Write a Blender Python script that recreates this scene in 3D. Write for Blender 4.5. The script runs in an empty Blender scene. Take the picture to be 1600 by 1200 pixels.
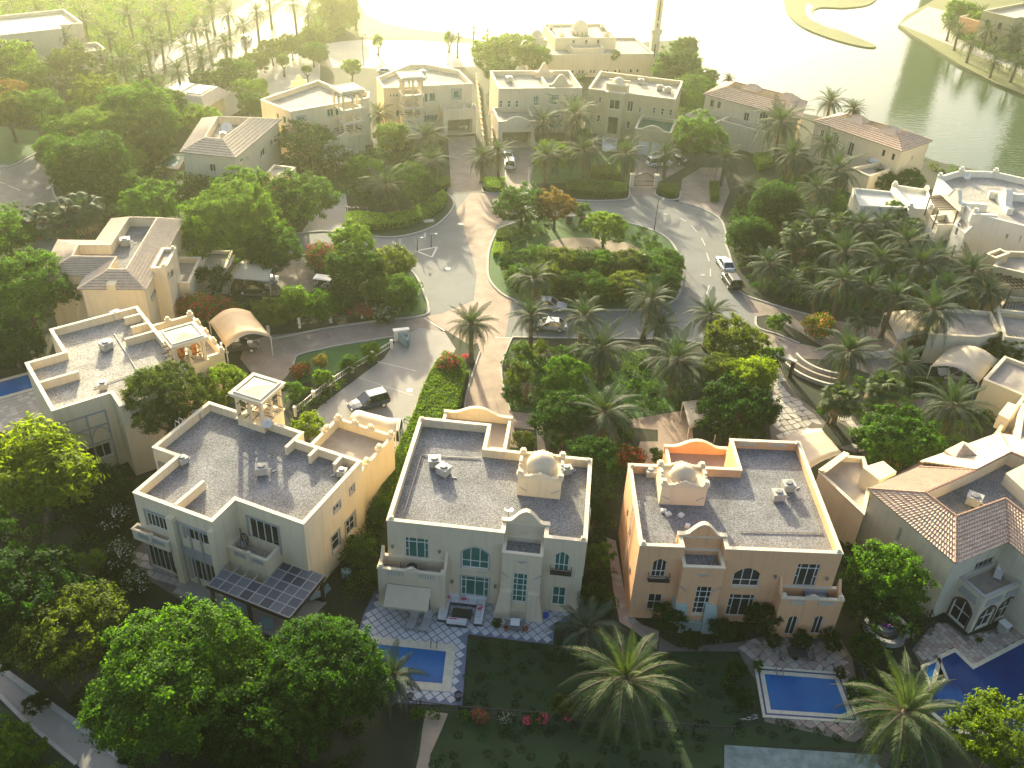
import bpy, bmesh, math, random
from mathutils import Vector, Matrix, noise
from mathutils.geometry import tessellate_polygon, intersect_point_line
R = math.radians
random.seed(11)
S = bpy.context.scene
COL = S.collection
# ---------------------------------------------------------------- camera, sky, sun, exposure
FOC, PITCH, ROLL, HCAM = 1462.0, 34.5, -3.0, 62.0
cam_d = bpy.data.cameras.new('camera'); cam = bpy.data.objects.new('camera', cam_d); COL.objects.link(cam); S.camera = cam
cam_d.sensor_width = 36.0; cam_d.lens = FOC / 1600 * 36; cam_d.clip_start = 1.0; cam_d.clip_end = 9000
_th, _r = R(PITCH), R(ROLL)
_F = Vector((0, math.cos(_th), -math.sin(_th))); _R0 = Vector((1, 0, 0)); _U0 = Vector((0, math.sin(_th), math.cos(_th)))
_R = _R0 * math.cos(_r) - _U0 * math.sin(_r); _U = _U0 * math.cos(_r) + _R0 * math.sin(_r)
_m = Matrix((( _R.x, _U.x, -_F.x, 0), (_R.y, _U.y, -_F.y, 0), (_R.z, _U.z, -_F.z, HCAM), (0, 0, 0, 1)))
cam.matrix_world = _m
CAMP = Vector((0, 0, HCAM))
SUN_AZ, SUN_EL = -15.0, 16.0      # azimuth from +Y (negative = left), elevation
w = bpy.data.worlds.new('World'); S.world = w; w.use_nodes = True
wn = w.node_tree.nodes; wl = w.node_tree.links; wn.clear()
_o = wn.new('ShaderNodeOutputWorld'); _b = wn.new('ShaderNodeBackground'); _s = wn.new('ShaderNodeTexSky')
_s.sky_type = 'NISHITA'; _s.sun_disc = False; _s.sun_elevation = R(SUN_EL); _s.sun_rotation = R(SUN_AZ)
_s.air_density = 0.7; _s.dust_density = 5.0; _s.ozone_density = 0.4
_b.inputs['Strength'].default_value = 0.15
wl.new(_s.outputs[0], _b.inputs[0]); wl.new(_b.outputs[0], _o.inputs[0])
sun_d = bpy.data.lights.new('sun', 'SUN'); sun_d.energy = 4.8; sun_d.angle = R(0.9); sun_d.color = (1.0, 0.89, 0.58)
sun = bpy.data.objects.new('sun', sun_d); COL.objects.link(sun)
_sd = Vector((math.sin(R(SUN_AZ)) * math.cos(R(SUN_EL)), math.cos(R(SUN_AZ)) * math.cos(R(SUN_EL)), math.sin(R(SUN_EL))))
sun.rotation_euler = _sd.to_track_quat('Z', 'Y').to_euler(); sun.location = (0, 0, 300)
S.view_settings.view_transform = 'Standard'; S.view_settings.look = 'None'
S.view_settings.exposure = 1.55; S.view_settings.gamma = 1.0; S.view_settings.use_curve_mapping = False
S.render.engine = 'CYCLES'
S.cycles.use_denoising = True
S.cycles.max_bounces = 8; S.cycles.diffuse_bounces = 3; S.cycles.glossy_bounces = 3; S.cycles.transmission_bounces = 4
S.cycles.transparent_max_bounces = 6; S.cycles.volume_bounces = 1; S.cycles.sample_clamp_indirect = 6.0
S.cycles.caustics_reflective = False; S.cycles.caustics_refractive = False

# ---------------------------------------------------------------- helpers
def G(px, py, z=0.0):
    d = _F * FOC + _R * (px - 800) + _U * (600 - py)
    return CAMP + d * ((z - HCAM) / d.z)
def P(v):
    q = Vector(v) - CAMP; k = q.dot(_F)
    return 800 + FOC * q.dot(_R) / k, 600 - FOC * q.dot(_U) / k
def PXM(v):            # picture pixels per metre at a point
    return FOC / (Vector(v) - CAMP).dot(_F)

class Fr:
    """a building's own frame: origin at its front left corner, x along the front, y to the back"""
    def __init__(s, a, b, z, deg=0):
        A = G(*a, z); B = G(*b, z); s.o = Vector((A.x, A.y)); d = (B - A).xy.normalized(); s.x = d; s.y = Vector((-d.y, d.x))
        s.ang = math.atan2(d.y, d.x)
    def g(s, px, py, z=0):
        q = G(px, py, z).xy - s.o; return (q.dot(s.x), q.dot(s.y))
    def _ray(s, px, py): return G(px, py, 0) - CAMP
    def onY(s, px, py, y0):
        D = s._ray(px, py); c = (CAMP.xy - s.o).dot(s.y); t = (y0 - c) / D.xy.dot(s.y); p = CAMP + D * t
        return ((p.xy - s.o).dot(s.x), p.z)
    def onX(s, px, py, x0):
        D = s._ray(px, py); c = (CAMP.xy - s.o).dot(s.x); t = (x0 - c) / D.xy.dot(s.x); p = CAMP + D * t
        return ((p.xy - s.o).dot(s.y), p.z)
    def w(s, x, y, z=0):
        q = s.o + s.x * x + s.y * y; return Vector((q.x, q.y, z))
    def poly(s, pts, z): return [s.g(a, b, z) for a, b in pts]

def ortho(pts):
    """snap a nearly right-angled outline to right angles"""
    n = len(pts); X = [p[0] for p in pts]; Y = [p[1] for p in pts]
    for i in range(n):
        j = (i + 1) % n
        if abs(pts[i][0] - pts[j][0]) > abs(pts[i][1] - pts[j][1]): m = (pts[i][1] + pts[j][1]) / 2; Y[i] = Y[j] = m
        else: m = (pts[i][0] + pts[j][0]) / 2; X[i] = X[j] = m
    return list(zip(X, Y))
def ccw(p):
    a = sum(p[i][0] * p[(i + 1) % len(p)][1] - p[(i + 1) % len(p)][0] * p[i][1] for i in range(len(p)))
    return list(p) if a > 0 else list(reversed(p))
def inset(p, d):
    """offset of a counter-clockwise outline (positive = inward)"""
    n = len(p); out = []
    for i in range(n):
        a, b, c = Vector(p[i - 1][:2]), Vector(p[i][:2]), Vector(p[(i + 1) % n][:2])
        d1 = (b - a).normalized(); d2 = (c - b).normalized()
        n1 = Vector((-d1.y, d1.x)); n2 = Vector((-d2.y, d2.x)); m = n1 + n2
        k = d / max(0.3, (1 + n1.dot(n2))); out.append((b.x + m.x * k, b.y + m.y * k))
    return out
def smooth(pts, k=6, closed=True):
    n = len(pts); out = []
    rng = range(n) if closed else range(n - 1)
    for i in rng:
        if closed: p = [Vector(pts[(i + j) % n][:2]) for j in (-1, 0, 1, 2)]
        else: p = [Vector(pts[min(max(i + j, 0), n - 1)][:2]) for j in (-1, 0, 1, 2)]
        for q in range(k):
            t = q / k
            v = 0.5 * ((2 * p[1]) + (-p[0] + p[2]) * t + (2 * p[0] - 5 * p[1] + 4 * p[2] - p[3]) * t * t + (-p[0] + 3 * p[1] - 3 * p[2] + p[3]) * t ** 3)
            out.append((v.x, v.y))
    if not closed: out.append(tuple(pts[-1][:2]))
    return out
def gp(pts, z=0): return [tuple(G(a, b, z).xy) for a, b in pts]
def inside(p, poly):
    x, y = p; c = False; n = len(poly)
    for i in range(n):
        x1, y1 = poly[i][:2]; x2, y2 = poly[i - 1][:2]
        if (y1 > y) != (y2 > y) and x < (x2 - x1) * (y - y1) / (y2 - y1) + x1: c = not c
    return c

class MB:
    """collects faces and links them as one mesh object"""
    def __init__(s): s.v = []; s.f = []; s.m = []
    def add(s, vs, fs, m=0):
        k = len(s.v); s.v += [tuple(q) for q in vs]; s.f += [tuple(i + k for i in f) for f in fs]; s.m += [m] * len(fs); return s
    def quad(s, a, b, c, d, m=0): return s.add([a, b, c, d], [(0, 1, 2, 3)], m)
    def box(s, x0, x1, y0, y1, z0, z1, m=0):
        return s.add([(x0, y0, z0), (x1, y0, z0), (x1, y1, z0), (x0, y1, z0), (x0, y0, z1), (x1, y0, z1), (x1, y1, z1), (x0, y1, z1)],
                     [(0, 3, 2, 1), (4, 5, 6, 7), (0, 1, 5, 4), (1, 2, 6, 5), (2, 3, 7, 6), (3, 0, 4, 7)], m)
    def bar(s, a, b, wd, h=None, m=0, up=(0, 0, 1)):
        a = Vector(a); b = Vector(b); h = h or wd; d = (b - a).normalized(); u = Vector(up)
        if abs(d.dot(u)) > .98: u = Vector((1, 0, 0))
        r = d.cross(u).normalized() * wd / 2; u = r.cross(d).normalized() * h / 2
        vs = [p + i * r + j * u for p in (a, b) for i, j in ((-1, -1), (1, -1), (1, 1), (-1, 1))]
        return s.add(vs, [(0, 3, 2, 1), (4, 5, 6, 7), (0, 1, 5, 4), (1, 2, 6, 5), (2, 3, 7, 6), (3, 0, 4, 7)], m)
    def prism(s, poly, z0, z1, m=0, mtop=None, bottom=False):
        poly = ccw(poly); n = len(poly)
        s.add([(x, y, z0) for x, y in poly] + [(x, y, z1) for x, y in poly], [(i, (i + 1) % n, n + (i + 1) % n, n + i) for i in range(n)], m)
        s.cap(poly, z1, m if mtop is None else mtop)
        if bottom: s.cap(poly, z0, m, True)
        return s
    def cap(s, poly, z, m=0, flip=False):
        vs = [Vector((p[0], p[1], p[2] if len(p) > 2 else z)) for p in poly]
        tr = tessellate_polygon([[Vector((v.x, v.y, 0)) for v in vs]]); fs = []
        for a, b, c in tr:
            A, B, Cc = vs[a], vs[b], vs[c]
            up = (B - A).cross(Cc - A).z > 0
            fs.append((a, b, c) if up != flip else (a, c, b))
        return s.add(vs, fs, m)
    def tube(s, pts, r, n=6, m=0, closed=False):
        pts = [Vector(p) for p in pts]; N = len(pts); rs = r if isinstance(r, (list, tuple)) else [r] * N; vs = []
        for i, p in enumerate(pts):
            d = ((pts[min(i + 1, N - 1)] - pts[max(i - 1, 0)]) or Vector((0, 0, 1))).normalized(); u = Vector((0, 0, 1)) if abs(d.z) < .95 else Vector((1, 0, 0))
            a = d.cross(u).normalized(); b = a.cross(d)
            for k in range(n): t = 2 * math.pi * k / n; vs.append(p + (a * math.cos(t) + b * math.sin(t)) * rs[i])
        fs = [(i * n + k, i * n + (k + 1) % n, (i + 1) * n + (k + 1) % n, (i + 1) * n + k) for i in range(N - 1) for k in range(n)]
        fs += [tuple(range(n - 1, -1, -1)), tuple((N - 1) * n + k for k in range(n))]
        return s.add(vs, fs, m)
    def lathe(s, prof, c=(0, 0, 0), n=16, m=0, sx=1, sy=1):
        vs = []; N = len(prof)
        for r, z in prof:
            for k in range(n): t = 2 * math.pi * k / n; vs.append((c[0] + r * math.cos(t) * sx, c[1] + r * math.sin(t) * sy, c[2] + z))
        fs = [(i * n + k, i * n + (k + 1) % n, (i + 1) * n + (k + 1) % n, (i + 1) * n + k) for i in range(N - 1) for k in range(n)]
        fs += [tuple(range(n - 1, -1, -1)), tuple((N - 1) * n + k for k in range(n))]
        return s.add(vs, fs, m)
    def mesh(s, name, mats):
        me = bpy.data.meshes.new(name); me.from_pydata(s.v, [], s.f)
        for m in (mats if isinstance(mats, (list, tuple)) else [mats]): me.materials.append(m)
        if any(s.m): me.polygons.foreach_set('material_index', s.m)
        me.update(); return me
    def build(s, name, mats, parent=None, smooth=False, loc=None):
        me = s.mesh(name, mats)
        if smooth: me.polygons.foreach_set('use_smooth', [True] * len(me.polygons)); me.update()
        return link(name, me, parent, loc)
def link(name, me, parent=None, loc=None, rotz=0):
    o = bpy.data.objects.new(name, me); COL.objects.link(o)
    if parent is not None: o.parent = parent
    if loc is not None: o.location = loc
    if rotz: o.rotation_euler = (0, 0, rotz)
    return o
def tag(o, label, cat, group=None):
    o['label'] = label; o['category'] = cat
    if group: o['group'] = group
    return o
def thing(name, label, cat, loc=(0, 0, 0), rotz=0, group=None):
    o = bpy.data.objects.new(name, None); COL.objects.link(o); o.location = loc; o.rotation_euler = (0, 0, rotz); o.empty_display_size = .3
    return tag(o, label, cat, group)
def struct(o): o['kind'] = 'structure'; return o
def stuff(o): o['kind'] = 'stuff'; return o
def copy_tree(o, parent=None):
    c = o.copy(); COL.objects.link(c); c.parent = parent
    for ch in list(o.children):
        d = ch.copy(); COL.objects.link(d); d.parent = c
        for g in list(ch.children): e = g.copy(); COL.objects.link(e); e.parent = d
    return c

# ---------------------------------------------------------------- materials
def mat(name, col, rough=.8, var=.0, vscale=1.0, bump=0., bscale=20., col2=None, metal=0., spec=.5, fine=0., fscale=60., stain=0., trans=0., detail=4, alpha=None, coat=0., objvar=0.):
    m = bpy.data.materials.new(name); m.use_nodes = True; nt = m.node_tree; N = nt.nodes; L = nt.links
    b = N['Principled BSDF']; out = N['Material Output']
    b.inputs['Roughness'].default_value = rough; b.inputs['Metallic'].default_value = metal
    b.inputs['Specular IOR Level'].default_value = spec; b.inputs['Coat Weight'].default_value = coat
    tc = N.new('ShaderNodeNewGeometry'); pos = tc.outputs['Position']
    col2 = col2 or tuple(c * .55 for c in col)
    sock = None
    def nz(scale, det=4, ro=.6):
        t = N.new('ShaderNodeTexNoise'); t.inputs['Scale'].default_value = scale; t.inputs['Detail'].default_value = det; t.inputs['Roughness'].default_value = ro
        L.new(pos, t.inputs['Vector']); return t.outputs['Fac']
    def mix(fac, a, bb):
        x = N.new('ShaderNodeMix'); x.data_type = 'RGBA'
        for s_, v in ((x.inputs[0], fac), (x.inputs[6], a), (x.inputs[7], bb)):
            if hasattr(v, 'links'): L.new(v, s_)
            else: s_.default_value = v if isinstance(v, float) else (*v, 1)
        return x.outputs[2]
    def ramp(sk, lo, hi, top=1.0):
        x = N.new('ShaderNodeMapRange'); x.inputs[1].default_value = lo; x.inputs[2].default_value = hi; x.inputs[4].default_value = top; L.new(sk, x.inputs[0]); return x.outputs[0]
    sock = col
    if var: sock = mix(ramp(nz(vscale, detail), .35, .65, var), sock, col2)
    if stain: sock = mix(ramp(nz(.35, 6, .7), .5, .78, stain), sock, tuple(c * .45 for c in col))
    if name.endswith('_wall'):
        mp_ = N.new('ShaderNodeMapping'); mp_.inputs['Scale'].default_value = (2.6, 2.6, .22); L.new(pos, mp_.inputs[0]); tt = N.new('ShaderNodeTexNoise'); tt.inputs['Scale'].default_value = 1.0; tt.inputs['Detail'].default_value = 5; L.new(mp_.outputs[0], tt.inputs[0]); sock = mix(ramp(tt.outputs['Fac'], .52, .78, .38), sock, tuple(c * k_ for c, k_ in zip(col, (.55, .56, .60))))
    if fine: sock = mix(ramp(nz(fscale, 2, .8), .42, .62, fine), sock, tuple(c * .4 for c in col))
    if objvar:
        oi = N.new('ShaderNodeObjectInfo'); sock = mix(ramp(oi.outputs['Random'], 0, 1, objvar), sock, col2)
    if hasattr(sock, 'links'): L.new(sock, b.inputs['Base Color'])
    else: b.inputs['Base Color'].default_value = (*sock, 1)
    if bump:
        bp = N.new('ShaderNodeBump'); bp.inputs['Strength'].default_value = bump; bp.inputs['Distance'].default_value = .05
        L.new(nz(bscale, 3), bp.inputs['Height']); L.new(bp.outputs[0], b.inputs['Normal'])
    if trans:
        t = N.new('ShaderNodeBsdfTranslucent'); mx = N.new('ShaderNodeMixShader'); mx.inputs[0].default_value = trans
        if hasattr(sock, 'links'):
            mu = N.new('ShaderNodeMix'); mu.data_type = 'RGBA'; mu.blend_type = 'MULTIPLY'; mu.inputs[0].default_value = 1.0
            L.new(sock, mu.inputs[6]); mu.inputs[7].default_value = (2.6, 2.3, .7, 1); L.new(mu.outputs[2], t.inputs[0])
        else: t.inputs[0].default_value = (*[min(1, c * k) for c, k in zip(sock, (2.6, 2.3, .7))], 1)
        L.new(b.outputs[0], mx.inputs[1]); L.new(t.outputs[0], mx.inputs[2]); L.new(mx.outputs[0], out.inputs[0])
    return m
M = {}
def mk(name, *a, **k): M[name] = mat(name, *a, **k); return M[name]
mk('soil', (.10, .085, .055), .95, var=.8, vscale=.5, col2=(.035, .05, .018), fine=.4, fscale=9, bump=.5, bscale=6)
mk('garden', (.012, .024, .009), .95, var=.7, vscale=.8, col2=(.030, .029, .015), fine=.5, fscale=10, bump=.6, bscale=8)
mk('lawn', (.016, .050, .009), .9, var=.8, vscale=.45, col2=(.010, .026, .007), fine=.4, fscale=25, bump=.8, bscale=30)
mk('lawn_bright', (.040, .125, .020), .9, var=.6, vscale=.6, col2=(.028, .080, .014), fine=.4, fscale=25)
mk('lawn_dry', (.16, .17, .05), .9, var=.6, vscale=.2, col2=(.10, .12, .03), fine=.3, fscale=12)
mk('asphalt', (.165, .175, .175), .85, var=.6, vscale=.3, col2=(.12, .13, .13), fine=.35, fscale=30, stain=.35, bump=.15, bscale=40)
mk('concrete', (.30, .28, .25), .85, var=.4, vscale=.4, col2=(.24, .225, .20), stain=.3, fine=.2, fscale=25)
mk('pale_ground', (.50, .46, .38), .9, var=.4, vscale=.2, fine=.15, fscale=12)
mk('sand', (.34, .27, .19), .95, var=.5, vscale=.6, col2=(.24, .19, .13), fine=.3, fscale=15)
mk('kerb', (.42, .41, .37), .85, var=.4, vscale=1.2, fine=.2, fscale=30)
mk('cream_wall', (.79, .655, .43), .85, var=.25, vscale=.5, col2=(.66, .54, .36), stain=.14, fine=.10, fscale=40, bump=.12, bscale=25)
mk('beige_wall', (.66, .55, .375), .85, var=.25, vscale=.5, col2=(.54, .45, .31), stain=.16, fine=.10, fscale=40, bump=.12, bscale=25)
mk('orange_wall', (.77, .43, .215), .85, var=.3, vscale=.5, col2=(.67, .395, .22), stain=.16, fine=.10, fscale=40, bump=.12, bscale=25)
mk('yellow_wall', (.60, .49, .27), .85, var=.25, vscale=.5, stain=.12, fine=.1, fscale=40)
mk('white_wall', (.74, .71, .60), .8, var=.2, vscale=.5, col2=(.66, .63, .52), stain=.1, fine=.08, fscale=40)
mk('grey_wall', (.62, .57, .42), .85, var=.25, vscale=.5, stain=.15, fine=.1, fscale=40)
mk('cream_trim', (.72, .62, .44), .8, var=.2, vscale=.8, stain=.15, fine=.08, fscale=40)
mk('teal_wall', (.34, .42, .37), .85, var=.2, vscale=1)
mk('trim_grey', (.36, .36, .33), .8, var=.2, vscale=1)
mk('frame_white', (.72, .70, .62), .5)
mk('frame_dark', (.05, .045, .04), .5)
mk('glass_teal', (.008, .12, .10), .2, spec=.35, objvar=.6, col2=(.02, .16, .13))
mk('glass_dark', (.008, .018, .022), .2, spec=.35, objvar=.7, col2=(.03, .04, .04))
for k_ in range(3): mk('pergola_glass_%d' % k_, (.06 + .04 * k_, .065 + .04 * k_, .085 + .04 * k_), .5, spec=.25)
mk('terrace', (.40, .35, .29), .9, var=.5, vscale=.9, stain=.5, fine=.2, fscale=30)
mk('tile', (.68, .50, .35), .8, var=.6, vscale=1.6, col2=(.42, .28, .20), fine=.25, fscale=14)
mk('tile_pale', (.70, .56, .40), .8, var=.5, vscale=1.6, col2=(.47, .36, .25), fine=.2, fscale=14)
mk('tile_riser_shade', (.16, .10, .07), .9, var=.4, vscale=4)  # dark riser colour: shade between tile courses painted in
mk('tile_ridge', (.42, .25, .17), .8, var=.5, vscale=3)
mk('canopy', (.62, .53, .38), .7, var=.2, vscale=.8, trans=.12, stain=.15)
mk('canopy_orange', (.72, .53, .30), .7, var=.2, vscale=.8, trans=.12)
mk('metal_white', (.62, .60, .55), .45)
mk('metal_grey', (.22, .22, .21), .45, metal=.6)
mk('metal_black', (.02, .02, .022), .5)
mk('ac_grey', (.40, .39, .35), .6, var=.3, vscale=3)
mk('wood_brown', (.06, .032, .02), .7, var=.5, vscale=4)
mk('bark', (.13, .095, .065), .95, var=.6, vscale=5, fine=.4, fscale=20, bump=.8, bscale=18)
mk('palm_bark', (.17, .13, .09), .95, var=.6, vscale=6, fine=.5, fscale=16, bump=1., bscale=14)
mk('rubber', (.02, .02, .02), .9)
mk('car_glass', (.01, .013, .016), .06, spec=1.)
for n_, c_ in dict(white=(.75, .75, .73), silver=(.42, .43, .43), black=(.012, .012, .014), navy=(.015, .03, .06), graphite=(.05, .055, .06)).items(): mk('paint_' + n_, c_, .3, coat=.3, spec=.5)
mk('lamp_glass', (.6, .58, .5), .2); mk('tail_red', (.35, .02, .015), .25)
mk('pool_water', (.001, .085, .27), .08, var=.6, vscale=.35, col2=(.002, .14, .38), spec=.15, bump=.35, bscale=2.5)
mk('pool_deep', (.001, .020, .11), .08, var=.8, vscale=.25, col2=(.002, .045, .17), spec=.15, bump=.12, bscale=2.5)
mk('pool_teal', (.02, .20, .24), .06, bump=.15, bscale=3)
mk('pool_light', (.17, .24, .225), .6, var=.9, vscale=1.3, col2=(.07, .11, .105), stain=.6, detail=8)
mk('coping', (.60, .56, .42), .8, var=.4, vscale=2, fine=.2, fscale=12)
mk('navy_tile', (.02, .045, .13), .4)
mk('patio_tile', (.50, .52, .52), .7, var=.3, vscale=1.5, objvar=.45, col2=(.42, .42, .40))
mk('stone_joint', (.15, .13, .11), .9, var=.4, vscale=2)
mk('patio_joint', (.13, .155, .22), .8)
mk('stone', (.44, .40, .33), .85, var=.4, vscale=1.4, objvar=.7, col2=(.33, .29, .24), fine=.2, fscale=20)
mk('stone_pink', (.38, .28, .22), .85, var=.5, vscale=1.2, objvar=.7, col2=(.27, .22, .19), fine=.2, fscale=20)
mk('stone_white', (.56, .52, .43), .8, var=.3, vscale=1.2, objvar=.8, col2=(.40, .38, .35), fine=.2, fscale=20)
mk('paver', (.36, .29, .235), .85, var=.5, vscale=.6, col2=(.29, .24, .20), fine=.3, fscale=16, stain=.25)
mk('paver_pink', (.44, .30, .22), .85, var=.5, vscale=.6, col2=(.37, .26, .20), fine=.3, fscale=16, stain=.2)
mk('cushion', (.62, .62, .60), .9); mk('cushion_grey', (.33, .33, .34), .9, var=.3, vscale=3); mk('cushion_pink', (.55, .04, .12), .9)
mk('plastic_navy', (.02, .03, .06), .5); mk('fabric_blue', (.22, .33, .36), .9, var=.3, vscale=3); mk('terracotta', (.36, .10, .05), .8)
mk('flower_pink', (.62, .07, .13), .8, trans=.2); mk('flower_white', (.75, .74, .66), .8, trans=.1); mk('flower_red', (.5, .03, .03), .8, trans=.2)
mk('flower_orange', (.60, .20, .03), .8, trans=.2)
mk('turf_green', (.02, .12, .07), .9)
mk('paint_line', (.62, .60, .52), .8, var=.5, vscale=3, fine=.3, fscale=20)
mk('panel_orange', (.55, .20, .05), .7)
mk('blue_cloth', (.03, .09, .45), .8); mk('purple_cloth', (.30, .03, .35), .8)
def gravel(name, c1, c2, sc=11):
    m = mat(name, c1, .95); nt = m.node_tree; N = nt.nodes; L = nt.links; b = N['Principled BSDF']
    g = N.new('ShaderNodeNewGeometry'); v = N.new('ShaderNodeTexVoronoi'); v.inputs['Scale'].default_value = sc; L.new(g.outputs['Position'], v.inputs[0])
    n = N.new('ShaderNodeTexNoise'); n.inputs['Scale'].default_value = .4; n.inputs['Detail'].default_value = 5; L.new(g.outputs['Position'], n.inputs[0])
    bw = N.new('ShaderNodeRGBToBW'); L.new(v.outputs['Color'], bw.inputs[0])
    r = N.new('ShaderNodeValToRGB'); r.color_ramp.elements[0].color = (*c2, 1); r.color_ramp.elements[1].color = (*[min(1, x * 1.5) for x in c1], 1)
    r.color_ramp.elements[0].position = .2; r.color_ramp.elements[1].position = .85; e = r.color_ramp.elements.new(.55); e.color = (*c1, 1)
    L.new(bw.outputs[0], r.inputs[0])
    x = N.new('ShaderNodeMix'); x.data_type = 'RGBA'; x.blend_type = 'MULTIPLY'; x.inputs[0].default_value = .55; L.new(r.outputs[0], x.inputs[6])
    r2 = N.new('ShaderNodeMapRange'); r2.inputs[1].default_value = .3; r2.inputs[2].default_value = .7; r2.inputs[3].default_value = .45; r2.inputs[4].default_value = 1.2
    L.new(n.outputs['Fac'], r2.inputs[0]); L.new(r2.outputs[0], x.inputs[7]); L.new(x.outputs[2], b.inputs['Base Color'])
    bp = N.new('ShaderNodeBump'); bp.inputs['Strength'].default_value = .7; bp.inputs['Distance'].default_value = .03; L.new(v.outputs['Distance'], bp.inputs['Height']); L.new(bp.outputs[0], b.inputs['Normal'])
    M[name] = m
gravel('gravel', (.205, .208, .215), (.10, .10, .105), 14); gravel('gravel_pale', (.36, .34, .30), (.22, .21, .19))
def brickmat(name, c1, c2, mortar, sc, ang, offs=.5, w_=.5, h_=.25):
    m = mat(name, c1, .85); nt = m.node_tree; N = nt.nodes; L = nt.links; b = N['Principled BSDF']
    g = N.new('ShaderNodeNewGeometry'); mp = N.new('ShaderNodeMapping'); mp.inputs['Rotation'].default_value = (0, 0, ang); L.new(g.outputs['Position'], mp.inputs[0])
    t = N.new('ShaderNodeTexBrick'); t.inputs['Color1'].default_value = (*c1, 1); t.inputs['Color2'].default_value = (*c2, 1); t.inputs['Mortar'].default_value = (*mortar, 1)
    t.inputs['Scale'].default_value = sc; t.inputs['Mortar Size'].default_value = .03; t.offset = offs; t.inputs['Brick Width'].default_value = w_; t.inputs['Row Height'].default_value = h_
    L.new(mp.outputs[0], t.inputs[0])
    n = N.new('ShaderNodeTexNoise'); n.inputs['Scale'].default_value = .5; n.inputs['Detail'].default_value = 6; L.new(g.outputs['Position'], n.inputs[0])
    x = N.new('ShaderNodeMix'); x.data_type = 'RGBA'; x.blend_type = 'MULTIPLY'; x.inputs[0].default_value = .6; L.new(t.outputs[0], x.inputs[6])
    r2 = N.new('ShaderNodeMapRange'); r2.inputs[1].default_value = .35; r2.inputs[2].default_value = .65; r2.inputs[3].default_value = .6; r2.inputs[4].default_value = 1.1
    L.new(n.outputs['Fac'], r2.inputs[0]); L.new(r2.outputs[0], x.inputs[7]); L.new(x.outputs[2], b.inputs['Base Color'])
    M[name] = m
brickmat('brick_paver', (.33, .265, .215), (.27, .22, .185), (.17, .14, .12), 1.6, R(20))
brickmat('brick_pink', (.42, .31, .23), (.37, .27, .205), (.26, .20, .16), 1.6, R(8))
brickmat('brick_road', (.20, .185, .165), (.165, .155, .145), (.11, .10, .095), 1.2, R(35))
def leafmat(name, c1, c2, trans=.42):
    m = bpy.data.materials.new(name); m.use_nodes = True; nt = m.node_tree; N = nt.nodes; L = nt.links; b = N['Principled BSDF']; out = N['Material Output']
    b.inputs['Roughness'].default_value = .7; b.inputs['Specular IOR Level'].default_value = .12
    g = N.new('ShaderNodeNewGeometry'); n = N.new('ShaderNodeTexNoise'); n.inputs['Scale'].default_value = 1.1; n.inputs['Detail'].default_value = 3; L.new(g.outputs['Position'], n.inputs[0])
    oi = N.new('ShaderNodeObjectInfo')
    ad = N.new('ShaderNodeMath'); ad.operation = 'MULTIPLY_ADD'; ad.inputs[1].default_value = .45; L.new(oi.outputs['Random'], ad.inputs[0]); L.new(n.outputs['Fac'], ad.inputs[2])
    sb = N.new('ShaderNodeMapRange'); sb.inputs[1].default_value = .42; sb.inputs[2].default_value = .95; L.new(ad.outputs[0], sb.inputs[0])
    ri = N.new('ShaderNodeMath'); ri.operation = 'MULTIPLY_ADD'; ri.inputs[1].default_value = .5; ri.inputs[2].default_value = -.25; L.new(g.outputs['Random Per Island'], ri.inputs[0])
    ad2 = N.new('ShaderNodeMath'); ad2.use_clamp = True; L.new(ri.outputs[0], ad2.inputs[0]); L.new(sb.outputs[0], ad2.inputs[1])
    x = N.new('ShaderNodeMix'); x.data_type = 'RGBA'; x.inputs[6].default_value = (*c1, 1); x.inputs[7].default_value = (*c2, 1); L.new(ad2.outputs[0], x.inputs[0])
    L.new(x.outputs[2], b.inputs['Base Color'])
    mu = N.new('ShaderNodeMix'); mu.data_type = 'RGBA'; mu.blend_type = 'MULTIPLY'; mu.inputs[0].default_value = 1; mu.inputs[7].default_value = (3.1, 3.2, .55, 1); L.new(x.outputs[2], mu.inputs[6])
    t = N.new('ShaderNodeBsdfTranslucent'); L.new(mu.outputs[2], t.inputs[0])
    mx = N.new('ShaderNodeMixShader'); mx.inputs[0].default_value = trans; L.new(b.outputs[0], mx.inputs[1]); L.new(t.outputs[0], mx.inputs[2]); L.new(mx.outputs[0], out.inputs[0])
    M[name] = m
leafmat('leaf_dark', (.009, .034, .009), (.026, .066, .011))
leafmat('leaf_mid', (.017, .054, .010), (.052, .115, .015))
leafmat('leaf_light', (.042, .095, .012), (.09, .15, .015))
leafmat('leaf_yellow', (.06, .11, .010), (.13, .17, .012))
leafmat('leaf_olive', (.035, .062, .014), (.075, .10, .02))
leafmat('leaf_rust', (.09, .06, .025), (.13, .08, .03))
leafmat('frond', (.022, .046, .034), (.045, .078, .050), .18)
leafmat('frond_bright', (.030, .060, .028), (.065, .095, .036), .22)
leafmat('frond_dead', (.16, .12, .08), (.22, .17, .11), .15)
leafmat('hedge_leaf', (.045, .095, .018), (.09, .14, .02), .3)
leafmat('hedge_bright', (.11, .21, .018), (.18, .28, .02), .35)
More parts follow.
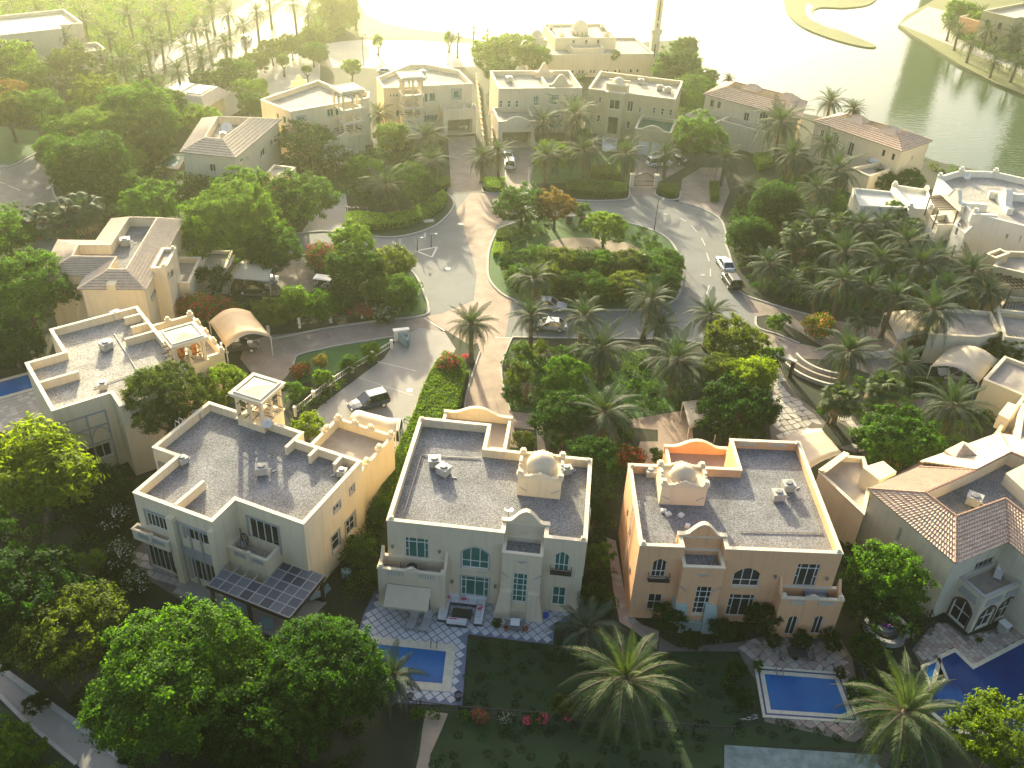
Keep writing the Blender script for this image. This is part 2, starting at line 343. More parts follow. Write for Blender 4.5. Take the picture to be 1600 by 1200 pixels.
# ================================================================ SETTING: land, lake, roads
def sheet(name, poly, z, m):
    b = MB(); b.cap(poly, z); return struct(b.build(name, M[m]))
def pxsheet(name, pts, lvl, m, sm=False):
    p = gp(pts);
    if sm: p = smooth(p, 5)
    return sheet(name, p, lvl * .006, m)
shore = gp([(500, -170), (530, -80), (556, 0), (572, 22), (600, 36), (640, 44), (690, 50), (745, 62), (800, 72), (870, 66), (1000, 66), (1060, 62), (1090, 90), (1106, 128), (1150, 158), (1260, 178), (1300, 186), (1380, 208), (1430, 240), (1470, 254), (1520, 264), (1560, 274), (1620, 294), (1800, 345)])
land = [(-1400, -90), (-1400, 900), (-600, 900), (-300, 640)] + shore + [(1400, 60), (1400, -90)]
b = MB(); b.cap(land, 0)
n = len(shore)
b.add([(x, y, 0) for x, y in shore] + [(x - .3, y + 1.0, -1.0) for x, y in shore], [(i, i + 1, n + i + 1, n + i) for i in range(n - 1)])
struct(b.build('ground', M['garden']))
# lake
mw = bpy.data.materials.new('lake_water'); mw.use_nodes = True; nt = mw.node_tree; N = nt.nodes; L = nt.links; bs = N['Principled BSDF']
bs.inputs['Base Color'].default_value = (.055, .085, .035, 1); bs.inputs['Roughness'].default_value = .06; bs.inputs['Specular IOR Level'].default_value = .5; bs.inputs['IOR'].default_value = 1.33
g_ = N.new('ShaderNodeNewGeometry'); mp = N.new('ShaderNodeMapping'); mp.inputs['Scale'].default_value = (.5, 1.6, 1); L.new(g_.outputs['Position'], mp.inputs[0])
nz = N.new('ShaderNodeTexNoise'); nz.inputs['Scale'].default_value = 1.0; nz.inputs['Detail'].default_value = 4; L.new(mp.outputs[0], nz.inputs[0])
n2 = N.new('ShaderNodeTexNoise'); n2.inputs['Scale'].default_value = .012; n2.inputs['Detail'].default_value = 3; L.new(g_.outputs['Position'], n2.inputs[0])
r2 = N.new('ShaderNodeMapRange'); r2.inputs[1].default_value = .42; r2.inputs[2].default_value = .62; r2.inputs[3].default_value = .015; r2.inputs[4].default_value = .22; L.new(n2.outputs['Fac'], r2.inputs[0])
bp = N.new('ShaderNodeBump'); bp.inputs['Distance'].default_value = .25; L.new(r2.outputs[0], bp.inputs['Strength']); L.new(nz.outputs['Fac'], bp.inputs['Height']); L.new(bp.outputs[0], bs.inputs['Normal'])
M['lake'] = mw
b = MB(); b.cap([(-700, 40), (1390, 40), (1390, 1500), (-700, 1500)], -.55); struct(b.build('lake_water', mw))
# land across the lake
east = gp([(1404, 38), (1416, 24), (1445, 8), (1475, -10), (1490, -60), (1490, -120)]) + [(330, 620), (1380, 620), (1380, 330)] + gp([(1780, 205), (1700, 182), (1600, 148), (1555, 129), (1500, 101), (1450, 69), (1425, 54)])
sheet('far_bank', east, .0, 'lawn_dry')
b = MB(); n = len(east); b.add([(x, y, 0) for x, y in east] + [(x, y, -1) for x, y in east], [(i, (i + 1) % n, n + (i + 1) % n, n + i) for i in range(n)]); struct(b.build('bank_edge', M['soil']))
spit = smooth(gp([(1222, -60), (1226, 0), (1234, 22), (1258, 42), (1305, 60), (1350, 71), (1370, 71), (1352, 62), (1318, 48), (1290, 37), (1272, 20), (1282, 10), (1330, 10), (1372, -4), (1400, -60)]), 4)
b = MB(); b.prism(spit, -1, -.25); struct(b.build('sand_spit', M['lawn_dry']))
b = MB(); b.prism(smooth(gp([(1262, 4), (1258, 16), (1268, 30), (1300, 44), (1296, 40), (1270, 20), (1270, 8)]), 4), -.5, -.22); struct(b.build('spit_beach', M['pale_ground']))
struct(MB().box(-1390, 1390, 640 + 0, 1490, -1, -.02).build('far_shore', M['garden'])).location = (0, 0, 0)
# haze
b = MB(); b.box(-1500, 1500, -150, 1600, -1.75, 67)
hz = b.build('haze', []); stuff(hz)
mh = bpy.data.materials.new('haze'); mh.use_nodes = True; nt = mh.node_tree; nt.nodes.clear(); o_ = nt.nodes.new('ShaderNodeOutputMaterial'); pv = nt.nodes.new('ShaderNodeVolumePrincipled')
pv.inputs['Color'].default_value = (.95, 1.0, .72, 1); pv.inputs['Density'].default_value = .00040; pv.inputs['Anisotropy'].default_value = .86
nt.links.new(pv.outputs[0], o_.inputs['Volume']); hz.data.materials.append(mh)
# roads
pxsheet('road', [(440, 398), (452, 366), (500, 362), (538, 364), (597, 371), (640, 366), (680, 352), (704, 330), (709, 316), (700, 304), (735, 300), (753, 301), (791, 301), (827, 290), (850, 300), (884, 310), (930, 313), (979, 312), (984, 306), (1024, 306), (1060, 316), (1094, 324), (1124, 341), (1133, 360), (1134, 378), (1140, 400), (1158, 458), (1181, 495), (1184, 512), (1205, 530), (1190, 548), (1130, 545), (1060, 530), (1000, 529), (900, 528), (820, 526), (773, 526), (735, 540), (695, 515), (663, 495), (668, 475), (660, 445), (641, 421), (620, 405), (590, 393), (540, 396), (500, 396), (470, 402), (455, 402)], 1, 'asphalt')
pxsheet('paver_crossing', [(712, 330), (735, 301), (790, 303), (800, 320), (793, 340), (775, 352), (768, 372), (762, 408), (764, 436), (780, 456), (800, 466), (790, 526), (773, 526), (735, 540), (695, 515), (663, 495), (690, 490), (740, 470), (745, 430), (735, 390), (722, 350)], 2, 'brick_pink')
pxsheet('left_road', [(-60, 262), (0, 256), (17, 258), (67, 233), (95, 222), (130, 232), (110, 250), (83, 280), (82, 300), (95, 322), (130, 345), (60, 350), (-60, 345)], 1, 'brick_road')
pxsheet('boulevard_west', [(150, 130), (280, 60), (395, 0), (470, -70), (510, -70), (440, 0), (330, 62), (240, 113), (190, 145)], 1, 'concrete')
pxsheet('boulevard_east', [(256, 138), (337, 88), (400, 45), (452, 0), (510, -60), (570, -60), (512, 0), (470, 50), (400, 86), (330, 125), (275, 168)], 1, 'concrete')
pxsheet('parking_lot', [(505, 68), (560, 62), (650, 63), (744, 68), (748, 104), (640, 108), (520, 105)], 1, 'pale_ground')
pxsheet('forecourt', [(400, 92), (470, 75), (500, 100), (500, 125), (460, 135), (380, 170), (345, 190), (320, 175), (370, 130)], 1, 'pale_ground')
pxsheet('lake_path', [(556, 0), (572, 22), (600, 36), (640, 44), (690, 50), (745, 62), (742, 68), (640, 60), (560, 58), (530, 40), (520, 0)], 1, 'lawn_dry')
pxsheet('promenade', [(1406, 38), (1450, 10), (1480, 18), (1475, 40), (1500, 62), (1560, 88), (1640, 118), (1640, 124), (1560, 100), (1495, 75), (1455, 58)], 1, 'pale_ground')
# driveways
pxsheet('side_drive', [(663, 495), (597, 500), (530, 509), (470, 519), (420, 524), (385, 535), (375, 560), (400, 592), (432, 602), (446, 590), (458, 575), (460, 562), (470, 554), (520, 542), (580, 532), (618, 526), (655, 512), (690, 518)], 2, 'brick_paver')
pxsheet('concrete_drive', [(622, 527), (655, 512), (695, 519), (712, 545), (700, 570), (668, 600), (645, 650), (636, 690), (590, 700), (530, 690), (478, 662), (500, 635), (560, 590), (600, 560)], 3, 'concrete')
pxsheet('pink_drive', [(773, 526), (800, 527), (785, 566), (785, 597), (797, 644), (810, 700), (715, 690), (726, 634), (730, 612), (750, 549), (745, 530)], 3, 'brick_pink')
pxsheet('garden_path', [(797, 643), (851, 648), (850, 688), (860, 740), (842, 740), (838, 672), (798, 668)], 4, 'brick_paver')
pxsheet('entry_path', [(985, 655), (1078, 640), (1085, 700), (1020, 740), (990, 740), (1000, 690), (1028, 690), (1028, 672), (985, 668)], 4, 'brick_pink')
pxsheet('north_drive', [(697, 303), (704, 280), (700, 215), (742, 212), (748, 250), (753, 301)], 3, 'brick_paver')
pxsheet('villa_drive', [(791, 302), (792, 262), (783, 222), (838, 220), (835, 250), (827, 290)], 3, 'brick_paver')
pxsheet('gate_drive', [(984, 306), (992, 262), (985, 238), (1062, 232), (1070, 262), (1028, 285), (1024, 306)], 3, 'brick_paver')
pxsheet('east_drive', [(1060, 316), (1066, 280), (1095, 262), (1130, 262), (1140, 300), (1124, 341), (1094, 324)], 3, 'brick_paver')
pxsheet('carport_drive', [(455, 402), (476, 402), (492, 400), (490, 455), (470, 462), (380, 462), (385, 430), (440, 425)], 3, 'brick_paver')
pxsheet('corner_drive', [(500, 310), (540, 302), (545, 335), (538, 363), (500, 362), (470, 366), (485, 340)], 3, 'concrete')
pxsheet('right_drive', [(1158, 458), (1240, 485), (1300, 500), (1390, 515), (1430, 545), (1420, 590), (1360, 585), (1310, 565), (1290, 545), (1252, 520), (1200, 492), (1181, 495)], 3, 'brick_paver')
pxsheet('gate_forecourt', [(1184, 512), (1215, 522), (1250, 537), (1300, 548), (1290, 562), (1250, 560), (1225, 562), (1205, 552), (1190, 540)], 4, 'brick_paver')
pxsheet('carport_court', [(1360, 585), (1500, 590), (1500, 640), (1440, 655), (1395, 640), (1390, 610)], 4, 'brick_paver')
pxsheet('south_path', [(-40, 1002), (5, 1047), (120, 1132), (192, 1190), (270, 1260), (190, 1260), (120, 1195), (37, 1125), (0, 1087), (-40, 1050)], 2, 'concrete')
pxsheet('dirt_path', [(665, 1110), (700, 1115), (690, 1140), (672, 1180), (668, 1240), (640, 1240), (655, 1180), (660, 1140)], 2, 'sand')
pxsheet('bare_soil', [(70, 800), (120, 830), (150, 900), (190, 950), (160, 960), (110, 930), (60, 870)], 2, 'soil')
pxsheet('flat_soil', [(60, 1040), (150, 1030), (190, 1080), (180, 1140), (110, 1100)], 2, 'soil')
# lawns
for pts in ([(460, 563), (470, 555), (520, 543), (580, 533), (616, 527), (600, 548), (555, 568), (505, 590), (470, 600)],
            [(730, 1000), (1020, 995), (1180, 1030), (1180, 1110), (1370, 1140), (1370, 1170), (1130, 1165), (1130, 1220), (640, 1220), (660, 1110), (730, 1095)],
            [(884, 286), (980, 290), (982, 262), (985, 240), (850, 240), (826, 262), (828, 287)],
            [(641, 423), (655, 445), (660, 463), (667, 478), (661, 491), (600, 499), (620, 470), (630, 440)], [(560, 232), (600, 228), (620, 245), (590, 262), (550, 258)], [(480, 272), (560, 268), (570, 300), (545, 306), (500, 306)],
            [(-60, 190), (60, 205), (67, 232), (17, 256), (-60, 260)], [(800, 560), (880, 560), (1060, 600), (1060, 640), (980, 660), (800, 642)],
            [(1028, 672), (1070, 672), (1070, 700), (1028, 690)], [(795, 675), (840, 675), (840, 712), (800, 712)],
            [(150, 780), (230, 740), (240, 860), (190, 900), (140, 860)], [(95, 1180), (20, 1110), (-60, 1080), (-60, 1300), (110, 1300), (190, 1240)]):
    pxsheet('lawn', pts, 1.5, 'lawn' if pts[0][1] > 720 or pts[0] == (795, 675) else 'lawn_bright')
pxsheet('grey_paving', [(1132, 1164), (1380, 1180), (1385, 1260), (1130, 1260)], 2, 'pool_light')
def kerb(pts, closed=False, w_=.28, h_=.13, sm=4, m='kerb', name='kerb'):
    p = smooth(gp(pts), sm, closed) if sm else gp(pts); nn = len(p); b = MB()
    V = [Vector((x, y, 0)) for x, y in p]; vs = []
    for i in range(nn):
        a = V[i - 1] if (closed or i) else V[i]; c = V[(i + 1) % nn] if (closed or i < nn - 1) else V[i]
        d = (c - a).normalized(); s_ = Vector((-d.y, d.x, 0)) * w_ / 2
        vs += [V[i] - s_, V[i] - s_ * .9 + Vector((0, 0, h_)), V[i] + s_ * .9 + Vector((0, 0, h_)), V[i] + s_]
    fs = [(4 * i + k, 4 * ((i + 1) % nn) + k, 4 * ((i + 1) % nn) + k + 1, 4 * i + k + 1) for i in range(nn if closed else nn - 1) for k in range(3)]
    b.add(vs, fs); return struct(b.build(name, M[m]))
isl = [(793, 352), (778, 360), (770, 374), (764, 392), (762, 412), (764, 436), (780, 456), (800, 468), (830, 478), (870, 484), (943, 485), (1000, 484), (1036, 478), (1058, 465), (1066, 440), (1067, 421), (1060, 398), (1045, 375), (1019, 360), (969, 346), (900, 338), (840, 340)]
kerb(isl, True, .35, .15)
ip = smooth(gp(isl), 4)
pxsheet('verge_lawn', [(550, 361), (597, 369), (640, 364), (680, 350), (703, 331), (707, 318), (697, 318), (672, 345), (630, 358), (580, 362)], 2, 'lawn')
sheet('island_lawn', inset(ccw(ip), .15), .05, 'lawn_bright')
pxsheet('island_clearing', [(858, 380), (890, 372), (950, 374), (990, 384), (1000, 397), (950, 398), (870, 392)], 10, 'sand', True)
kerb([(455, 366), (500, 362), (538, 364), (597, 371), (640, 367), (680, 353), (704, 331), (709, 316), (700, 303)])
kerb([(458, 398), (520, 400), (590, 394), (620, 405), (641, 421), (656, 442), (663, 460), (669, 478), (663, 493), (597, 501), (530, 510), (470, 521), (420, 531)])
kerb([(753, 262), (753, 295), (760, 301), (785, 302), (790, 296), (790, 262)]); kerb([(827, 262), (828, 290), (850, 301), (884, 311), (930, 314), (975, 312), (983, 306), (984, 290)])
kerb([(1024, 296), (1025, 305), (1040, 312), (1060, 311), (1063, 300)]); kerb([(1063, 316), (1094, 325), (1124, 342), (1133, 360), (1134, 380), (1141, 402), (1150, 435), (1158, 458), (1200, 474), (1240, 486), (1300, 501)], False)
kerb([(1181, 495), (1184, 512), (1215, 523), (1249, 537)]); kerb([(800, 527), (900, 529), (1000, 530), (1060, 531), (1130, 546)]); kerb([(-30, 261), (17, 259), (67, 234), (90, 225)]); kerb([(130, 236), (100, 258), (84, 280), (83, 300), (95, 322)])
kerb([(159, 125), (280, 58), (395, 0), (470, -70)]); kerb([(250, 110), (337, 64), (440, 2)]); kerb([(256, 138), (337, 88), (400, 45), (452, 0), (505, -60)]); kerb([(275, 168), (330, 125), (400, 86), (470, 50), (512, 0)])
kerb([(458, 575), (461, 562), (470, 554), (520, 542), (580, 532), (618, 526)], w_=.2)
kerb([(0, 1087), (37, 1125), (120, 1195)], w_=.3, sm=0); kerb([(-5, 1040), (120, 1131), (192, 1189)], w_=.45, sm=0)
kerb([(800, 528), (785, 566), (785, 597), (797, 643)], w_=.2); kerb([(750, 550), (730, 612), (726, 640)], w_=.2)
# painted give-way triangle and lane dashes
def line(pts, w_=.15, lvl=4, closed=False, nm='painted_line'):
    p = [Vector((*q, 0)) for q in gp(pts)]; b = MB()
    for i in range(len(p) if closed else len(p) - 1):
        a, c = p[i], p[(i + 1) % len(p)]; s_ = (c - a).normalized().cross(Vector((0, 0, 1))) * w_ / 2; z = Vector((0, 0, lvl * .006))
        b.quad(a - s_ + z, a + s_ + z, c + s_ + z, c - s_ + z)
    return struct(b.build(nm, M['paint_line']))
line([(650, 392), (683, 386), (675, 402)], .3, 4, True)
for a, c in (((1060, 340), (1072, 346)), ((1080, 352), (1088, 362)), ((1096, 372), (1102, 384)), ((1104, 395), (1108, 408)), ((1110, 420), (1110, 432)), ((1108, 446), (1104, 460))): line([a, c], .14)
line([(-10, 283), (8, 287)], .15); line([(14, 290), (32, 298)], .15)
line([(590, 565), (650, 580)], .12); line([(560, 590), (645, 618)], .1)
line([(663, 497), (695, 517)], .25); line([(773, 527), (820, 528)], .2)
# ================================================================ building kit
class Wall:
    """one straight wall of a building: s along it, z up, v outward"""
    def __init__(s, fr, A, B):
        s.fr = fr; s.A = Vector(A); s.B = Vector(B); s.d = (s.B - s.A); s.L = s.d.length; s.d.normalize(); s.n = Vector((s.d.y, -s.d.x))
    def p(s, u, v, z):
        q = s.A + s.d * u + s.n * v; return (q.x, q.y, z)
    def hit(s, px, py):
        A = s.fr.w(s.A.x, s.A.y); n = s.fr.x * s.n.x + s.fr.y * s.n.y; d = s.fr.x * s.d.x + s.fr.y * s.d.y
        D = G(px, py, 0) - CAMP; t = (A.xy - CAMP.xy).dot(n) / D.xy.dot(n); q = CAMP + D * t
        return (q.xy - A.xy).dot(d), q.z
    def rect(s, x0, y0, x1, y1):
        a = s.hit(x0, y0); b = s.hit(x1, y1); return min(a[0], b[0]), max(a[0], b[0]), min(a[1], b[1]), max(a[1], b[1])
def arch_pts(s0, s1, zs, zt, n=10, pointed=.25):
    c = (s0 + s1) / 2; h = zt - zs; r = (s1 - s0) / 2; out = []
    for i in range(n + 1):
        t = math.pi * i / n; x = c - r * math.cos(t); k = math.sin(t); k = k * (1 - pointed) + pointed * (1 - abs(math.cos(t))); out.append((x, zs + h * k))
    return out
def wall_mesh(mb, W, z0, z1, ops, m=0, depth=.18, z0e=None):
    """wall skin with real openings and reveals"""
    ss = sorted({0.0, W.L} | {round(o['s0'], 3) for o in ops} | {round(o['s1'], 3) for o in ops})
    zs = sorted({z0, z1} | {round(o['z0'], 3) for o in ops} | {round(o['z1'], 3) for o in ops})
    ss = [s for s in ss if -1e-6 <= s <= W.L + 1e-6]; zs = [z for z in zs if z0 - 1e-6 <= z <= z1 + 1e-6]
    for i in range(len(ss) - 1):
        for j in range(len(zs) - 1):
            c = ((ss[i] + ss[i + 1]) / 2, (zs[j] + zs[j + 1]) / 2)
            if any(o['s0'] < c[0] < o['s1'] and o['z0'] < c[1] < o['z1'] for o in ops): continue
            mb.quad(W.p(ss[i], 0, zs[j]), W.p(ss[i + 1], 0, zs[j]), W.p(ss[i + 1], 0, zs[j + 1]), W.p(ss[i], 0, zs[j + 1]), m)
    for o in ops:
        a, b, c, d = o['s0'], o['s1'], o['z0'], o['z1']; D = -o.get('depth', depth); q = W.p
        if o.get('arch'):
            zs_ = d - o['arch']; pts = arch_pts(a, b, zs_, d, pointed=o.get('pt', .25))
            for i in range(len(pts) - 1):
                (u0, w0), (u1, w1) = pts[i], pts[i + 1]
                mb.quad(q(u0, 0, w0), q(u1, 0, w1), q(u1, 0, d), q(u0, 0, d), m)
                mb.quad(q(u0, 0, w0), q(u0, D, w0), q(u1, D, w1), q(u1, 0, w1), m)
            mb.quad(q(a, 0, c), q(a, D, c), q(a, D, zs_), q(a, 0, zs_), m); mb.quad(q(b, 0, c), q(b, 0, zs_), q(b, D, zs_), q(b, D, c), m)
        else:
            mb.quad(q(a, 0, c), q(a, D, c), q(a, D, d), q(a, 0, d), m); mb.quad(q(b, 0, c), q(b, 0, d), q(b, D, d), q(b, D, c), m)
            mb.quad(q(a, 0, d), q(a, D, d), q(b, D, d), q(b, 0, d), m)
        mb.quad(q(a, 0, c), q(b, 0, c), q(b, D, c), q(a, D, c), m)
STY = dict(slider=([.17, .5, .83], [.78], True), grid=([.5], [.5], False), two=([.5], [], False), three=([.33, .67], [], False), four=([.25, .5, .75], [], False), one=([], [], False),
           arch3=([.33, .67], [.32], False), door=([.5], [.75], False), stair=([.28, .72], [.2, .4, .6, .8], False), tall=([], [.5], False), six=([.17, .33, .5, .67, .83], [.8], False))
def window(par, W, o):
    a, b, c, d = o['s0'], o['s1'], o['z0'], o['z1']; D = -o.get('depth', .18) + .02; st = o.get('sty', 'two'); fm = M[o.get('fm', 'frame_white')]; gm = M[o.get('gm', 'glass_dark')]
    if st == 'void':
        f = MB(); f.quad(W.p(a, D, c), W.p(b, D, c), W.p(b, D, d), W.p(a, D, d)); return f.build('recess', gm, par)
    cols, rows, side = STY[st]; w_, h_ = b - a, d - c; t = o.get('t', .08); f = MB(); arch = o.get('arch'); zs_ = d - arch if arch else d
    def bar(u0, u1, w0, w1, pr=.05): 
        f.add([W.p(u0, D, w0), W.p(u1, D, w0), W.p(u1, D + pr, w0), W.p(u0, D + pr, w0), W.p(u0, D, w1), W.p(u1, D, w1), W.p(u1, D + pr, w1), W.p(u0, D + pr, w1)],
              [(0, 3, 2, 1), (4, 5, 6, 7), (0, 1, 5, 4), (1, 2, 6, 5), (2, 3, 7, 6), (3, 0, 4, 7)])
    top = lambda u: d
    if arch:
        P_ = arch_pts(a, b, zs_, d, pointed=o.get('pt', .25))
        def top(u):
            for i in range(len(P_) - 1):
                if P_[i][0] <= u <= P_[i + 1][0] + 1e-6: k = (u - P_[i][0]) / (P_[i + 1][0] - P_[i][0] + 1e-9); return P_[i][1] * (1 - k) + P_[i + 1][1] * k
            return zs_
        for i in range(len(P_) - 1):
            (u0, w0), (u1, w1) = P_[i], P_[i + 1]
            f.add([W.p(u0, D + .05, w0), W.p(u1, D + .05, w1), W.p(u1, D + .05, w1 - t), W.p(u0, D + .05, w0 - t)], [(0, 3, 2, 1)])
    bar(a, a + t, c, zs_); bar(b - t, b, c, zs_); bar(a + t, b - t, c, c + t)
    if not arch: bar(a + t, b - t, d - t, d)
    us = [a + t] + [a + w_ * k for k in cols] + [b - t]; ws = [c + t] + [c + h_ * k for k in rows] + [d - (0 if arch else t)]
    for k in cols:
        u = a + w_ * k; bar(u - t * .4, u + t * .4, c + t, top(u) - (0 if arch else t))
    for k in rows: bar(a + t, b - t, c + h_ * k - t * .4, c + h_ * k + t * .4, .045)
    if side:
        for (u0, u1) in ((us[0], us[1]), (us[-2], us[-1])): bar(u0, u1, c + h_ * .42 - .03, c + h_ * .42 + .03, .04)
    if o.get('surround'):
        k = o['surround']; g_ = MB()
        if arch:
            A_ = arch_pts(a - k / 2, b + k / 2, zs_, d + k / 2, pointed=o.get('pt', .25))
            for i in range(len(A_) - 1): g_.bar(W.p(A_[i][0], .03, A_[i][1]), W.p(A_[i + 1][0], .03, A_[i + 1][1]), .06, k)
        for (u0, u1, w0, w1) in (((a - k, a, c, zs_), (b, b + k, c, zs_)) if arch else ((a - k, a, c, d + k), (b, b + k, c, d + k), (a, b, d, d + k))):
            g_.add([W.p(u0, .002, w0), W.p(u1, .002, w0), W.p(u1, .06, w0), W.p(u0, .06, w0), W.p(u0, .002, w1), W.p(u1, .002, w1), W.p(u1, .06, w1), W.p(u0, .06, w1)], [(0, 3, 2, 1), (4, 5, 6, 7), (0, 1, 5, 4), (1, 2, 6, 5), (2, 3, 7, 6), (3, 0, 4, 7)])
        wo = f.build(o.get('nm', 'window'), fm, par); g_.build('surround', M[o.get('sm', 'trim_grey')], wo)
    else: wo = f.build(o.get('nm', 'window'), fm, par)
    if o.get('sill', True) and c > 1.2:
        s_ = MB(); s_.add([W.p(a - .06, -.1, c - .08), W.p(b + .06, -.1, c - .08), W.p(b + .06, .1, c - .08), W.p(a - .06, .1, c - .08), W.p(a - .06, -.1, c), W.p(b + .06, -.1, c + .004), W.p(b + .06, .1, c - .02), W.p(a - .06, .1, c - .02)], [(0, 3, 2, 1), (4, 5, 6, 7), (0, 1, 5, 4), (1, 2, 6, 5), (2, 3, 7, 6), (3, 0, 4, 7)])
        s_.build('sill', M[o.get('slm', 'cream_trim')], wo)
    for i in range(len(us) - 1):
        if arch:
            n_ = 4; g_ = MB(); uu = [us[i] + (us[i + 1] - us[i]) * k / n_ for k in range(n_ + 1)]
            for k in range(n_): g_.quad(W.p(uu[k], D + .01, c + t), W.p(uu[k + 1], D + .01, c + t), W.p(uu[k + 1], D + .01, top(uu[k + 1]) - .01), W.p(uu[k], D + .01, top(uu[k]) - .01))
            g_.build('pane', gm, wo)
        else:
            for j in range(len(ws) - 1):
                g_ = MB(); g_.quad(W.p(us[i], D + .01, ws[j]), W.p(us[i + 1], D + .01, ws[j]), W.p(us[i + 1], D + .01, ws[j + 1]), W.p(us[i], D + .01, ws[j + 1])); g_.build('pane', gm, wo)
    return wo
def ops_px(fr, poly, specs):
    """specs: (edge, x0, y0, x1, y1, style dict)"""
    out = {}
    for sp in specs:
        e = sp[0]; W = Wall(fr, poly[e], poly[(e + 1) % len(poly)]); a, b, c, d = W.rect(*sp[1:5]); o = dict(sp[5]) if len(sp) > 5 else {}
        c = max(c, .08); a = max(a, .12); b = min(b, W.L - .12)
        if b - a < .15 or d - c < .2: continue
        if o.get('ar'): o['arch'] = min((b - a) * o['ar'], (d - c) * .8)
        o.update(s0=a, s1=b, z0=c, z1=d); out.setdefault(e, []).append(o)
    return out
def ring(mb, p0, z0, p1, z1, m=0, flip=False):
    n = len(p0)
    for i in range(n):
        j = (i + 1) % n; q = [(*p0[i], z0), (*p0[j], z0), (*p1[j], z1), (*p1[i], z1)]
        mb.add(q, [(0, 1, 2, 3) if not flip else (3, 2, 1, 0)], m)
def block(par, fr, poly, ztop, zroof, wm='cream_wall', tm='cream_trim', rm='gravel', ops={}, th=.28, z0=0, wname='wall', pname='parapet', rname='roof', cope=.05, merlons=None):
    """flat-roofed mass: walls with openings, recessed roof, parapet with coping"""
    mb = MB(); n = len(poly); zc = ztop - .09
    for i in range(n):
        W = Wall(fr, poly[i], poly[(i + 1) % n]); wall_mesh(mb, W, z0, zc, ops.get(i, []))
    wo = mb.build(wname, M[wm], par)
    inn = inset(poly, th); b2 = MB()
    ring(b2, inn, zroof, inn, zc, flip=True)
    o1 = inset(poly, -cope); i1 = inset(poly, th + .03)
    ring(b2, o1, zc, o1, ztop, 1); ring(b2, o1, ztop, i1, ztop, 1); ring(b2, i1, zc, i1, ztop, 1, flip=True); ring(b2, i1, zc, o1, zc, 1, flip=False)
    b2.build(pname, [M[wm], M[tm]], par)
    b3 = MB(); b3.cap(inn, zroof); b3.build(rname, M[rm], par)
    for i, lst in ops.items():
        W = Wall(fr, poly[i], poly[(i + 1) % n])
        for o in lst: window(par, W, o)
    return wo
def fin(par, a, b, z0, z1, th=.25, wm='cream_wall', tm='cream_trim', name='parapet_fin'):
    A, B = Vector(a), Vector(b); d = (B - A).normalized(); s_ = Vector((-d.y, d.x)) * th / 2; mb = MB()
    q = [A - s_, B - s_, B + s_, A + s_]; mb.prism([tuple(v) for v in q], z0, z1 - .08)
    s2 = s_ * 1.25; q = [A - s2, B - s2 + d * .03, B + s2 + d * .03, A + s2]; mb.prism([tuple(v) for v in q], z1 - .085, z1 + .015, 1, bottom=True)
    return mb.build(name, [M[wm], M[tm]], par)
def curved_top(par, a, b, z0, zend, zmid, th=.3, wm='cream_wall', tm='cream_trim', name='curved_gable', flat=.18, n=14):
    """wall plate with an ogee top"""
    A, B = Vector(a), Vector(b); L_ = (B - A).length; d = (B - A) / L_; nn = Vector((d.y, -d.x)); prof = []
    for i in range(n + 1):
        t = i / n
        if t < flat or t > 1 - flat: z = zend
        else: k = (t - flat) / (1 - 2 * flat); z = zend + (zmid - zend) * (math.sin(math.pi * k) ** 1.15)
        prof.append((t * L_, z))
    def P_(u, v, z): q = A + d * u + nn * v; return (q.x, q.y, z)
    mb = MB()
    for i in range(n):
        (u0, w0), (u1, w1) = prof[i], prof[i + 1]
        for v in (0, -th): mb.quad(P_(u0, v, z0), P_(u1, v, z0), P_(u1, v, w1 - .1), P_(u0, v, w0 - .1)) if v == 0 else mb.quad(P_(u1, v, z0), P_(u0, v, z0), P_(u0, v, w0 - .1), P_(u1, v, w1 - .1))
        c = [(u0, .05, w0 - .1), (u1, .05, w1 - .1), (u1, .05, w1), (u0, .05, w0), (u0, -th - .05, w0 - .1), (u1, -th - .05, w1 - .1), (u1, -th - .05, w1), (u0, -th - .05, w0)]
        mb.add([P_(*q) for q in c], [(0, 1, 2, 3), (5, 4, 7, 6), (3, 2, 6, 7), (0, 4, 5, 1)], 1)
    for u in (0, L_):
        mb.quad(P_(u, 0, z0), P_(u, -th, z0), P_(u, -th, zend - .1), P_(u, 0, zend - .1)); mb.quad(P_(u, .05, zend - .1), P_(u, -th - .05, zend - .1), P_(u, -th - .05, zend), P_(u, .05, zend), 1)
    return mb.build(name, [M[wm], M[tm]], par)
def ac_unit(fr, x, y, z, rot=0, s=1.0, where='', par=None, nm='air_conditioner', lab=None, grp=None):
    t = thing(nm, lab or ('pale box air conditioner ' + where), 'air conditioner', fr.w(x, y, z), fr.ang + rot, grp)
    b = MB(); b.box(-.45 * s, .45 * s, -.4 * s, .4 * s, .12, .14 + .62 * s); b.box(-.5 * s, .5 * s, -.45 * s, .45 * s, .14 + .62 * s, .20 + .62 * s); b.build('casing', M['ac_grey'], t)
    b = MB(); b.lathe([(.30 * s, 0), (.30 * s, .1), (.24 * s, .12), (.0, .13)], (0, 0, .20 + .62 * s), 14); b.build('fan_grille', M['metal_grey'], t)
    b = MB(); b.box(-.42 * s, -.34 * s, -.4 * s, .4 * s, 0, .12); b.box(.34 * s, .42 * s, -.4 * s, .4 * s, 0, .12); b.build('base', M['metal_grey'], t)
    b = MB(); b.tube([(.45 * s, .1, .4), (.75 * s, .1, .4), (.8 * s, .1, .05), (1.1 * s, .3, .04)], .05, 6); b.build('duct', M['metal_white'], t)
    return t
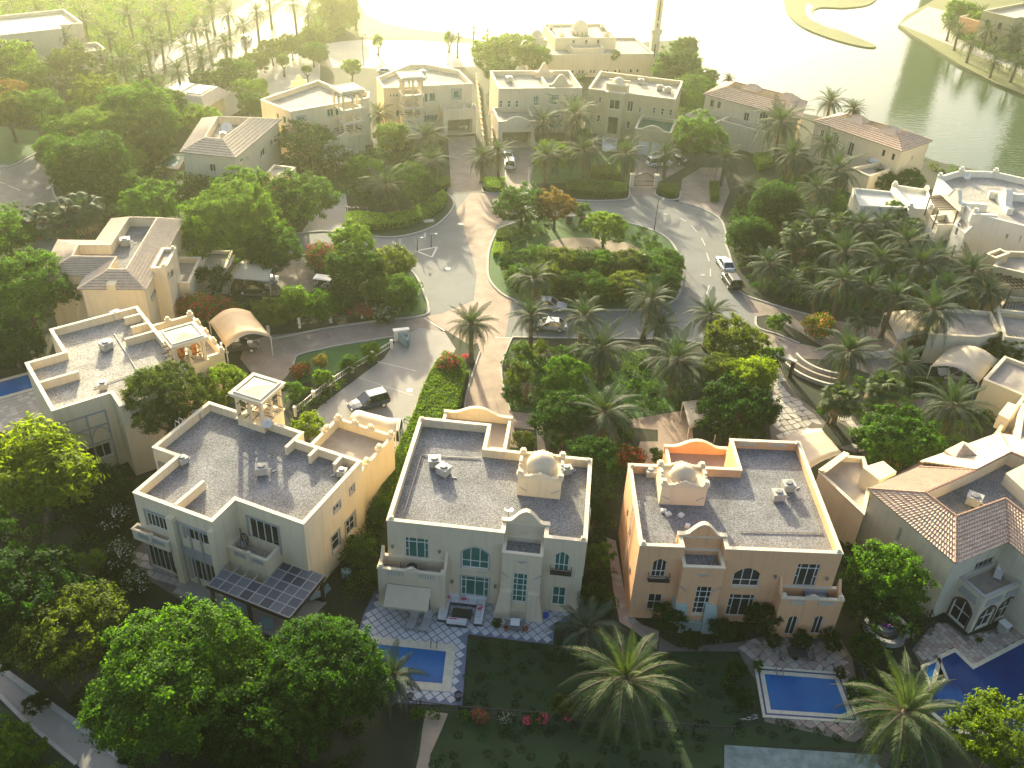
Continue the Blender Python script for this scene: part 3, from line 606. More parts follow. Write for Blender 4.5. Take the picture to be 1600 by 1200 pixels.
def satellite_dish(fr, x, y, z, lab, face=(-.3, -.9, .5), r=.45):
    t = thing('satellite_dish', lab, 'satellite dish', fr.w(x, y, z), 0)
    b = MB(); b.tube([(0, 0, 0), (0, 0, .7)], .035, 6); b.tube([(-.3, 0, .02), (.3, 0, .02)], .03, 5); b.build('mast', M['metal_grey'], t)
    d = MB(); d.lathe([(0.02, 0), (r * .5, .04), (r, .15), (r, .17), (r * .5, .06), (0.02, .02)], (0, 0, 0), 16); o = d.build('dish', M['metal_white'], t, loc=(0, 0, .8)); o.rotation_euler = Vector(face).to_track_quat('Z', 'Y').to_euler()
    a = MB(); a.bar((0, 0, .1), (0, 0, .1 + r), .03); a = a.build('feed_arm', M['metal_grey'], t, loc=(0, 0, .8)); a.rotation_euler = o.rotation_euler
def roof_ladder(fr, x, y, ztop, zbot, nrm=(-1, 0), lab='', par=None):
    """hooped steel ladder on an outside wall; nrm points away from the wall"""
    t = thing('roof_ladder', lab, 'ladder', fr.w(x, y, 0), fr.ang); nx, ny = nrm; b = MB(); tx, ty = -ny, nx
    for s_ in (-.25, .25):
        px_, py_ = tx * s_ + nx * .15, ty * s_ + ny * .15
        b.tube([(px_, py_, zbot), (px_, py_, ztop + .35), (px_ - nx * .15, py_ - ny * .15, ztop + .75), (px_ - nx * .5, py_ - ny * .5, ztop + .6), (px_ - nx * .6, py_ - ny * .6, ztop - .1)], .035, 5)
    b.build('rail', M['metal_white'], t)
    z = zbot + .3
    r0 = None
    while z < ztop:
        b = MB(); b.bar((tx * -.25 + nx * .15, ty * -.25 + ny * .15, z), (tx * .25 + nx * .15, ty * .25 + ny * .15, z), .03)
        b.build('rung', M['metal_white'], t); z += .45
def tile_slope(mb, a, b, c, d, rowh=.36, colw=.30, m=0):
    """pitched roof face a-b (eave) to d-c (ridge), made of overlapping courses of curved tiles"""
    a, b, c, d = map(Vector, (a, b, c, d)); n = (b - a).cross(d - a).normalized()
    if n.z < 0: n = -n
    h = max((d - a).length, (c - b).length); rows = max(2, int(((d + c) / 2 - (a + b) / 2).length / rowh))
    for i in range(rows):
        t0, t1 = i / rows, min(1, (i + 1.08) / rows); p0, p1 = a.lerp(d, t0), b.lerp(c, t0); q0, q1 = a.lerp(d, t1), b.lerp(c, t1)
        L_ = (p1 - p0).length; cols = max(1, int(L_ / colw)); vs = []; fs = []
        for k in range(cols * 2 + 1):
            u = k / (cols * 2); up = .065 if k % 2 else 0.0; j = random.uniform(-.004, .004)
            vs += [p0.lerp(p1, u) + n * (.125 + up + j), q0.lerp(q1, u) + n * (.03 + up + j), p0.lerp(p1, u) + n * -.01]
        for k in range(cols * 2): fs += [(3 * k, 3 * k + 3, 3 * k + 4, 3 * k + 1)]
        mb.add(vs, fs, m); mb.add(vs, [(3 * k + 2, 3 * k + 5, 3 * k + 3, 3 * k) for k in range(cols * 2)], 1)  # risers take the darker material, so the step shade is in the colour
def ridge(mb, a, b, r=.12, m=0):
    a, b = Vector(a), Vector(b); n = max(2, int((b - a).length / .4))
    for i in range(n):
        p, q = a.lerp(b, i / n), a.lerp(b, (i + 1.1) / n); mb.tube([p, q], [r, r * .8], 6, m)
def tiled(par, fr, outer, inner, ze, zr, zf, wm, tm='tile', rm='gravel', ops={}, skip=(), over=.35, rowh=.36, colw=.3, ridges=True, gold=()):
    """ring of tiled slopes round a sunken flat roof"""
    n = len(outer); wall = inset(outer, over); mb = MB()
    for i in range(n): wall_mesh(mb, Wall(fr, wall[i], wall[(i + 1) % n]), 0, ze - .02, ops.get(i, []))
    mb.build('wall', M[wm], par)
    b = MB(); ring(b, wall, ze - .03, outer, ze - .03, flip=True); ring(b, outer, ze - .03, outer, ze + .08); b.build('eaves', M['cream_trim'], par)
    for i in range(n):
        j = (i + 1) % n
        if i in skip: continue
        b = MB(); q = [(*outer[i], ze + .05), (*outer[j], ze + .05), (*inner[j], zr), (*inner[i], zr)]
        if i in gold: b.add(q, [(0, 1, 2, 3)])
        tile_slope(b, *q, rowh=rowh, colw=colw); stuff(b.build('roof_tiles', [M[tm], M['tile_riser_shade']], par))
    b = MB()
    for i in range(n):
        ridge(b, (*outer[i], ze + .12), (*inner[i], zr + .05)); ridge(b, (*inner[i], zr + .05), (*inner[(i + 1) % n], zr + .05), .13)
    stuff(b.build('ridge_tiles', M['tile_ridge' if tm == 'tile' else 'tile_pale'], par))
    b = MB(); ring(b, inner, zf, inner, zr, flip=True); b.build('inner_wall', M[wm], par)
    b = MB(); b.cap(inner, zf); b.build('flat_roof', M[rm], par)
    for i, lst in ops.items():
        W = Wall(fr, wall[i], wall[(i + 1) % n])
        for o in lst: window(par, W, o)
def wind_tower(par_lab, fr, x0, x1, y0, y1, zb, zt, posts=3, wm='cream_wall', own=None, pole=True):
    """open square wind tower: shaft, corner and middle posts, sloping cap"""
    t = own; b = MB(); b.box(x0 + .25, x1 - .25, y0 + .25, y1 - .25, 0 if zb > 0 else 0, zb); b.box(x0 + .12, x1 - .12, y0 + .12, y1 - .12, zb, zb + .15)
    xm, ym = (x0 + x1) / 2, (y0 + y1) / 2
    for sx, sy in ((1, 1), (1, -1), (-1, 1), (-1, -1)):
        b.bar((xm, ym, zb + .3), (xm + sx * (x1 - x0) * .42, ym + sy * (y1 - y0) * .42, zb + .3), .12, .3)
    b.build('tower_shaft', M[wm], t)
    e = .4; n = posts
    for i in range(n):
        for j in range(n):
            if 0 < i < n - 1 and 0 < j < n - 1: continue
            cx = x0 + e + (x1 - x0 - 2 * e) * i / (n - 1); cy = y0 + e + (y1 - y0 - 2 * e) * j / (n - 1)
            c = MB(); c.box(cx - .15, cx + .15, cy - .15, cy + .15, zb + .15, zt - .45); c.build('tower_post', M[wm], t)
    if pole:
        for k in range(2):
            z = zb + .9 + (zt - zb - 1.8) * k
            for i in range(3):
                yy = y0 + e + (y1 - y0 - 2 * e) * (.2 + .3 * i); c = MB(); c.tube([(x0 - .35, yy, z), (x1 + .35, yy, z)], .05, 5); c.build('pole', M['wood_brown'], t)
            for i in range(3):
                xx = x0 + e + (x1 - x0 - 2 * e) * (.2 + .3 * i); c = MB(); c.tube([(xx, y0 - .35, z + .12), (xx, y1 + .35, z + .12)], .05, 5); c.build('pole', M['wood_brown'], t)
    if zb < 4:
        for z in (5.6, 7.9):
            b = MB()
            for (a, c, q, d) in ((x0 + .1, x1 - .1, y0 + .1, y0 + .7), (x0 + .1, x1 - .1, y1 - .7, y1 - .1), (x0 + .1, x0 + .7, y0 + .7, y1 - .7), (x1 - .7, x1 - .1, y0 + .7, y1 - .7)): b.box(a, c, q, d, z, z + .35)
            b.build('tier', M['cream_trim'], t)
    b = MB(); b.box(x0, x1, y0, y1, zt - .45, zt - .12); b.box(x0 - .12, x1 + .12, y0 - .12, y1 + .12, zt - .12, zt)
    s_ = .38; b.add([(x0 + s_, y0 + s_, zt), (x1 - s_, y0 + s_, zt), (x1 - s_, y1 - s_, zt), (x0 + s_, y1 - s_, zt), (xm, ym, zt + .25)], [(0, 1, 4), (1, 2, 4), (2, 3, 4), (3, 0, 4)])
    for (a, c, q, d) in ((x0 + .2, x1 - .2, y0 + .2, y0 + .38), (x0 + .2, x1 - .2, y1 - .38, y1 - .2), (x0 + .2, x0 + .38, y0 + .38, y1 - .38), (x1 - .38, x1 - .2, y0 + .38, y1 - .38)): b.box(a, c, q, d, zt, zt + .12)
    b.build('tower_cap', M['cream_trim'], t)
def house(lab, fr, nm='villa', cat='villa', grp=None): return thing(nm, lab, cat, (fr.o.x, fr.o.y, 0), fr.ang, grp)
def merlons(par, pts, z, wm, s=.28, h=.3):
    for x, y in pts:
        b = MB(); b.box(x - s, x + s, y - s, y + s, z - .04, z + h * .5); b.box(x - s * .6, x + s * .6, y - s * .6, y + s * .6, z + h * .5, z + h); b.build('merlon', M[wm], par)
def paving(name, lab_mat, base_mat, pts, ang, size, joint, mats, z=.02, h=.035, lim=300, jit=0.0, irregular=False, brick=0.0, aspect=1.0):
    """a base sheet with every paving stone a piece of its own"""
    poly = ccw(gp(pts) if pts and isinstance(pts[0], tuple) and not isinstance(pts[0][0], Vector) and lab_mat != 'w' else pts); b = MB(); b.prism(poly, -.02, z); base = struct(b.build(name, M[base_mat]))
    ca, sa = math.cos(ang), math.sin(ang); cx = sum(p[0] for p in poly) / len(poly); cy = sum(p[1] for p in poly) / len(poly)
    loc = [((p[0] - cx) * ca + (p[1] - cy) * sa, -(p[0] - cx) * sa + (p[1] - cy) * ca) for p in poly]
    x0, x1 = min(p[0] for p in loc), max(p[0] for p in loc); y0, y1 = min(p[1] for p in loc), max(p[1] for p in loc)
    sx, sy = size * aspect, size; cells = []; rj = random.Random(5); jitd = {}
    def J(i, j):
        if (i, j) not in jitd: jitd[(i, j)] = (rj.uniform(-jit, jit) * sx, rj.uniform(-jit, jit) * sy)
        return jitd[(i, j)]
    ni, nj = int((x1 - x0) / sx) + 2, int((y1 - y0) / sy) + 2
    for i in range(ni):
        for j in range(nj):
            off = brick * sx * (j % 2); q = []
            for (a, c) in ((0, 0), (1, 0), (1, 1), (0, 1)):
                jx, jy = J(i + a, j + c); q.append((x0 - off + (i + a) * sx + jx, y0 + (j + c) * sy + jy))
            mx = sum(p[0] for p in q) / 4; my = sum(p[1] for p in q) / 4
            q = [(mx + (p[0] - mx) * (1 - joint / sx * 2), my + (p[1] - my) * (1 - joint / sy * 2)) for p in q]
            if all(inside(p, loc) for p in q): cells.append((mx, my, q))
    wp = lambda p: (cx + p[0] * ca - p[1] * sa, cy + p[0] * sa + p[1] * ca)
    cells.sort(key=lambda c: (Vector((*wp((c[0], c[1])), 0)) - CAMP).length)
    shared = {}; rest = MB()
    for k, (mx, my, q) in enumerate(cells):
        if irregular and rj.random() < .5:
            e = rj.randrange(4); q = q[:e] + [tuple((Vector(q[e - 1]) * .7 + Vector(q[e]) * .3)), tuple((Vector(q[e]) * .65 + Vector(q[(e + 1) % 4]) * .35))][0:2] + q[e + 1:]
        W_ = [wp(p) for p in q]; w0 = wp((mx, my)); zz = z + h + rj.uniform(-.006, .006)
        if k < lim:
            if not jit and not irregular:
                if 'm' not in shared: bb = MB(); bb.prism([(p[0] - w0[0], p[1] - w0[1]) for p in W_], z - .005, z + h); shared['m'] = [bb.mesh('tile', M[m_]) for m_ in mats]
                link('tile', shared['m'][rj.randrange(len(mats))], base, (w0[0], w0[1], rj.uniform(-.004, .004)))
            else: bb = MB(); bb.prism([(p[0] - w0[0], p[1] - w0[1]) for p in W_], z - .005, zz); bb.build('paving_stone', M[mats[rj.randrange(len(mats))]], base, loc=(w0[0], w0[1], 0))
        else: rest.prism(W_, z - .005, zz, rj.randrange(len(mats)))
    if rest.v: stuff(rest.build('paving_stones', [M[m_] for m_ in mats], base))
    return base
# ================================================================ the two twin villas with dome turrets
def dome_villa(fr, polypx, wm, lab, bay, ped, turret, wing, specs, back, gm, tealbase=False, tm='cream_trim'):
    t = house(lab, fr); loc = ortho(fr.poly(polypx, 8.6)); x0b, x1b, yb, yn = bay
    poly = [loc[0], (x0b, loc[0][1]), (x0b, yn), (x1b, yn), (x1b, loc[1][1])] + loc[1:]
    ei = {'L': 0, 'R': 4}
    # main mass; edge 0 front left, edge 4 front right
    ops = ops_px(fr, poly, [(ei[s[0]],) + s[1:] for s in specs if s[0] in ei])
    for lst in ops.values():
        for o in lst: o.setdefault('gm', gm)
    block(t, fr, poly, 8.6, 7.7, wm, tm, 'gravel', ops)
    bp = [(x0b, yb), (x1b, yb), (x1b, yn - .02), (x0b, yn - .02)]
    bo = ops_px(fr, bp, [(0,) + s[1:] for s in specs if s[0] == 'B'])
    for lst in bo.values():
        for o in lst: o.setdefault('gm', gm)
    block(t, fr, bp, 7.35, 6.75, wm, tm, 'gravel', bo, th=.22, wname='bay', pname='bay_parapet', rname='bay_roof')
    # flared foot of the bay
    b = MB(); m_ = 'teal_wall' if tealbase else wm
    for s_ in (0, 1):
        xa, xb = (x0b - .5, x0b + .95) if s_ == 0 else (x1b - .95, x1b + .5); k = (-1, 1)[s_]; xi = x0b if s_ == 0 else x1b
        xs = (xa, xb) if s_ == 0 else (xb, xa)
        o_ = xa if s_ == 0 else xb; i_ = xb if s_ == 0 else xa
        b.add([(o_ - 0, yb - .55, 0), (i_, yb - .55, 0), (i_, yb - .003, 0), (o_, .0, 0), (xi, yb - .25, 3.0), (i_, yb - .25, 3.0), (i_, yb - .003, 3.1), (xi + k * .08, .0, 3.0)],
              [(0, 1, 5, 4), (1, 2, 6, 5), (2, 3, 7, 6), (3, 0, 4, 7), (4, 5, 6, 7)])
    b.box(x0b + .95, x1b - .95, yb - .3, yb - .003, 0, 1.05)
    b.build('bay_foot', M[m_], t)
    for s_ in (-1, 1):                                            # stepped relief beside the stair window
        b = MB(); xc = (x0b + x1b) / 2 + s_ * 1.15
        for i in range(4): b.box(xc + s_ * i * .16 - .06, xc + s_ * i * .16 + .06, yb - .05, yb - .004, 4.55 + i * .14, 4.72 + i * .14)
        b.build('relief', M['trim_grey'], t)
    b = MB(); xc = (x0b + x1b) / 2; b.box(xc - .45, xc + .45, yb - .05, yb - .004, 6.45, 6.55); b.box(xc - .2, xc + .2, yb - .07, yb - .004, 6.3, 6.45); b.build('relief', M['trim_grey'], t)
    curved_top(t, (x0b - .35, yn + .02), (x1b + .35, yn + .02), 6.7, ped[0], ped[1], .35, wm, tm)
    # turret with dome
    tx0, tx1, ty0, ty1 = turret; zt = 9.75
    b = MB(); b.box(tx0, tx1, ty0, ty1, 7.6, zt); b.build('turret', M['cream_wall'], t)
    b = MB(); s_ = .06
    for (a, c, q, d) in ((tx0 - s_, tx1 + s_, ty0 - s_, ty0 + .22), (tx0 - s_, tx1 + s_, ty1 - .22, ty1 + s_), (tx0 - s_, tx0 + .22, ty0 + .22, ty1 - .22), (tx1 - .22, tx1 + s_, ty0 + .22, ty1 - .22)): b.box(a, c, q, d, zt - .03, zt + .22)
    b.build('turret_parapet', M[tm], t)
    xm, ym = (tx0 + tx1) / 2, (ty0 + ty1) / 2; W_, D_ = tx1 - tx0, ty1 - ty0
    for (cx, cy) in ((tx0 + .15, ty0 + .15), (tx1 - .15, ty0 + .15), (tx0 + .15, ty1 - .15), (tx1 - .15, ty1 - .15)):
        b = MB(); b.box(cx - .28, cx + .28, cy - .28, cy + .28, zt + .2, zt + .45); b.box(cx - .18, cx + .18, cy - .18, cy + .18, zt + .45, zt + .68); b.build('merlon', M[tm], t)
    for dx, dy, n_, horiz in ((0, ty0 + .08, 7, 1), (0, ty1 - .08, 7, 1), (tx0 + .08, 0, 5, 0), (tx1 - .08, 0, 5, 0)):
        b = MB()
        for i in range(n_):
            k = abs(i - n_ // 2); hh = .42 - .12 * k; c = (i - n_ // 2) * .33
            if hh < .06: continue
            if horiz: b.box(xm + c - .17, xm + c + .17, dy - .12, dy + .12, zt + .2, zt + .2 + hh)
            else: b.box(dx - .12, dx + .12, ym + c - .17, ym + c + .17, zt + .2, zt + .2 + hh)
        b.build('stepped_crest', M[tm], t)
    rd = min(W_, D_) * .40
    b = MB(); prof = [(rd + .08, 0), (rd + .08, .12), (rd, .14)] + [(rd * math.cos(a), .14 + rd * .95 * math.sin(a)) for a in [i * math.pi / 2 / 9 for i in range(1, 9)]] + [(.02, .14 + rd * .97)]
    b.lathe(prof, (xm, ym, zt), 28); b.build('dome', M['beige_wall' if wm == 'beige_wall' else 'canopy'], t, smooth=True)
    for sx in (tx0 + .5, tx1 - .5):
        b = MB()
        for i in range(4): b.box(sx - .3 + i * .17, sx - .2 + i * .17, ty0 - .04, ty0 - .003, 8.25 + .1 * (i if sx < xm else 3 - i) * -1 + .3, 8.4 + .1 * (i if sx < xm else 3 - i) * -1 + .3)
        b.build('relief', M['trim_grey'], t)
    # parapet corner merlons and pierced panels
    merlons(t, [(loc[0][0] + .3, loc[0][1] + .3), (loc[1][0] - .3, loc[1][1] + .3), (loc[2][0] - .3, loc[2][1] - .3), (loc[5][0] + .3, loc[5][1] - .3)], 8.6, tm, .2, .22)
    # balcony wing
    wx0, wx1, wy = wing; wp = [(wx0, wy), (wx1, wy), (wx1, loc[0][1] - .004), (wx0, loc[0][1] - .004)]
    wo = ops_px(fr, wp, [(0,) + s[1:] for s in specs if s[0] == 'W'])
    for lst in wo.values():
        for o in lst: o.setdefault('gm', gm)
    block(t, fr, wp, 4.75, 3.75, wm, tm, 'terrace', wo, th=.22, wname='balcony_block', pname='balcony_parapet', rname='balcony_floor')
    W = wx1 - wx0
    for cx in (wx0 + W * .27, wx0 + W * .73):                       # pierced panels
        b = MB(); b.box(cx - .62, cx + .62, wy - .03, wy - .003, 4.1, 4.5); o_ = b.build('pierced_panel', M['trim_grey'], t)
        b = MB()
        for i in range(5):
            for j in range(2): b.box(cx - .52 + i * .23, cx - .40 + i * .23, wy - .05, wy - .031, 4.14 + j * .18, 4.26 + j * .18)
        stuff(b.build('lattice', M[tm], o_))
    b = MB(); xc = (wx0 + wx1) / 2
    for k, hw in enumerate((.55, .36, .18)): b.box(xc - hw, xc + hw, wy - .06, wy + .2, 4.74 + k * .13, 4.74 + (k + 1) * .13)
    b.build('stepped_crest', M[tm], t); merlons(t, [(wx0 + .2, wy + .2), (wx1 - .2, wy + .2)], 4.75, tm, .22, .3)
    # sloping cheek walls up to the house wall
    for x in (wx0 + .002, wx1 - .242):
        b = MB(); b.add([(x, wy + .5, 4.72), (x + .24, wy + .5, 4.72), (x + .24, -.01, 4.72), (x, -.01, 4.72), (x, -.01, 5.7), (x + .24, -.01, 5.7), (x, wy + .9, 4.85), (x + .24, wy + .9, 4.85)], [(0, 1, 7, 6), (6, 7, 5, 4), (1, 2, 5, 7), (3, 0, 6, 4)]); b.build('cheek_wall', M[wm], t)
    # back porch with curved top
    bx0, bx1, by0, by1, zp = back; pp = [(bx0, by0), (bx1, by0), (bx1, by1), (bx0, by1)]
    block(t, fr, pp, zp, zp - .75, wm, tm, 'paver', {}, th=.25, wname='porch', pname='porch_parapet', rname='porch_roof')
    curved_top(t, (bx0 - .1, by1 - .30), (bx1 + .1, by1 - .30), zp - .7, zp + .12, zp + .95, .3, wm, tm)
    return t, poly, loc
f2 = Fr((601, 812), (915, 846), 8.6)
v2, p2, l2 = dome_villa(f2, [(601, 812), (915, 846), (926, 721), (764, 696), (763, 663), (659, 651)], 'beige_wall', 'beige flat-roofed villa with small dome behind the blue pool with diamond tiles',
    (9.95, 13.25, -.95, 1.3), (8.75, 9.95), (10.4, 14.2, 5.8, 9.1), (-.35, 5.35, -1.75), [
    ('L', 632, 839, 670, 875, dict(sty='slider')), ('L', 721, 886, 764.5, 857.5, dict(sty='arch3', ar=.38, surround=.1)), ('L', 720.5, 899, 763, 936, dict(sty='slider', nm='glass_door', surround=.1)),
    ('R', 865, 892, 891, 864, dict(sty='arch3', ar=.55)), ('R', 861, 945, 885, 919, dict(sty='grid')), ('B', 799.5, 940, 825, 898, dict(sty='stair', t=.07)),
    ('W', 604, 911, 672, 958, dict(sty='void', depth=1.2, gm='glass_dark'))], (1.7, 8.5, 14.5, 19.9, 5.6), 'glass_teal')
f3 = Fr((1006, 852), (1322, 865), 8.6)
v3, p3, l3 = dome_villa(f3, [(1006, 852), (1322, 865), (1245, 689), (1142, 686), (1153, 733), (976, 722)], 'orange_wall', 'orange flat-roofed villa with small dome behind the rectangular pool',
    (3.3, 6.7, -.95, 1.3), (8.75, 9.95), (2.05, 6.0, 6.1, 8.9), (11.75, 16.9, -1.5), [
    ('R', 1237, 915.5, 1284, 882.5, dict(sty='slider')), ('R', 1142, 915.5, 1192, 888.5, dict(sty='arch3', ar=.4)), ('R', 1132, 962, 1181, 930, dict(sty='slider', nm='glass_door')),
    ('L', 1016, 902, 1044, 874, dict(sty='arch3', ar=.5)), ('L', 1009, 953, 1036, 929, dict(sty='grid')), ('B', 1080, 959, 1114, 917.5, dict(sty='stair', t=.07)),
    ('W', 1224, 992, 1249, 963, dict(sty='two', ar=.4, nm='glass_door')), ('W', 1265, 991, 1289, 963, dict(sty='two', ar=.4, nm='glass_door'))], (4.2, 10.4, 10.4, 17.2, 5.6), 'glass_dark', True)
# balconettes of the small arched windows
for fr, par, x0, x1 in ((f2, v2, 13.95, 15.75), (f3, v3, .75, 2.55)):
    b = MB(); y = -.45
    b.box(x0, x1, y, -.003, 4.85, 4.95); b.box(x0, x1, y, y + .04, 5.5, 5.55)
    for i in range(13): xx = x0 + .02 + (x1 - x0 - .06) * i / 12; b.box(xx, xx + .03, y + .005, y + .035, 4.95, 5.5)
    for xx in (x0, x1 - .04): b.box(xx, xx + .04, y + .04, -.01, 5.45, 5.55)
    b.build('balconette', M['metal_black'], par)
# wall lamps
for fr, par, pts in ((f2, v2, [(.6, 5.6), (4.6, 5.6), (5.7, 2.2), (9.4, 2.2)]), (f3, v3, [(11.3, 5.6), (15.6, 5.6), (10.9, 2.3)])):
    for x, z in pts:
        b = MB(); b.lathe([(.02, 0), (.1, .05), (.13, .2), (.1, .32), (.02, .36)], (x, -.16, z), 8); b.box(x - .03, x + .03, -.1, -.003, z + .14, z + .2); b.build('wall_lamp', M['metal_grey'], par)
# pierced panels on back parapets (inner face)
for fr, par, xs, y in ((f2, v2, (1.9, 4.7), l2[4][1] - .283), (f3, v3, (11.4, 14.2), l3[2][1] - .283)):
    for xc in xs:
        b = MB(); b.box(xc - .75, xc + .75, y - .03, y - .004, 8.1, 8.42); o_ = b.build('pierced_panel', M['cream_trim'], par); c = MB()
        for i in range(7):
            for j in range(2): c.box(xc - .68 + i * .2, xc - .56 + i * .2, y - .045, y - .031, 8.14 + j * .13, 8.23 + j * .13)
        stuff(c.build('lattice', M['trim_grey'], o_))
# roof equipment
def on_roof(fr, px, py, z=7.7): return fr.g(px, py, z)
x, y = on_roof(f2, 679, 728); ac_unit(f2, x, y, 7.7, .2, 1.15, 'left of the pair on the beige villa roof')
x, y = on_roof(f2, 693, 741); ac_unit(f2, x, y, 7.7, -.5, 1.15, 'right of the pair on the beige villa roof')
x, y = on_roof(f3, 1214, 780); ac_unit(f3, x, y, 7.7, .1, 1.1, 'nearer of the pair on the orange villa roof')
x, y = on_roof(f3, 1230, 766); ac_unit(f3, x, y, 7.7, .1, 1.1, 'farther of the pair on the orange villa roof')
x, y = on_roof(f2, 885, 740); ac_unit(f2, x, y, 7.7, .4, .9, 'beside the dome turret of the beige villa')
x, y = on_roof(f3, 1016, 744); ac_unit(f3, x, y, 7.7, .0, .9, 'tucked left of the dome turret on the orange villa')
x, y = on_roof(f2, 794, 809); satellite_dish(f2, x, y, 7.7, 'tan satellite dish lying low by the curved gable of the beige villa', (0.1, .2, 1), .42)
x, y = on_roof(f2, 816, 808); t = thing('roof_vent', 'small tan roof vent cowl behind the curved gable of the beige villa', 'vent', f2.w(x, y, 7.7))
b = MB(); b.lathe([(.25, 0), (.25, .35), (.38, .38), (.3, .55), (.03, .6)], (0, 0, 0), 12); b.build('cowl', M['ac_grey'], t)
for k, (px, py) in enumerate([(1037, 799), (1044, 804), (1064, 806), (1074, 823)]):
    x, y = on_roof(f3, px, py); b = MB(); b.box(-.24, .24, -.2, .2, 0, .2); b.box(-.2, .2, -.16, .16, .2, .24)
    o = b.build('roof_block', M['frame_white'], None, loc=f3.w(x, y, 7.7)); o.rotation_euler = (0, 0, .4 * k)
    tag(o, ['white concrete block leftmost of four beside the dome turret', 'white concrete block second from left beside the dome turret', 'white concrete block alone in the turret shadow', 'white concrete block nearest the curved gable of the orange villa'][k], 'block', 'white blocks on the orange villa roof')
roof_ladder(f2, l2[1][0] + .0, 3.3, 8.6, 1.5, (1, 0), 'white hooped ladder on the right wall of the beige villa')
roof_ladder(f3, l3[0][0] - .0, 4.4, 8.6, 1.5, (-1, 0), 'white hooped ladder on the left wall of the orange villa')
# windows on the sunlit side of the orange villa
for (u, z) in ((3.2, 5.3), (5.6, 5.2), (8.3, 3.2)):
    W = Wall(f3, l3[5], l3[0]); b = MB(); b.box(0, 0, 0, 0, 0, 0) if 0 else None
    q = lambda s_, v, z_: W.p(s_, v, z_)
    b.add([q(u - .2, .004, z), q(u + .2, .004, z), q(u + .2, .05, z), q(u - .2, .05, z), q(u - .2, .004, z + .7), q(u + .2, .004, z + .7), q(u + .2, .05, z + .7), q(u - .2, .05, z + .7)], [(0, 3, 2, 1), (4, 5, 6, 7), (0, 1, 5, 4), (1, 2, 6, 5), (2, 3, 7, 6), (3, 0, 4, 7)]); b.build('side_lamp', M['metal_grey'], v3)

# ================================================================ villa with wind tower and glass pergola (lower left)
f1 = Fr((207.5, 769), (331.5, 815), 8.6)
v1 = house('cream flat-roofed villa with square wind tower and glass pergola', f1)
p1 = [(0, 0), (8.15, 0), (8.15, 3.0), (14.9, 3.0), (14.9, 12.1), (8.0, 12.1), (8.0, 13.3), (-2.7, 13.3), (-2.7, 5.45), (0, 5.45)]
o1 = ops_px(f1, p1, [(0, 226, 796, 268, 834, dict(sty='six', fm='frame_white', surround=.14)), (0, 232, 893, 272, 852, dict(sty='six', nm='glass_door', surround=.12)),
    (0, 287, 822, 331, 856, dict(sty='three', surround=.25, t=.1)), (0, 303, 903, 338, 874, dict(sty='three', surround=.22, nm='glass_door', t=.1)),
    (2, 387, 807, 437, 852, dict(sty='four', surround=.2, t=.1)), (3, 547, 774, 553, 756, dict(sty='two', surround=.1)), (3, 522, 803, 531, 782, dict(sty='two', surround=.1)), (3, 542, 840, 554, 800, dict(sty='grid', surround=.2)), (3, 520, 865, 530, 826, dict(sty='tall', surround=.12)),
    (8, 249, 722, 257, 733, dict(sty='two', surround=.15))])
for o in o1.get(2, []): o['z0'] = 4.0
block(v1, f1, p1, 8.6, 7.7, 'cream_wall', 'cream_trim', 'gravel', o1)
for a, c in (((4.15, .3), (4.3, 3.75)), ((7.86, 12.0), (7.86, 10.7)), ((10.4, 11.8), (10.4, 10.6)), ((13.0, 11.8), (13.0, 10.6))): fin(v1, a, c, 7.65, 8.62)
# framed bay of grey pilasters
b = MB()
for x in (4.35, 5.45, 6.55, 7.6): b.box(x - .07, x + .07, -.12, -.003, .1, 7.0)
b.box(4.28, 7.67, -.16, -.003, 7.0, 7.15); b.box(4.42, 7.53, -.08, -.003, 3.2, 4.4); b.build('pilaster_frame', M['trim_grey'], v1)
b = MB(); b.box(3.55, 4.25, -.5, -.003, 0, 7.6); b.box(7.7, 8.14, -.35, -.003, 0, 7.6); b.build('pier', M['cream_wall'], v1)
# left balcony
bl = [(-.35, -.75), (3.5, -.75), (3.5, -.004), (-.35, -.004)]
block(v1, f1, bl, 4.95, 4.05, 'cream_wall', 'cream_trim', 'terrace', {}, th=.15, z0=3.75, wname='balcony', pname='balcony_parapet', rname='balcony_floor')
for x in (.3, 1.9):
    b = MB(); b.box(x, x + 1.2, -.79, -.753, 4.25, 4.72); b.build('balcony_panel', M['trim_grey'], v1)
b = MB(); b.box(1.5, 1.85, -.83, -.55, 4.0, 5.1); b.box(-.3, 3.4, -.55, -.1, 4.0, 4.04); b.build('balcony_pier', M['cream_trim'], v1)
# right balcony over the pergola
br = [(8.2, 1.1), (12.2, 1.1), (12.2, 2.996), (8.2, 2.996)]
block(v1, f1, br, 4.9, 3.95, 'cream_wall', 'cream_trim', 'terrace', {}, th=.2, z0=0, wname='balcony_block', pname='balcony_parapet', rname='balcony_floor')
for x in (8.9, 10.7):
    b = MB(); b.box(x, x + 1.1, 1.06, 1.097, 4.2, 4.65); b.build('balcony_panel', M['trim_grey'], v1)
b = MB(); b.box(10.15, 10.5, 1.0, 1.3, 3.9, 5.1); b.build('balcony_pier', M['cream_trim'], v1)
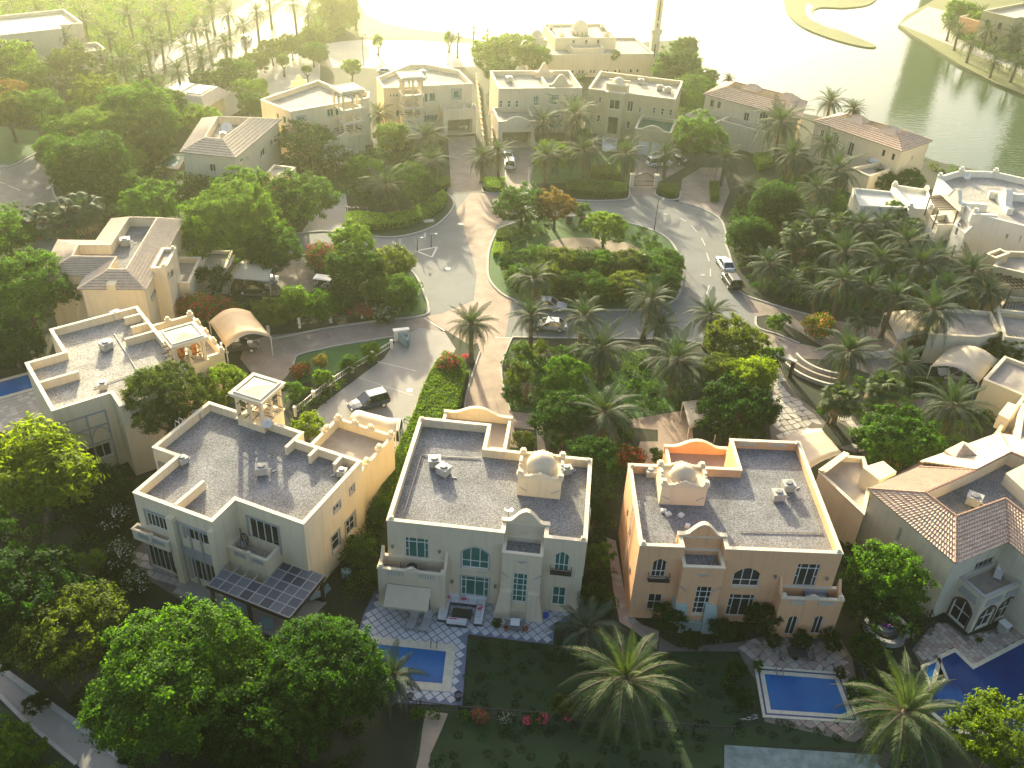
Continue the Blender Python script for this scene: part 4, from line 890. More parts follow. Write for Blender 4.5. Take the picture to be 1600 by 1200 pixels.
# rear terrace wing
px_ = [(7.6, 12.104), (14.0, 12.104), (14.0, 19.4), (7.6, 19.4)]
block(v1, f1, px_, 6.1, 5.1, 'cream_wall', 'cream_trim', 'terrace', {}, th=.25, wname='rear_wing', pname='terrace_parapet', rname='terrace_floor')
merlons(v1, [(7.8, 17.2), (7.8, 19.2), (9.7, 19.2), (11.5, 19.2), (13.8, 19.2), (13.8, 16.9), (13.8, 14.6)], 6.1, 'cream_trim', .3, .55)
wt = house('cream square wind tower with open sides at the back of the pergola villa', f1, 'wind_tower', 'wind tower')
wind_tower('', f1, 1.0, 4.45, 12.2, 15.8, 8.4, 11.5, 3, own=wt)
x, y = f1.g(420, 668, 8.2); satellite_dish(f1, x, y - .2, 8.0, 'white satellite dish on the back parapet by the wind tower', (.3, -.5, .7), .5)
x, y = f1.g(410, 740, 7.7); ac_unit(f1, x, y, 7.7, .6, 1.1, 'alone in the middle of the pergola villa roof')
for k, (px, py, sc_, s_) in enumerate([(282, 723, 1.0, 'by the left step of the pergola villa roof'), (305, 652, 1.0, 'by the far left corner of the pergola villa roof'), (530, 742, 1.0, 'against the right parapet of the pergola villa')]):
    x, y = f1.g(px, py, 7.7); ac_unit(f1, x + .3, y, 7.7, 1.3 + k, .85, s_)
roof_ladder(f1, -2.7, 9.0, 8.6, 2, (-1, 0), 'white hooped ladder on the left wall of the pergola villa')
# glass pergola
pg = thing('glass_pergola', 'brown pergola with rows of dark glass panels beside the cream villa', 'pergola', (f1.o.x, f1.o.y, 0), f1.ang)
zp = 3.05; X0, X1, Y0, Y1 = 8.25, 16.3, -1.9, 3.2; nx, ny = 8, 5
gx = [X0 + (X1 - X0) * i / nx for i in range(nx + 1)]; gy = [Y0 + (Y1 - Y0) * j / ny for j in range(ny + 1)]
for i in range(nx):
    for j in range(ny):
        if gx[i] < 12.2 and gy[j + 1] > 1.15: continue
        b = MB(); b.box(gx[i] + .05, gx[i + 1] - .05, gy[j] + .05, gy[j + 1] - .05, zp, zp + .03); b.build('glass_panel', M['pergola_glass_%d' % random.randrange(3)] if 'pergola_glass_0' in M else M['glass_dark'], pg)
for i in range(nx + 1):
    yt = gy[3] if gx[i] < 12.2 else gy[-1]
    b = MB(); b.box(gx[i] - .05, gx[i] + .05, Y0, yt, zp - .08, zp + .06); b.build('rafter', M['trim_grey'], pg)
for j in range(ny + 1):
    xa = X0 if j <= 3 else gx[4]
    b = MB(); b.box(xa, X1, gy[j] - .05, gy[j] + .05, zp - .07, zp + .055); b.build('batten', M['trim_grey'], pg)
b = MB(); b.box(X0 - .1, X1 + .1, Y0 - .12, Y0 - .05, zp - .3, zp + .04); b.box(X1 + .05, X1 + .12, Y0, Y1, zp - .3, zp + .04); b.build('beam', M['wood_brown'], pg)
for x, y in ((8.5, -1.8), (12.2, -1.8), (16.1, -1.8), (16.1, 3.0)):
    b = MB(); b.box(x - .12, x + .12, y - .12, y + .12, 0, zp - .1); b.build('post', M['wood_brown'], pg)
# ================================================================ left flat-roofed villa with wind tower
f5 = Fr((81, 642), (173.8, 613.5), 8.6)
v5 = house('cream villa with stepped gravel roof between the left pool and the tan canopy', f5)
p5 = [(0, 0), (5.4, 0), (5.4, -2.6), (12.9, -2.6), (12.9, 15.05), (3.7, 15.05), (3.7, 9.75), (0, 9.75)]
o5 = ops_px(f5, p5, [(0, 128, 727, 172, 690, dict(sty='four', gm='glass_dark', t=.1))])
block(v5, f5, p5, 8.6, 7.7, 'cream_wall', 'cream_trim', 'gravel_pale', o5)
for a, c in (((.3, 5.4), (3.9, 5.4)), ((12.6, 13.2), (10.9, 13.2)), ((12.6, 10.9), (10.9, 10.9)), ((12.6, 8.9), (9.6, 8.9))): fin(v5, a, c, 7.65, 8.62)
W = Wall(f5, p5[0], p5[1]); b = MB(); q_ = lambda u, z: (u, z)     # raised tracery on the shaded wall
def wbar(b, W, u0, u1, z0, z1, v=.07):
    b.add([W.p(u0, .003, z0), W.p(u1, .003, z0), W.p(u1, v, z0), W.p(u0, v, z0), W.p(u0, .003, z1), W.p(u1, .003, z1), W.p(u1, v, z1), W.p(u0, v, z1)], [(0, 3, 2, 1), (4, 5, 6, 7), (0, 1, 5, 4), (1, 2, 6, 5), (2, 3, 7, 6), (3, 0, 4, 7)])
for u in (.9, 2.7, 4.5): wbar(b, W, u - .09, u + .09, .2, 7.0)
wbar(b, W, .99, 4.41, 6.82, 7.0); wbar(b, W, .99, 2.61, 5.3, 5.45); wbar(b, W, 2.79, 4.41, 5.3, 5.45); wbar(b, W, .99, 2.61, 3.4, 3.55); wbar(b, W, 2.79, 4.41, 3.4, 3.55)
for uc in (1.8, 3.6):
    pts = arch_pts(uc - .8, uc + .8, 4.2, 5.25, 8)
    for i in range(8): b.bar(W.p(pts[i][0], .04, pts[i][1]), W.p(pts[i + 1][0], .04, pts[i + 1][1]), .1, .07)
b.build('tracery', M['trim_grey'], v5)
t5 = house('cream square wind tower with orange inner wall beside the stepped gravel roof', f5, 'wind_tower', 'wind tower')
wind_tower('', f5, 12.2, 15.9, 1.7, 5.2, 7.6, 10.6, 3, own=t5)
b = MB()
for k in range(2): b.box(13.1 + k * 1.2, 13.9 + k * 1.2, 3.3, 3.4, 7.8, 9.9)
b.build('inner_panel', M['panel_orange'], t5)  # plain orange panels standing inside the tower
g5 = [(12.95, 5.4), (18.6, 5.4), (18.6, 15.0), (12.95, 15.0)]
block(v5, f5, g5, 5.8, 4.8, 'cream_wall', 'cream_trim', 'terrace', {}, wname='garage', pname='garage_parapet', rname='garage_roof')
merlons(v5, [(18.4, 5.6), (18.4, 7.9), (18.4, 10.2), (18.4, 12.5), (18.4, 14.8), (15.8, 14.8), (13.5, 14.8)], 5.8, 'cream_trim', .3, .6)
x, y = f5.g(167, 546, 7.7); ac_unit(f5, x, y, 7.7, .3, 1.2, 'alone in the middle of the pale gravel roof')
x, y = f5.g(165, 612, 7.7); ac_unit(f5, x, y + .6, 7.7, 1.2, .9, 'by the front step of the pale gravel roof')
x, y = f5.g(180, 494, 7.7); ac_unit(f5, x, y - .5, 7.7, .1, 1.0, 'against the far parapet of the pale gravel roof')

# ================================================================ tiled villa upper left (big)
f6 = Fr((121, 453), (229, 454), 7.2)
v6 = house('pale villa with pinkish tiled roof round a sunken grey roof, left', f6)
o6_ = [(0, 0), (7.8, 0), (7.8, 19.1), (-1.6, 19.1), (-1.6, 12.6), (-6.3, 12.6), (-5.3, 3.2), (0, 3.2)]
i6_ = [(3.2, 2.2), (5.2, 2.2), (5.2, 16.6), (1.6, 16.6), (1.6, 8.5), (-2.2, 8.4), (-2.0, 5.4), (3.2, 5.4)]
w6 = inset(o6_, .35)
ops6 = ops_px(f6, w6, [(6, 95, 461, 106, 449, dict(sty='two', surround=.1)), (1, 283, 392, 288, 376, dict(sty='grid')), (1, 277, 402, 281, 386, dict(sty='grid')), (1, 237, 470, 245, 447, dict(sty='grid', surround=.1)),
                       (1, 254, 450, 262, 420, dict(sty='two', nm='window')), (1, 263, 442, 270, 412, dict(sty='two'))])
tiled(v6, f6, o6_, i6_, 7.2, 8.7, 7.5, 'cream_wall', 'tile_pale', 'gravel', ops6, gold=())
# stair bay with tall lights and front terrace
b6 = [(7.5, 4.0), (9.2, 4.0), (9.2, 9.3), (7.5, 9.3)]
ob = ops_px(f6, b6, [(1, 252, 452, 258, 428, dict(sty='two', t=.06)), (1, 260, 447, 265, 422, dict(sty='two', t=.06)), (1, 267, 441, 271, 417, dict(sty='two', t=.06))])
block(v6, f6, b6, 8.1, 7.7, 'cream_wall', 'cream_trim', 'terrace', ob, wname='bay', pname='bay_parapet', rname='bay_roof')
merlons(v6, [(8.9, 4.3), (8.9, 9.0)], 8.1, 'cream_trim', .3, .4)
pw = [(9.25, 7.5), (10.6, 7.5), (10.6, 14.6), (7.5, 14.6), (7.5, 9.35), (9.25, 9.35)]
block(v6, f6, pw, 4.2, 3.4, 'cream_wall', 'cream_trim', 'terrace', {}, wname='porch', pname='porch_parapet', rname='porch_terrace')
pw = [(10.65, 12.2), (14.0, 12.2), (14.0, 17.8), (10.65, 17.8)]
block(v6, f6, pw, 3.6, 3.2, 'cream_wall', 'cream_trim', 'terrace', {}, wname='garage', pname='garage_parapet', rname='garage_roof')
b = MB(); tile_slope(b, (14.0, 11.3, 3.3), (14.0, 15.5, 3.3), (15.0, 15.0, 4.4), (15.0, 12.0, 4.4)); stuff(b.build('roof_tiles', [M['tile_pale'], M['tile_riser_shade']], v6))
x, y = f6.g(197, 383, 7.5); ac_unit(f6, x, y, 7.5, .3, 1.2, 'in the sunken roof of the pink tiled villa at left')
b = MB(); b.box(3.4, 4.4, -.15, 1.6, 7.3, 8.0); b.build('chimney', M['cream_wall'], v6)
sh = thing('garden_shed', 'grey hipped garden shed between the palms and the tiled villa, far left', 'shed', G(82, 405, 0), .1)
b = MB(); b.box(-2.2, 2.2, -1.8, 1.8, 0, 2.2); b.build('wall', M['wood_brown'], sh)
b = MB(); a = [(-2.6, -2.2, 2.2), (2.6, -2.2, 2.2), (2.6, 2.2, 2.2), (-2.6, 2.2, 2.2)]; b.add(a + [(-1, 0, 3.2), (1, 0, 3.2)], [(0, 1, 5, 4), (1, 2, 5), (2, 3, 4, 5), (3, 0, 4), (3, 2, 1, 0)]); b.build('roof', M['metal_grey'], sh)

# ================================================================ tiled villa behind (small pool beside)
f7 = Fr((281, 239), (368, 248), 7.2)
v7 = house('pale tiled villa with white dish beside the small turquoise pool', f7)
o7 = [(0, 0)] + [f7.g(*q, 7.2) for q in [(368, 248.4), (399, 222.4), (440, 188), (376, 181), (316, 186), (302, 205)]] + [f7.g(277, 214, 7.2)]
o7 = [f7.g(281, 239, 7.2), f7.g(368, 248, 7.2), f7.g(440, 188, 7.2), f7.g(316, 186, 7.2)]
i7 = inset(o7, 3.0); o7 = ccw(o7); i7 = inset(o7, 3.4)
w7 = inset(o7, .35); ops7 = ops_px(f7, w7, [(0, 328, 268, 336, 256, dict(sty='two', ar=.4)), (1, 376, 255, 380, 246, dict(sty='two')), (1, 384, 250, 388, 243, dict(sty='two')), (1, 408, 247, 414, 230, dict(sty='two', surround=.1)), (1, 423, 230, 427, 216, dict(sty='one')), (1, 429, 225, 433, 210, dict(sty='one')), (1, 434, 219, 437, 206, dict(sty='one'))])
tiled(v7, f7, o7, i7, 7.2, 8.7, 7.5, 'cream_wall', 'tile_pale', 'gravel_pale', ops7, rowh=.5, colw=.45)
g7 = [f7.g(*q, 4.2) for q in [(407, 281), (440, 283), (462, 262), (428, 258)]]
block(v7, f7, ccw(g7), 4.3, 3.9, 'cream_wall', 'cream_trim', 'terrace', {}, wname='garage', pname='garage_parapet', rname='garage_roof')
x, y = f7.g(355, 207, 7.5); satellite_dish(f7, x, y, 7.5, 'large white dish on the tiled villa beside the turquoise pool', (.2, -.6, .7), .9)
x, y = f7.g(349, 215, 7.5); ac_unit(f7, x, y, 7.5, .3, 1.0, 'beside the large dish on the tiled villa')

# ================================================================ back row
def flat(lab, fa, fb, pts, specs, wm, roof='gravel_pale', z=8.6, gm='glass_teal', **k):
    fr = Fr(fa, fb, z); v = house(lab, fr); p = ortho(fr.poly(pts, z)) if k.pop('snap', True) else [tuple(q) for q in fr.poly(pts, z)]
    p = p if sum(p[i][0] * p[(i + 1) % len(p)][1] - p[(i + 1) % len(p)][0] * p[i][1] for i in range(len(p))) > 0 else p[::-1]
    o = ops_px(fr, p, specs)
    for l_ in o.values():
        for q in l_: q.setdefault('gm', gm)
    block(v, fr, p, z, z - .9, wm, 'cream_trim', roof, o); return fr, v, p
f8, v8, p8 = flat('cream flat-roofed villa with open wind tower, left of the back row', (454, 174), (580, 152), [(454, 174), (576, 152.5), (577, 143), (520, 134), (497, 125), (407, 155)],
    [(0, 466, 190, 476, 182, dict(sty='one', surround=.3)), (0, 512, 183, 521, 169, dict(sty='two')), (0, 525, 181, 533, 166, dict(sty='two')), (5, 432, 185, 435, 178, dict(sty='one')), (5, 442, 192, 446, 183, dict(sty='one'))], 'cream_wall', snap=False)
t8 = house('pale tall open wind tower, leftmost in the back row', f8, 'wind_tower', 'wind tower'); a8 = f8.g(551, 142, 11.4)
wind_tower('', f8, a8[0] - 2.2, a8[0] + 2.2, a8[1] - .2, a8[1] + 4.0, 3.4, 11.4, 3, own=t8)
curved_top(v8, f8.g(455, 128, 8.6), f8.g(480, 126, 8.6), 7.6, 8.7, 9.7, .3)
g8 = [f8.g(*q, 4.8) for q in [(500, 205), (508, 224), (543, 206), (534, 190)]]
block(v8, f8, ccw(g8), 4.8, 3.9, 'cream_wall', 'cream_trim', 'terrace', {}, wname='garage', pname='garage_parapet', rname='garage_roof')
f9, v9, p9 = flat('cream flat-roofed villa with lattice wind tower and open garage', (599, 137), (738, 130), [(599, 137), (738, 130), (717, 109), (665, 100), (640, 100), (588, 121)],
    [(0, 609, 152, 612, 147, dict(sty='one')), (0, 614, 152, 617, 147, dict(sty='one')), (0, 619, 152, 622, 147, dict(sty='one')), (0, 659, 160, 668, 146, dict(sty='two')), (0, 671, 159, 680, 145, dict(sty='two')), (0, 663, 192, 672, 180, dict(sty='two', surround=.15)), (0, 674, 192, 683, 180, dict(sty='two', surround=.15)), (0, 705, 157, 722, 138, dict(sty='one', t=.5, fm='trim_grey')), (0, 619, 182, 624, 172, dict(sty='one'))], 'cream_wall', snap=False)
t9 = house('pale open wind tower with three lattice tiers above a doorway, back row', f9, 'wind_tower', 'wind tower'); a9 = f9.g(646, 122, 11.4)
wind_tower('', f9, a9[0] - 2.1, a9[0] + 2.1, a9[1] + .1, a9[1] + 4.2, 3.6, 11.4, 3, own=t9)
a = f9.g(693, 172, 4.9); c = f9.g(745, 170, 4.9); g9 = [(a[0], a[1]), (c[0], a[1]), (c[0], .9), (a[0], .9)]
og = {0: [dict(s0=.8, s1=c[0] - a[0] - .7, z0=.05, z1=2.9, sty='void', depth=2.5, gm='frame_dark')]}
block(v9, f9, g9, 4.9, 4.0, 'cream_wall', 'cream_trim', 'terrace', og, wname='garage', pname='garage_parapet', rname='garage_roof')
merlons(v9, [(g9[0][0] + .3 + i * (g9[1][0] - g9[0][0] - .6) / 3, a[1] + .3) for i in range(4)], 4.9, 'cream_trim', .3, .6)
x, y = f9.g(660, 117, 7.7); ac_unit(f9, x, y, 7.7, .3, 1.1, 'on the roof behind the lattice wind tower')
f10, v10, p10 = flat('beige flat-roofed villa with double open garage in the back row', (771.5, 137), (903, 136), [(771.5, 137), (903, 138), (898, 112), (771.5, 108)],
    [(0, 780, 168, 786, 157, dict(sty='tall', ar=.5)), (0, 792.5, 168, 798.5, 157, dict(sty='tall', ar=.5)), (0, 805, 168, 811, 157, dict(sty='tall', ar=.5)), (0, 833, 165, 843, 149, dict(sty='arch3', ar=.5)), (0, 858, 164, 874, 148, dict(sty='slider')), (0, 858, 200, 880, 180, dict(sty='slider'))], 'beige_wall')
for x in (.36, .5): pass
L10 = p10[1][0]
fin(v10, (L10 * .39, .28), (L10 * .39, 1.2), 7.65, 8.62); fin(v10, (L10 * .62, .28), (L10 * .62, 6.5), 7.65, 8.62)
curved_top(v10, (L10 * .63, 1.2), (L10 * .92, 1.2), 7.6, 8.8, 10.6, .35, 'beige_wall'); curved_top(v10, (L10 * .57, 9.0), (L10 * .78, 9.0), 7.6, 8.8, 10.6, .35, 'beige_wall')
a = f10.g(779, 190, 4.9); c = f10.g(838, 190, 4.9); g10 = [(a[0], a[1]), (c[0], a[1]), (c[0], -.01), (a[0], -.01)]
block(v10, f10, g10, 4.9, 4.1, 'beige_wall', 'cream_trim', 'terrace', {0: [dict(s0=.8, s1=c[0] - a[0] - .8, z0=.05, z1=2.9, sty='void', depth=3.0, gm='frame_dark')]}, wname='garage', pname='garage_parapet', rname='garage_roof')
curved_top(v10, (a[0], a[1] - .02), (c[0], a[1] - .02), 4.6, 4.95, 5.8, .3, 'beige_wall')
x, y = f10.g(795, 128, 7.7); ac_unit(f10, x, y, 7.7, .3, 1.3, 'on the roof over the double garage villa')
f11, v11, p11 = flat('yellowish flat-roofed villa with turret above a tall dark door, back row', (924.5, 137), (1061, 154), [(924.5, 139), (1061, 155), (1063, 122.6), (931, 113.6)],
    [(0, 935, 161, 940, 152, dict(sty='tall', ar=.5)), (0, 1019, 177, 1025, 168, dict(sty='tall', ar=.5)), (0, 1032, 179, 1038, 170, dict(sty='tall', ar=.5)), (0, 1045, 180, 1051, 171, dict(sty='tall', ar=.5)), (0, 932, 190, 938, 180, dict(sty='one')), (0, 979, 174, 990, 158, dict(sty='two', ar=.4)), (0, 978, 201, 985, 190, dict(sty='one')), (0, 997, 176, 1002, 168, dict(sty='one', gm='glass_teal'))], 'yellow_wall', gm='glass_dark')
L11 = p11[1][0]; y0 = p11[0][1]; xa, xb = f11.onY(946, 150, y0 - .8)[0], f11.onY(976, 150, y0 - .8)[0]
bo = [(xa, y0 - 1.0), (xb, y0 - 1.0), (xb, y0 - .003), (xa, y0 - .003)]
oo = ops_px(f11, bo, [(0, 951, 170, 969, 157, dict(sty='two')), (0, 948, 208, 966, 184, dict(sty='two', fm='frame_dark', nm='door'))])
for l_ in oo.values():
    for q in l_: q['gm'] = 'glass_dark'
block(v11, f11, bo, 8.7, 8.2, 'yellow_wall', 'cream_trim', 'gravel_pale', oo, wname='bay', pname='bay_parapet', rname='bay_roof')
tx, ty = f11.g(950, 141, 7.7)
b = MB(); b.box(xa - .2, xb + .1, y0 + .6, y0 + 3.8, 7.6, 9.5); b.build('turret', M['yellow_wall'], v11)
b = MB(); b.box(xa - .3, xb + .2, y0 + .5, y0 + .8, 9.5, 9.8); b.box(xa - .3, xb + .2, y0 + 3.6, y0 + 3.9, 9.5, 9.8); b.build('turret_parapet', M['cream_trim'], v11)
b = MB(); r_ = 1.2; b.lathe([(r_, 0)] + [(r_ * math.cos(i * math.pi / 16), r_ * math.sin(i * math.pi / 16)) for i in range(1, 8)] + [(.02, r_)], ((xa + xb) / 2, y0 + 2.2, 9.5), 20); b.build('dome', M['cream_trim'], v11, smooth=True)
a = f11.g(990, 217, 4.6); g11x0, g11x1 = f11.g(993, 198, 4.8)[0], f11.g(1050, 205, 4.8)[0]; gy = f11.g(1020, 204, 4.8)[1]
g11 = [(g11x0, gy), (g11x1, gy), (g11x1, y0 - .01), (g11x0, y0 - .01)]
block(v11, f11, g11, 4.8, 4.2, 'yellow_wall', 'cream_trim', 'turf_green', {0: [dict(s0=1.0, s1=3.0, z0=.05, z1=2.6, sty='one', t=.2, gm='frame_white'), dict(s0=(g11x1 - g11x0) * .52, s1=g11x1 - g11x0 - .8, z0=.05, z1=2.6, sty='one', t=.1, gm='frame_white')]}, wname='garage', pname='garage_parapet', rname='garage_roof')
curved_top(v11, (g11x0, gy - .02), (g11x1, gy - .02), 4.4, 4.85, 5.7, .3, 'yellow_wall')
for k, (px, py, s_) in enumerate([(1001, 131, 'left of three on the yellowish villa roof'), (1030, 141, 'middle of three on the yellowish villa roof'), (1043, 144, 'right of three on the yellowish villa roof')]):
    x, y = f11.g(px, py, 7.7); ac_unit(f11, x, y, 7.7, .2 * k, 1.2, s_)
# ---- two tiled villas by the lake
for (lab, A, B, C_, D_, specs, far) in (
    ('pale tiled villa by the lake, left of the tall palms', (1099, 148), (1250, 188), (1262, 160), (1133, 128), [(0, 1077 + 32, 166, 1116, 157, dict(sty='one', fm='frame_dark')), (0, 1120, 168, 1127, 160, dict(sty='one', fm='frame_dark')), (0, 1160, 192, 1171, 177, dict(sty='two')), (0, 1184, 192, 1201, 178, dict(sty='three', ar=.3)), (0, 1148, 223, 1166, 206, dict(sty='three', ar=.3)), (0, 1174, 235, 1186, 212, dict(sty='void', ar=.5, depth=.8, gm='frame_dark'))], 1),
    ('pale tiled villa by the lake with a white covered terrace load', (1270, 190), (1410, 238), (1457, 221), (1312, 178), [(0, 1280, 213, 1288, 204, dict(sty='two')), (0, 1296, 222, 1312, 209, dict(sty='three', ar=.3)), (0, 1322, 242, 1335, 225, dict(sty='two', surround=.12)), (0, 1377, 243, 1384, 235, dict(sty='one', fm='frame_dark')), (0, 1392, 249, 1399, 241, dict(sty='one', fm='frame_dark')), (1, 1423, 250, 1427, 243, dict(sty='one'))], 2)):
    fr = Fr(A, B, 7.2); v = house(lab if far == 1 else 'pale tiled villa by the lake, right of the tall palms', fr); outer = ccw([fr.g(*q, 7.2) for q in (A, B, C_, D_)]); inner = inset(outer, 3.3)
    tiled(v, fr, outer, inner, 7.2, 8.6, 7.5, 'cream_wall', 'tile', 'gravel_pale', ops_px(fr, inset(outer, .35), specs), rowh=.5, colw=.45)
    L_ = outer[1][0] - outer[0][0]
    for k_ in (.25, .62):
        b = MB(); x0 = L_ * k_; yb = inner[3][1]; a_ = [(x0, yb - 2.5, 8.5), (x0 + 3.6, yb - 2.5, 8.5), (x0 + 3.6, yb + .6, 8.5), (x0, yb + .6, 8.5)]
        b.add(a_ + [(x0 + 1.2, yb - 1.2, 9.5), (x0 + 2.4, yb - .8, 9.5)], [(0, 1, 5, 4), (1, 2, 5), (2, 3, 4, 5), (3, 0, 4)]); b.build('raised_roof', M['tile'], v)
    if far == 1:
        g = [(-.5, -5.5), (6.0, -5.5), (6.0, .2), (-.5, .2)]; block(v, fr, g, 4.4, 3.9, 'cream_wall', 'cream_trim', 'terrace', {}, wname='garage', pname='garage_parapet', rname='garage_roof')
        g = [(6.05, -3.2), (L_ - 3, -3.2), (L_ - 3, .2), (6.05, .2)]; block(v, fr, g, 4.5, 3.8, 'cream_wall', 'cream_trim', 'terrace', {}, wname='porch', pname='balcony_parapet', rname='balcony_floor'); f12 = fr
    else:
        g = [fr.g(*q, 4.2) for q in [(1330, 262), (1359, 275), (1391, 264), (1380, 252)]]; g = ccw(g); block(v, fr, g, 4.2, 3.6, 'cream_wall', 'cream_trim', 'terrace', {}, wname='garage', pname='garage_parapet', rname='garage_roof')
        f13 = fr
bb = thing('covered_furniture', 'white and grey covered pile on the low roof of the right lake villa', 'cover', G(1371, 255, 3.6)); b = MB(); b.lathe([(1.6, 0), (1.5, .5), (1.0, .9), (.3, 1.05), (.02, 1.06)], (0, 0, 0), 9, 0, 1, .7); b.build('tarpaulin', M['cushion'], bb); b = MB(); b.lathe([(1.9, 0), (1.9, .3), (1.4, .32)], (0, .2, 0), 9, 0, 1, .8); b.build('crate', M['cushion_grey'], bb)

# ================================================================ white stepped villa on the right
f14 = Fr((1521, 333), (1680, 372), 8.6)
v14 = house('white stepped villa with curved parapets and brown pergola at the right', f14)
p14 = ccw([f14.g(*q, 8.6) for q in [(1521, 333), (1680, 372), (1700, 300), (1555, 268), (1500, 266), (1465, 276)]])
block(v14, f14, p14, 8.6, 7.6, 'white_wall', 'white_wall', 'gravel_pale', ops_px(f14, p14, [(0, 1569, 373, 1577, 366, dict(sty='two')), (0, 1590, 378, 1598, 368, dict(sty='two'))]))
merlons(v14, [inset(p14, .3)[i] for i in range(len(p14))], 8.6, 'white_wall', .4, .7)
for (a, c, k) in (((1500, 318), (1543, 320), 0), ((1517, 335), (1558, 337), 0), ((1546, 300), (1610, 306), 0)): fin(v14, f14.g(*a, 8.6), f14.g(*c, 8.6), 7.55, 8.75, .5, 'white_wall', 'white_wall', 'curved_divider')
a, c = f14.g(1478, 300, 8.6), f14.g(1503, 322, 8.6); curved_top(v14, a, c, 7.6, 8.5, 10.2, .5, 'white_wall', 'white_wall')
a, c = f14.g(1556, 300, 8.6), f14.g(1575, 325, 8.6); curved_top(v14, a, c, 7.6, 8.5, 10.4, .9, 'white_wall', 'white_wall')
x, y = f14.g(1509, 283, 7.6); satellite_dish(f14, x, y, 7.6, 'white dish on the roof of the white stepped villa', (-.3, -.6, .7), .6)
pb = ccw([f14.g(*q, 5.0) for q in [(1453, 338), (1466, 352), (1520, 352), (1506, 330)]])
block(v14, f14, pb, 5.1, 4.2, 'white_wall', 'white_wall', 'terrace', {}, wname='entrance_block', pname='balcony_parapet', rname='balcony_floor')
Wp = Wall(f14, pb[0], pb[1])
# arches of the entrance block
for i in range(len(pb)):
    W = Wall(f14, pb[i], pb[(i + 1) % 4])
    wn_ = f14.x * W.n.x + f14.y * W.n.y
    if wn_.dot((CAMP.xy - f14.w(*pb[i]).xy)) > 0 and W.L > 2:
        b = MB(); pts = arch_pts(W.L * .2, W.L * .2 + 1.6, 1.6, 2.7); b.add([W.p(u, .01, z) for u, z in pts] + [W.p(W.L * .2 + 1.6, .01, .1), W.p(W.L * .2, .01, .1)], [tuple(range(len(pts) + 2))[::-1]]); b.build('archway', M['glass_dark'], v14)
by = ccw([f14.g(*q, 6.6) for q in [(1490, 352), (1507, 366), (1522, 352), (1500, 338)]])
block(v14, f14, by, 6.8, 6.4, 'white_wall', 'white_wall', 'terrace', ops_px(f14, by, [(0, 1491, 366, 1500, 351, dict(sty='three', fm='trim_grey')), (0, 1484, 402, 1494, 384, dict(sty='grid', fm='trim_grey'))]), wname='bay', pname='bay_parapet', rname='bay_roof')
def pergola(lab, fr, corners_px, z, zf, n1, n2, name='pergola'):
    c = [Vector((*fr.w(*fr.g(*q, z)).xy, 0)) for q in corners_px]; o = c[0].copy(); t = thing(name, lab, 'pergola', (o.x, o.y, 0)); c = [q - o for q in c]
    for i in range(n1 + 1):
        p, q = c[0].lerp(c[1], i / n1), c[3].lerp(c[2], i / n1); b = MB(); b.bar(p + Vector((0, 0, z)), q + Vector((0, 0, z)), .1, .16); b.build('rafter', M['wood_brown'], t)
    for i in range(n2 + 1):
        p, q = c[0].lerp(c[3], i / n2), c[1].lerp(c[2], i / n2); b = MB(); b.bar(p + Vector((0, 0, z + .13)), q + Vector((0, 0, z + .13)), .1, .1); b.build('batten', M['wood_brown'], t)
    for q in (c[0], c[2], c[3]):
        b = MB(); b.bar(q + Vector((0, 0, zf)), q + Vector((0, 0, z)), .16); b.build('post', M['wood_brown'], t)
    p, q = c[0], c[3]; b = MB(); 
    for a_, d_ in ((c[0], c[3]), (c[3], c[2])):
        b.bar(a_ + Vector((0, 0, zf + 1)), d_ + Vector((0, 0, zf + 1)), .08)
        for k in range(12): m_ = a_.lerp(d_, k / 12); b.bar(m_ + Vector((0, 0, zf)), m_ + Vector((0, 0, zf + 1)), .05)
    b.build('railing', M['wood_brown'], t)
    return t
pergola('dark brown slatted pergola on the balcony of the white stepped villa', f14, [(1453, 308), (1470, 306), (1497, 328), (1466, 329)], 7.3, 4.25, 7, 6)
g14 = ccw([f14.g(*q, 4.6) for q in [(1344, 322), (1421, 325), (1393, 300), (1332, 294)]])
block(v14, f14, g14, 4.7, 4.2, 'white_wall', 'white_wall', 'white_wall', {}, wname='garage', pname='garage_parapet', rname='garage_roof')
h14 = ccw([f14.g(*q, 5.0) for q in [(1421, 325), (1458, 327), (1450, 296), (1394, 288)]])
block(v14, f14, h14, 5.0, 4.4, 'white_wall', 'white_wall', 'white_wall', {0: [dict(s0=.6, s1=1.6, z0=.8, z1=2.0, sty='two')]}, wname='link_block', pname='link_parapet', rname='link_roof')
merlons(v14, [inset(h14, .3)[i] for i in range(4)], 5.0, 'white_wall', .4, .7)
f15 = Fr((1545, 402), (1600, 425), 7.0)
v15 = house('yellow stepped villa with brown pergola at the right edge of the picture', f15)
for nm, q4, z, zr in (('tower', [(1541, 396), (1556, 403), (1578, 395), (1562, 388)], 8.0, 7.5), ('wall', [(1552, 415), (1660, 440), (1660, 395), (1573, 392)], 7.4, 6.6), ('terrace_block', [(1553, 486), (1660, 500), (1660, 470), (1575, 462)], 4.3, 3.5)):
    q = ccw([f15.g(*a, z) for a in q4]); block(v15, f15, q, z, zr, 'yellow_wall', 'cream_trim', 'terrace', {}, wname=nm, pname=nm + '_parapet', rname=nm + '_roof')
pergola('dark brown slatted pergola on the yellow villa at the right edge', f15, [(1551, 421), (1586, 417), (1640, 450), (1580, 452)], 6.4, 3.4, 9, 7)
f16 = Fr((1469, 524), (1566, 524), 4.2)
v16 = house('low beige garage with grey roof behind the big curved canopy', f16, 'garage_building', 'garage')
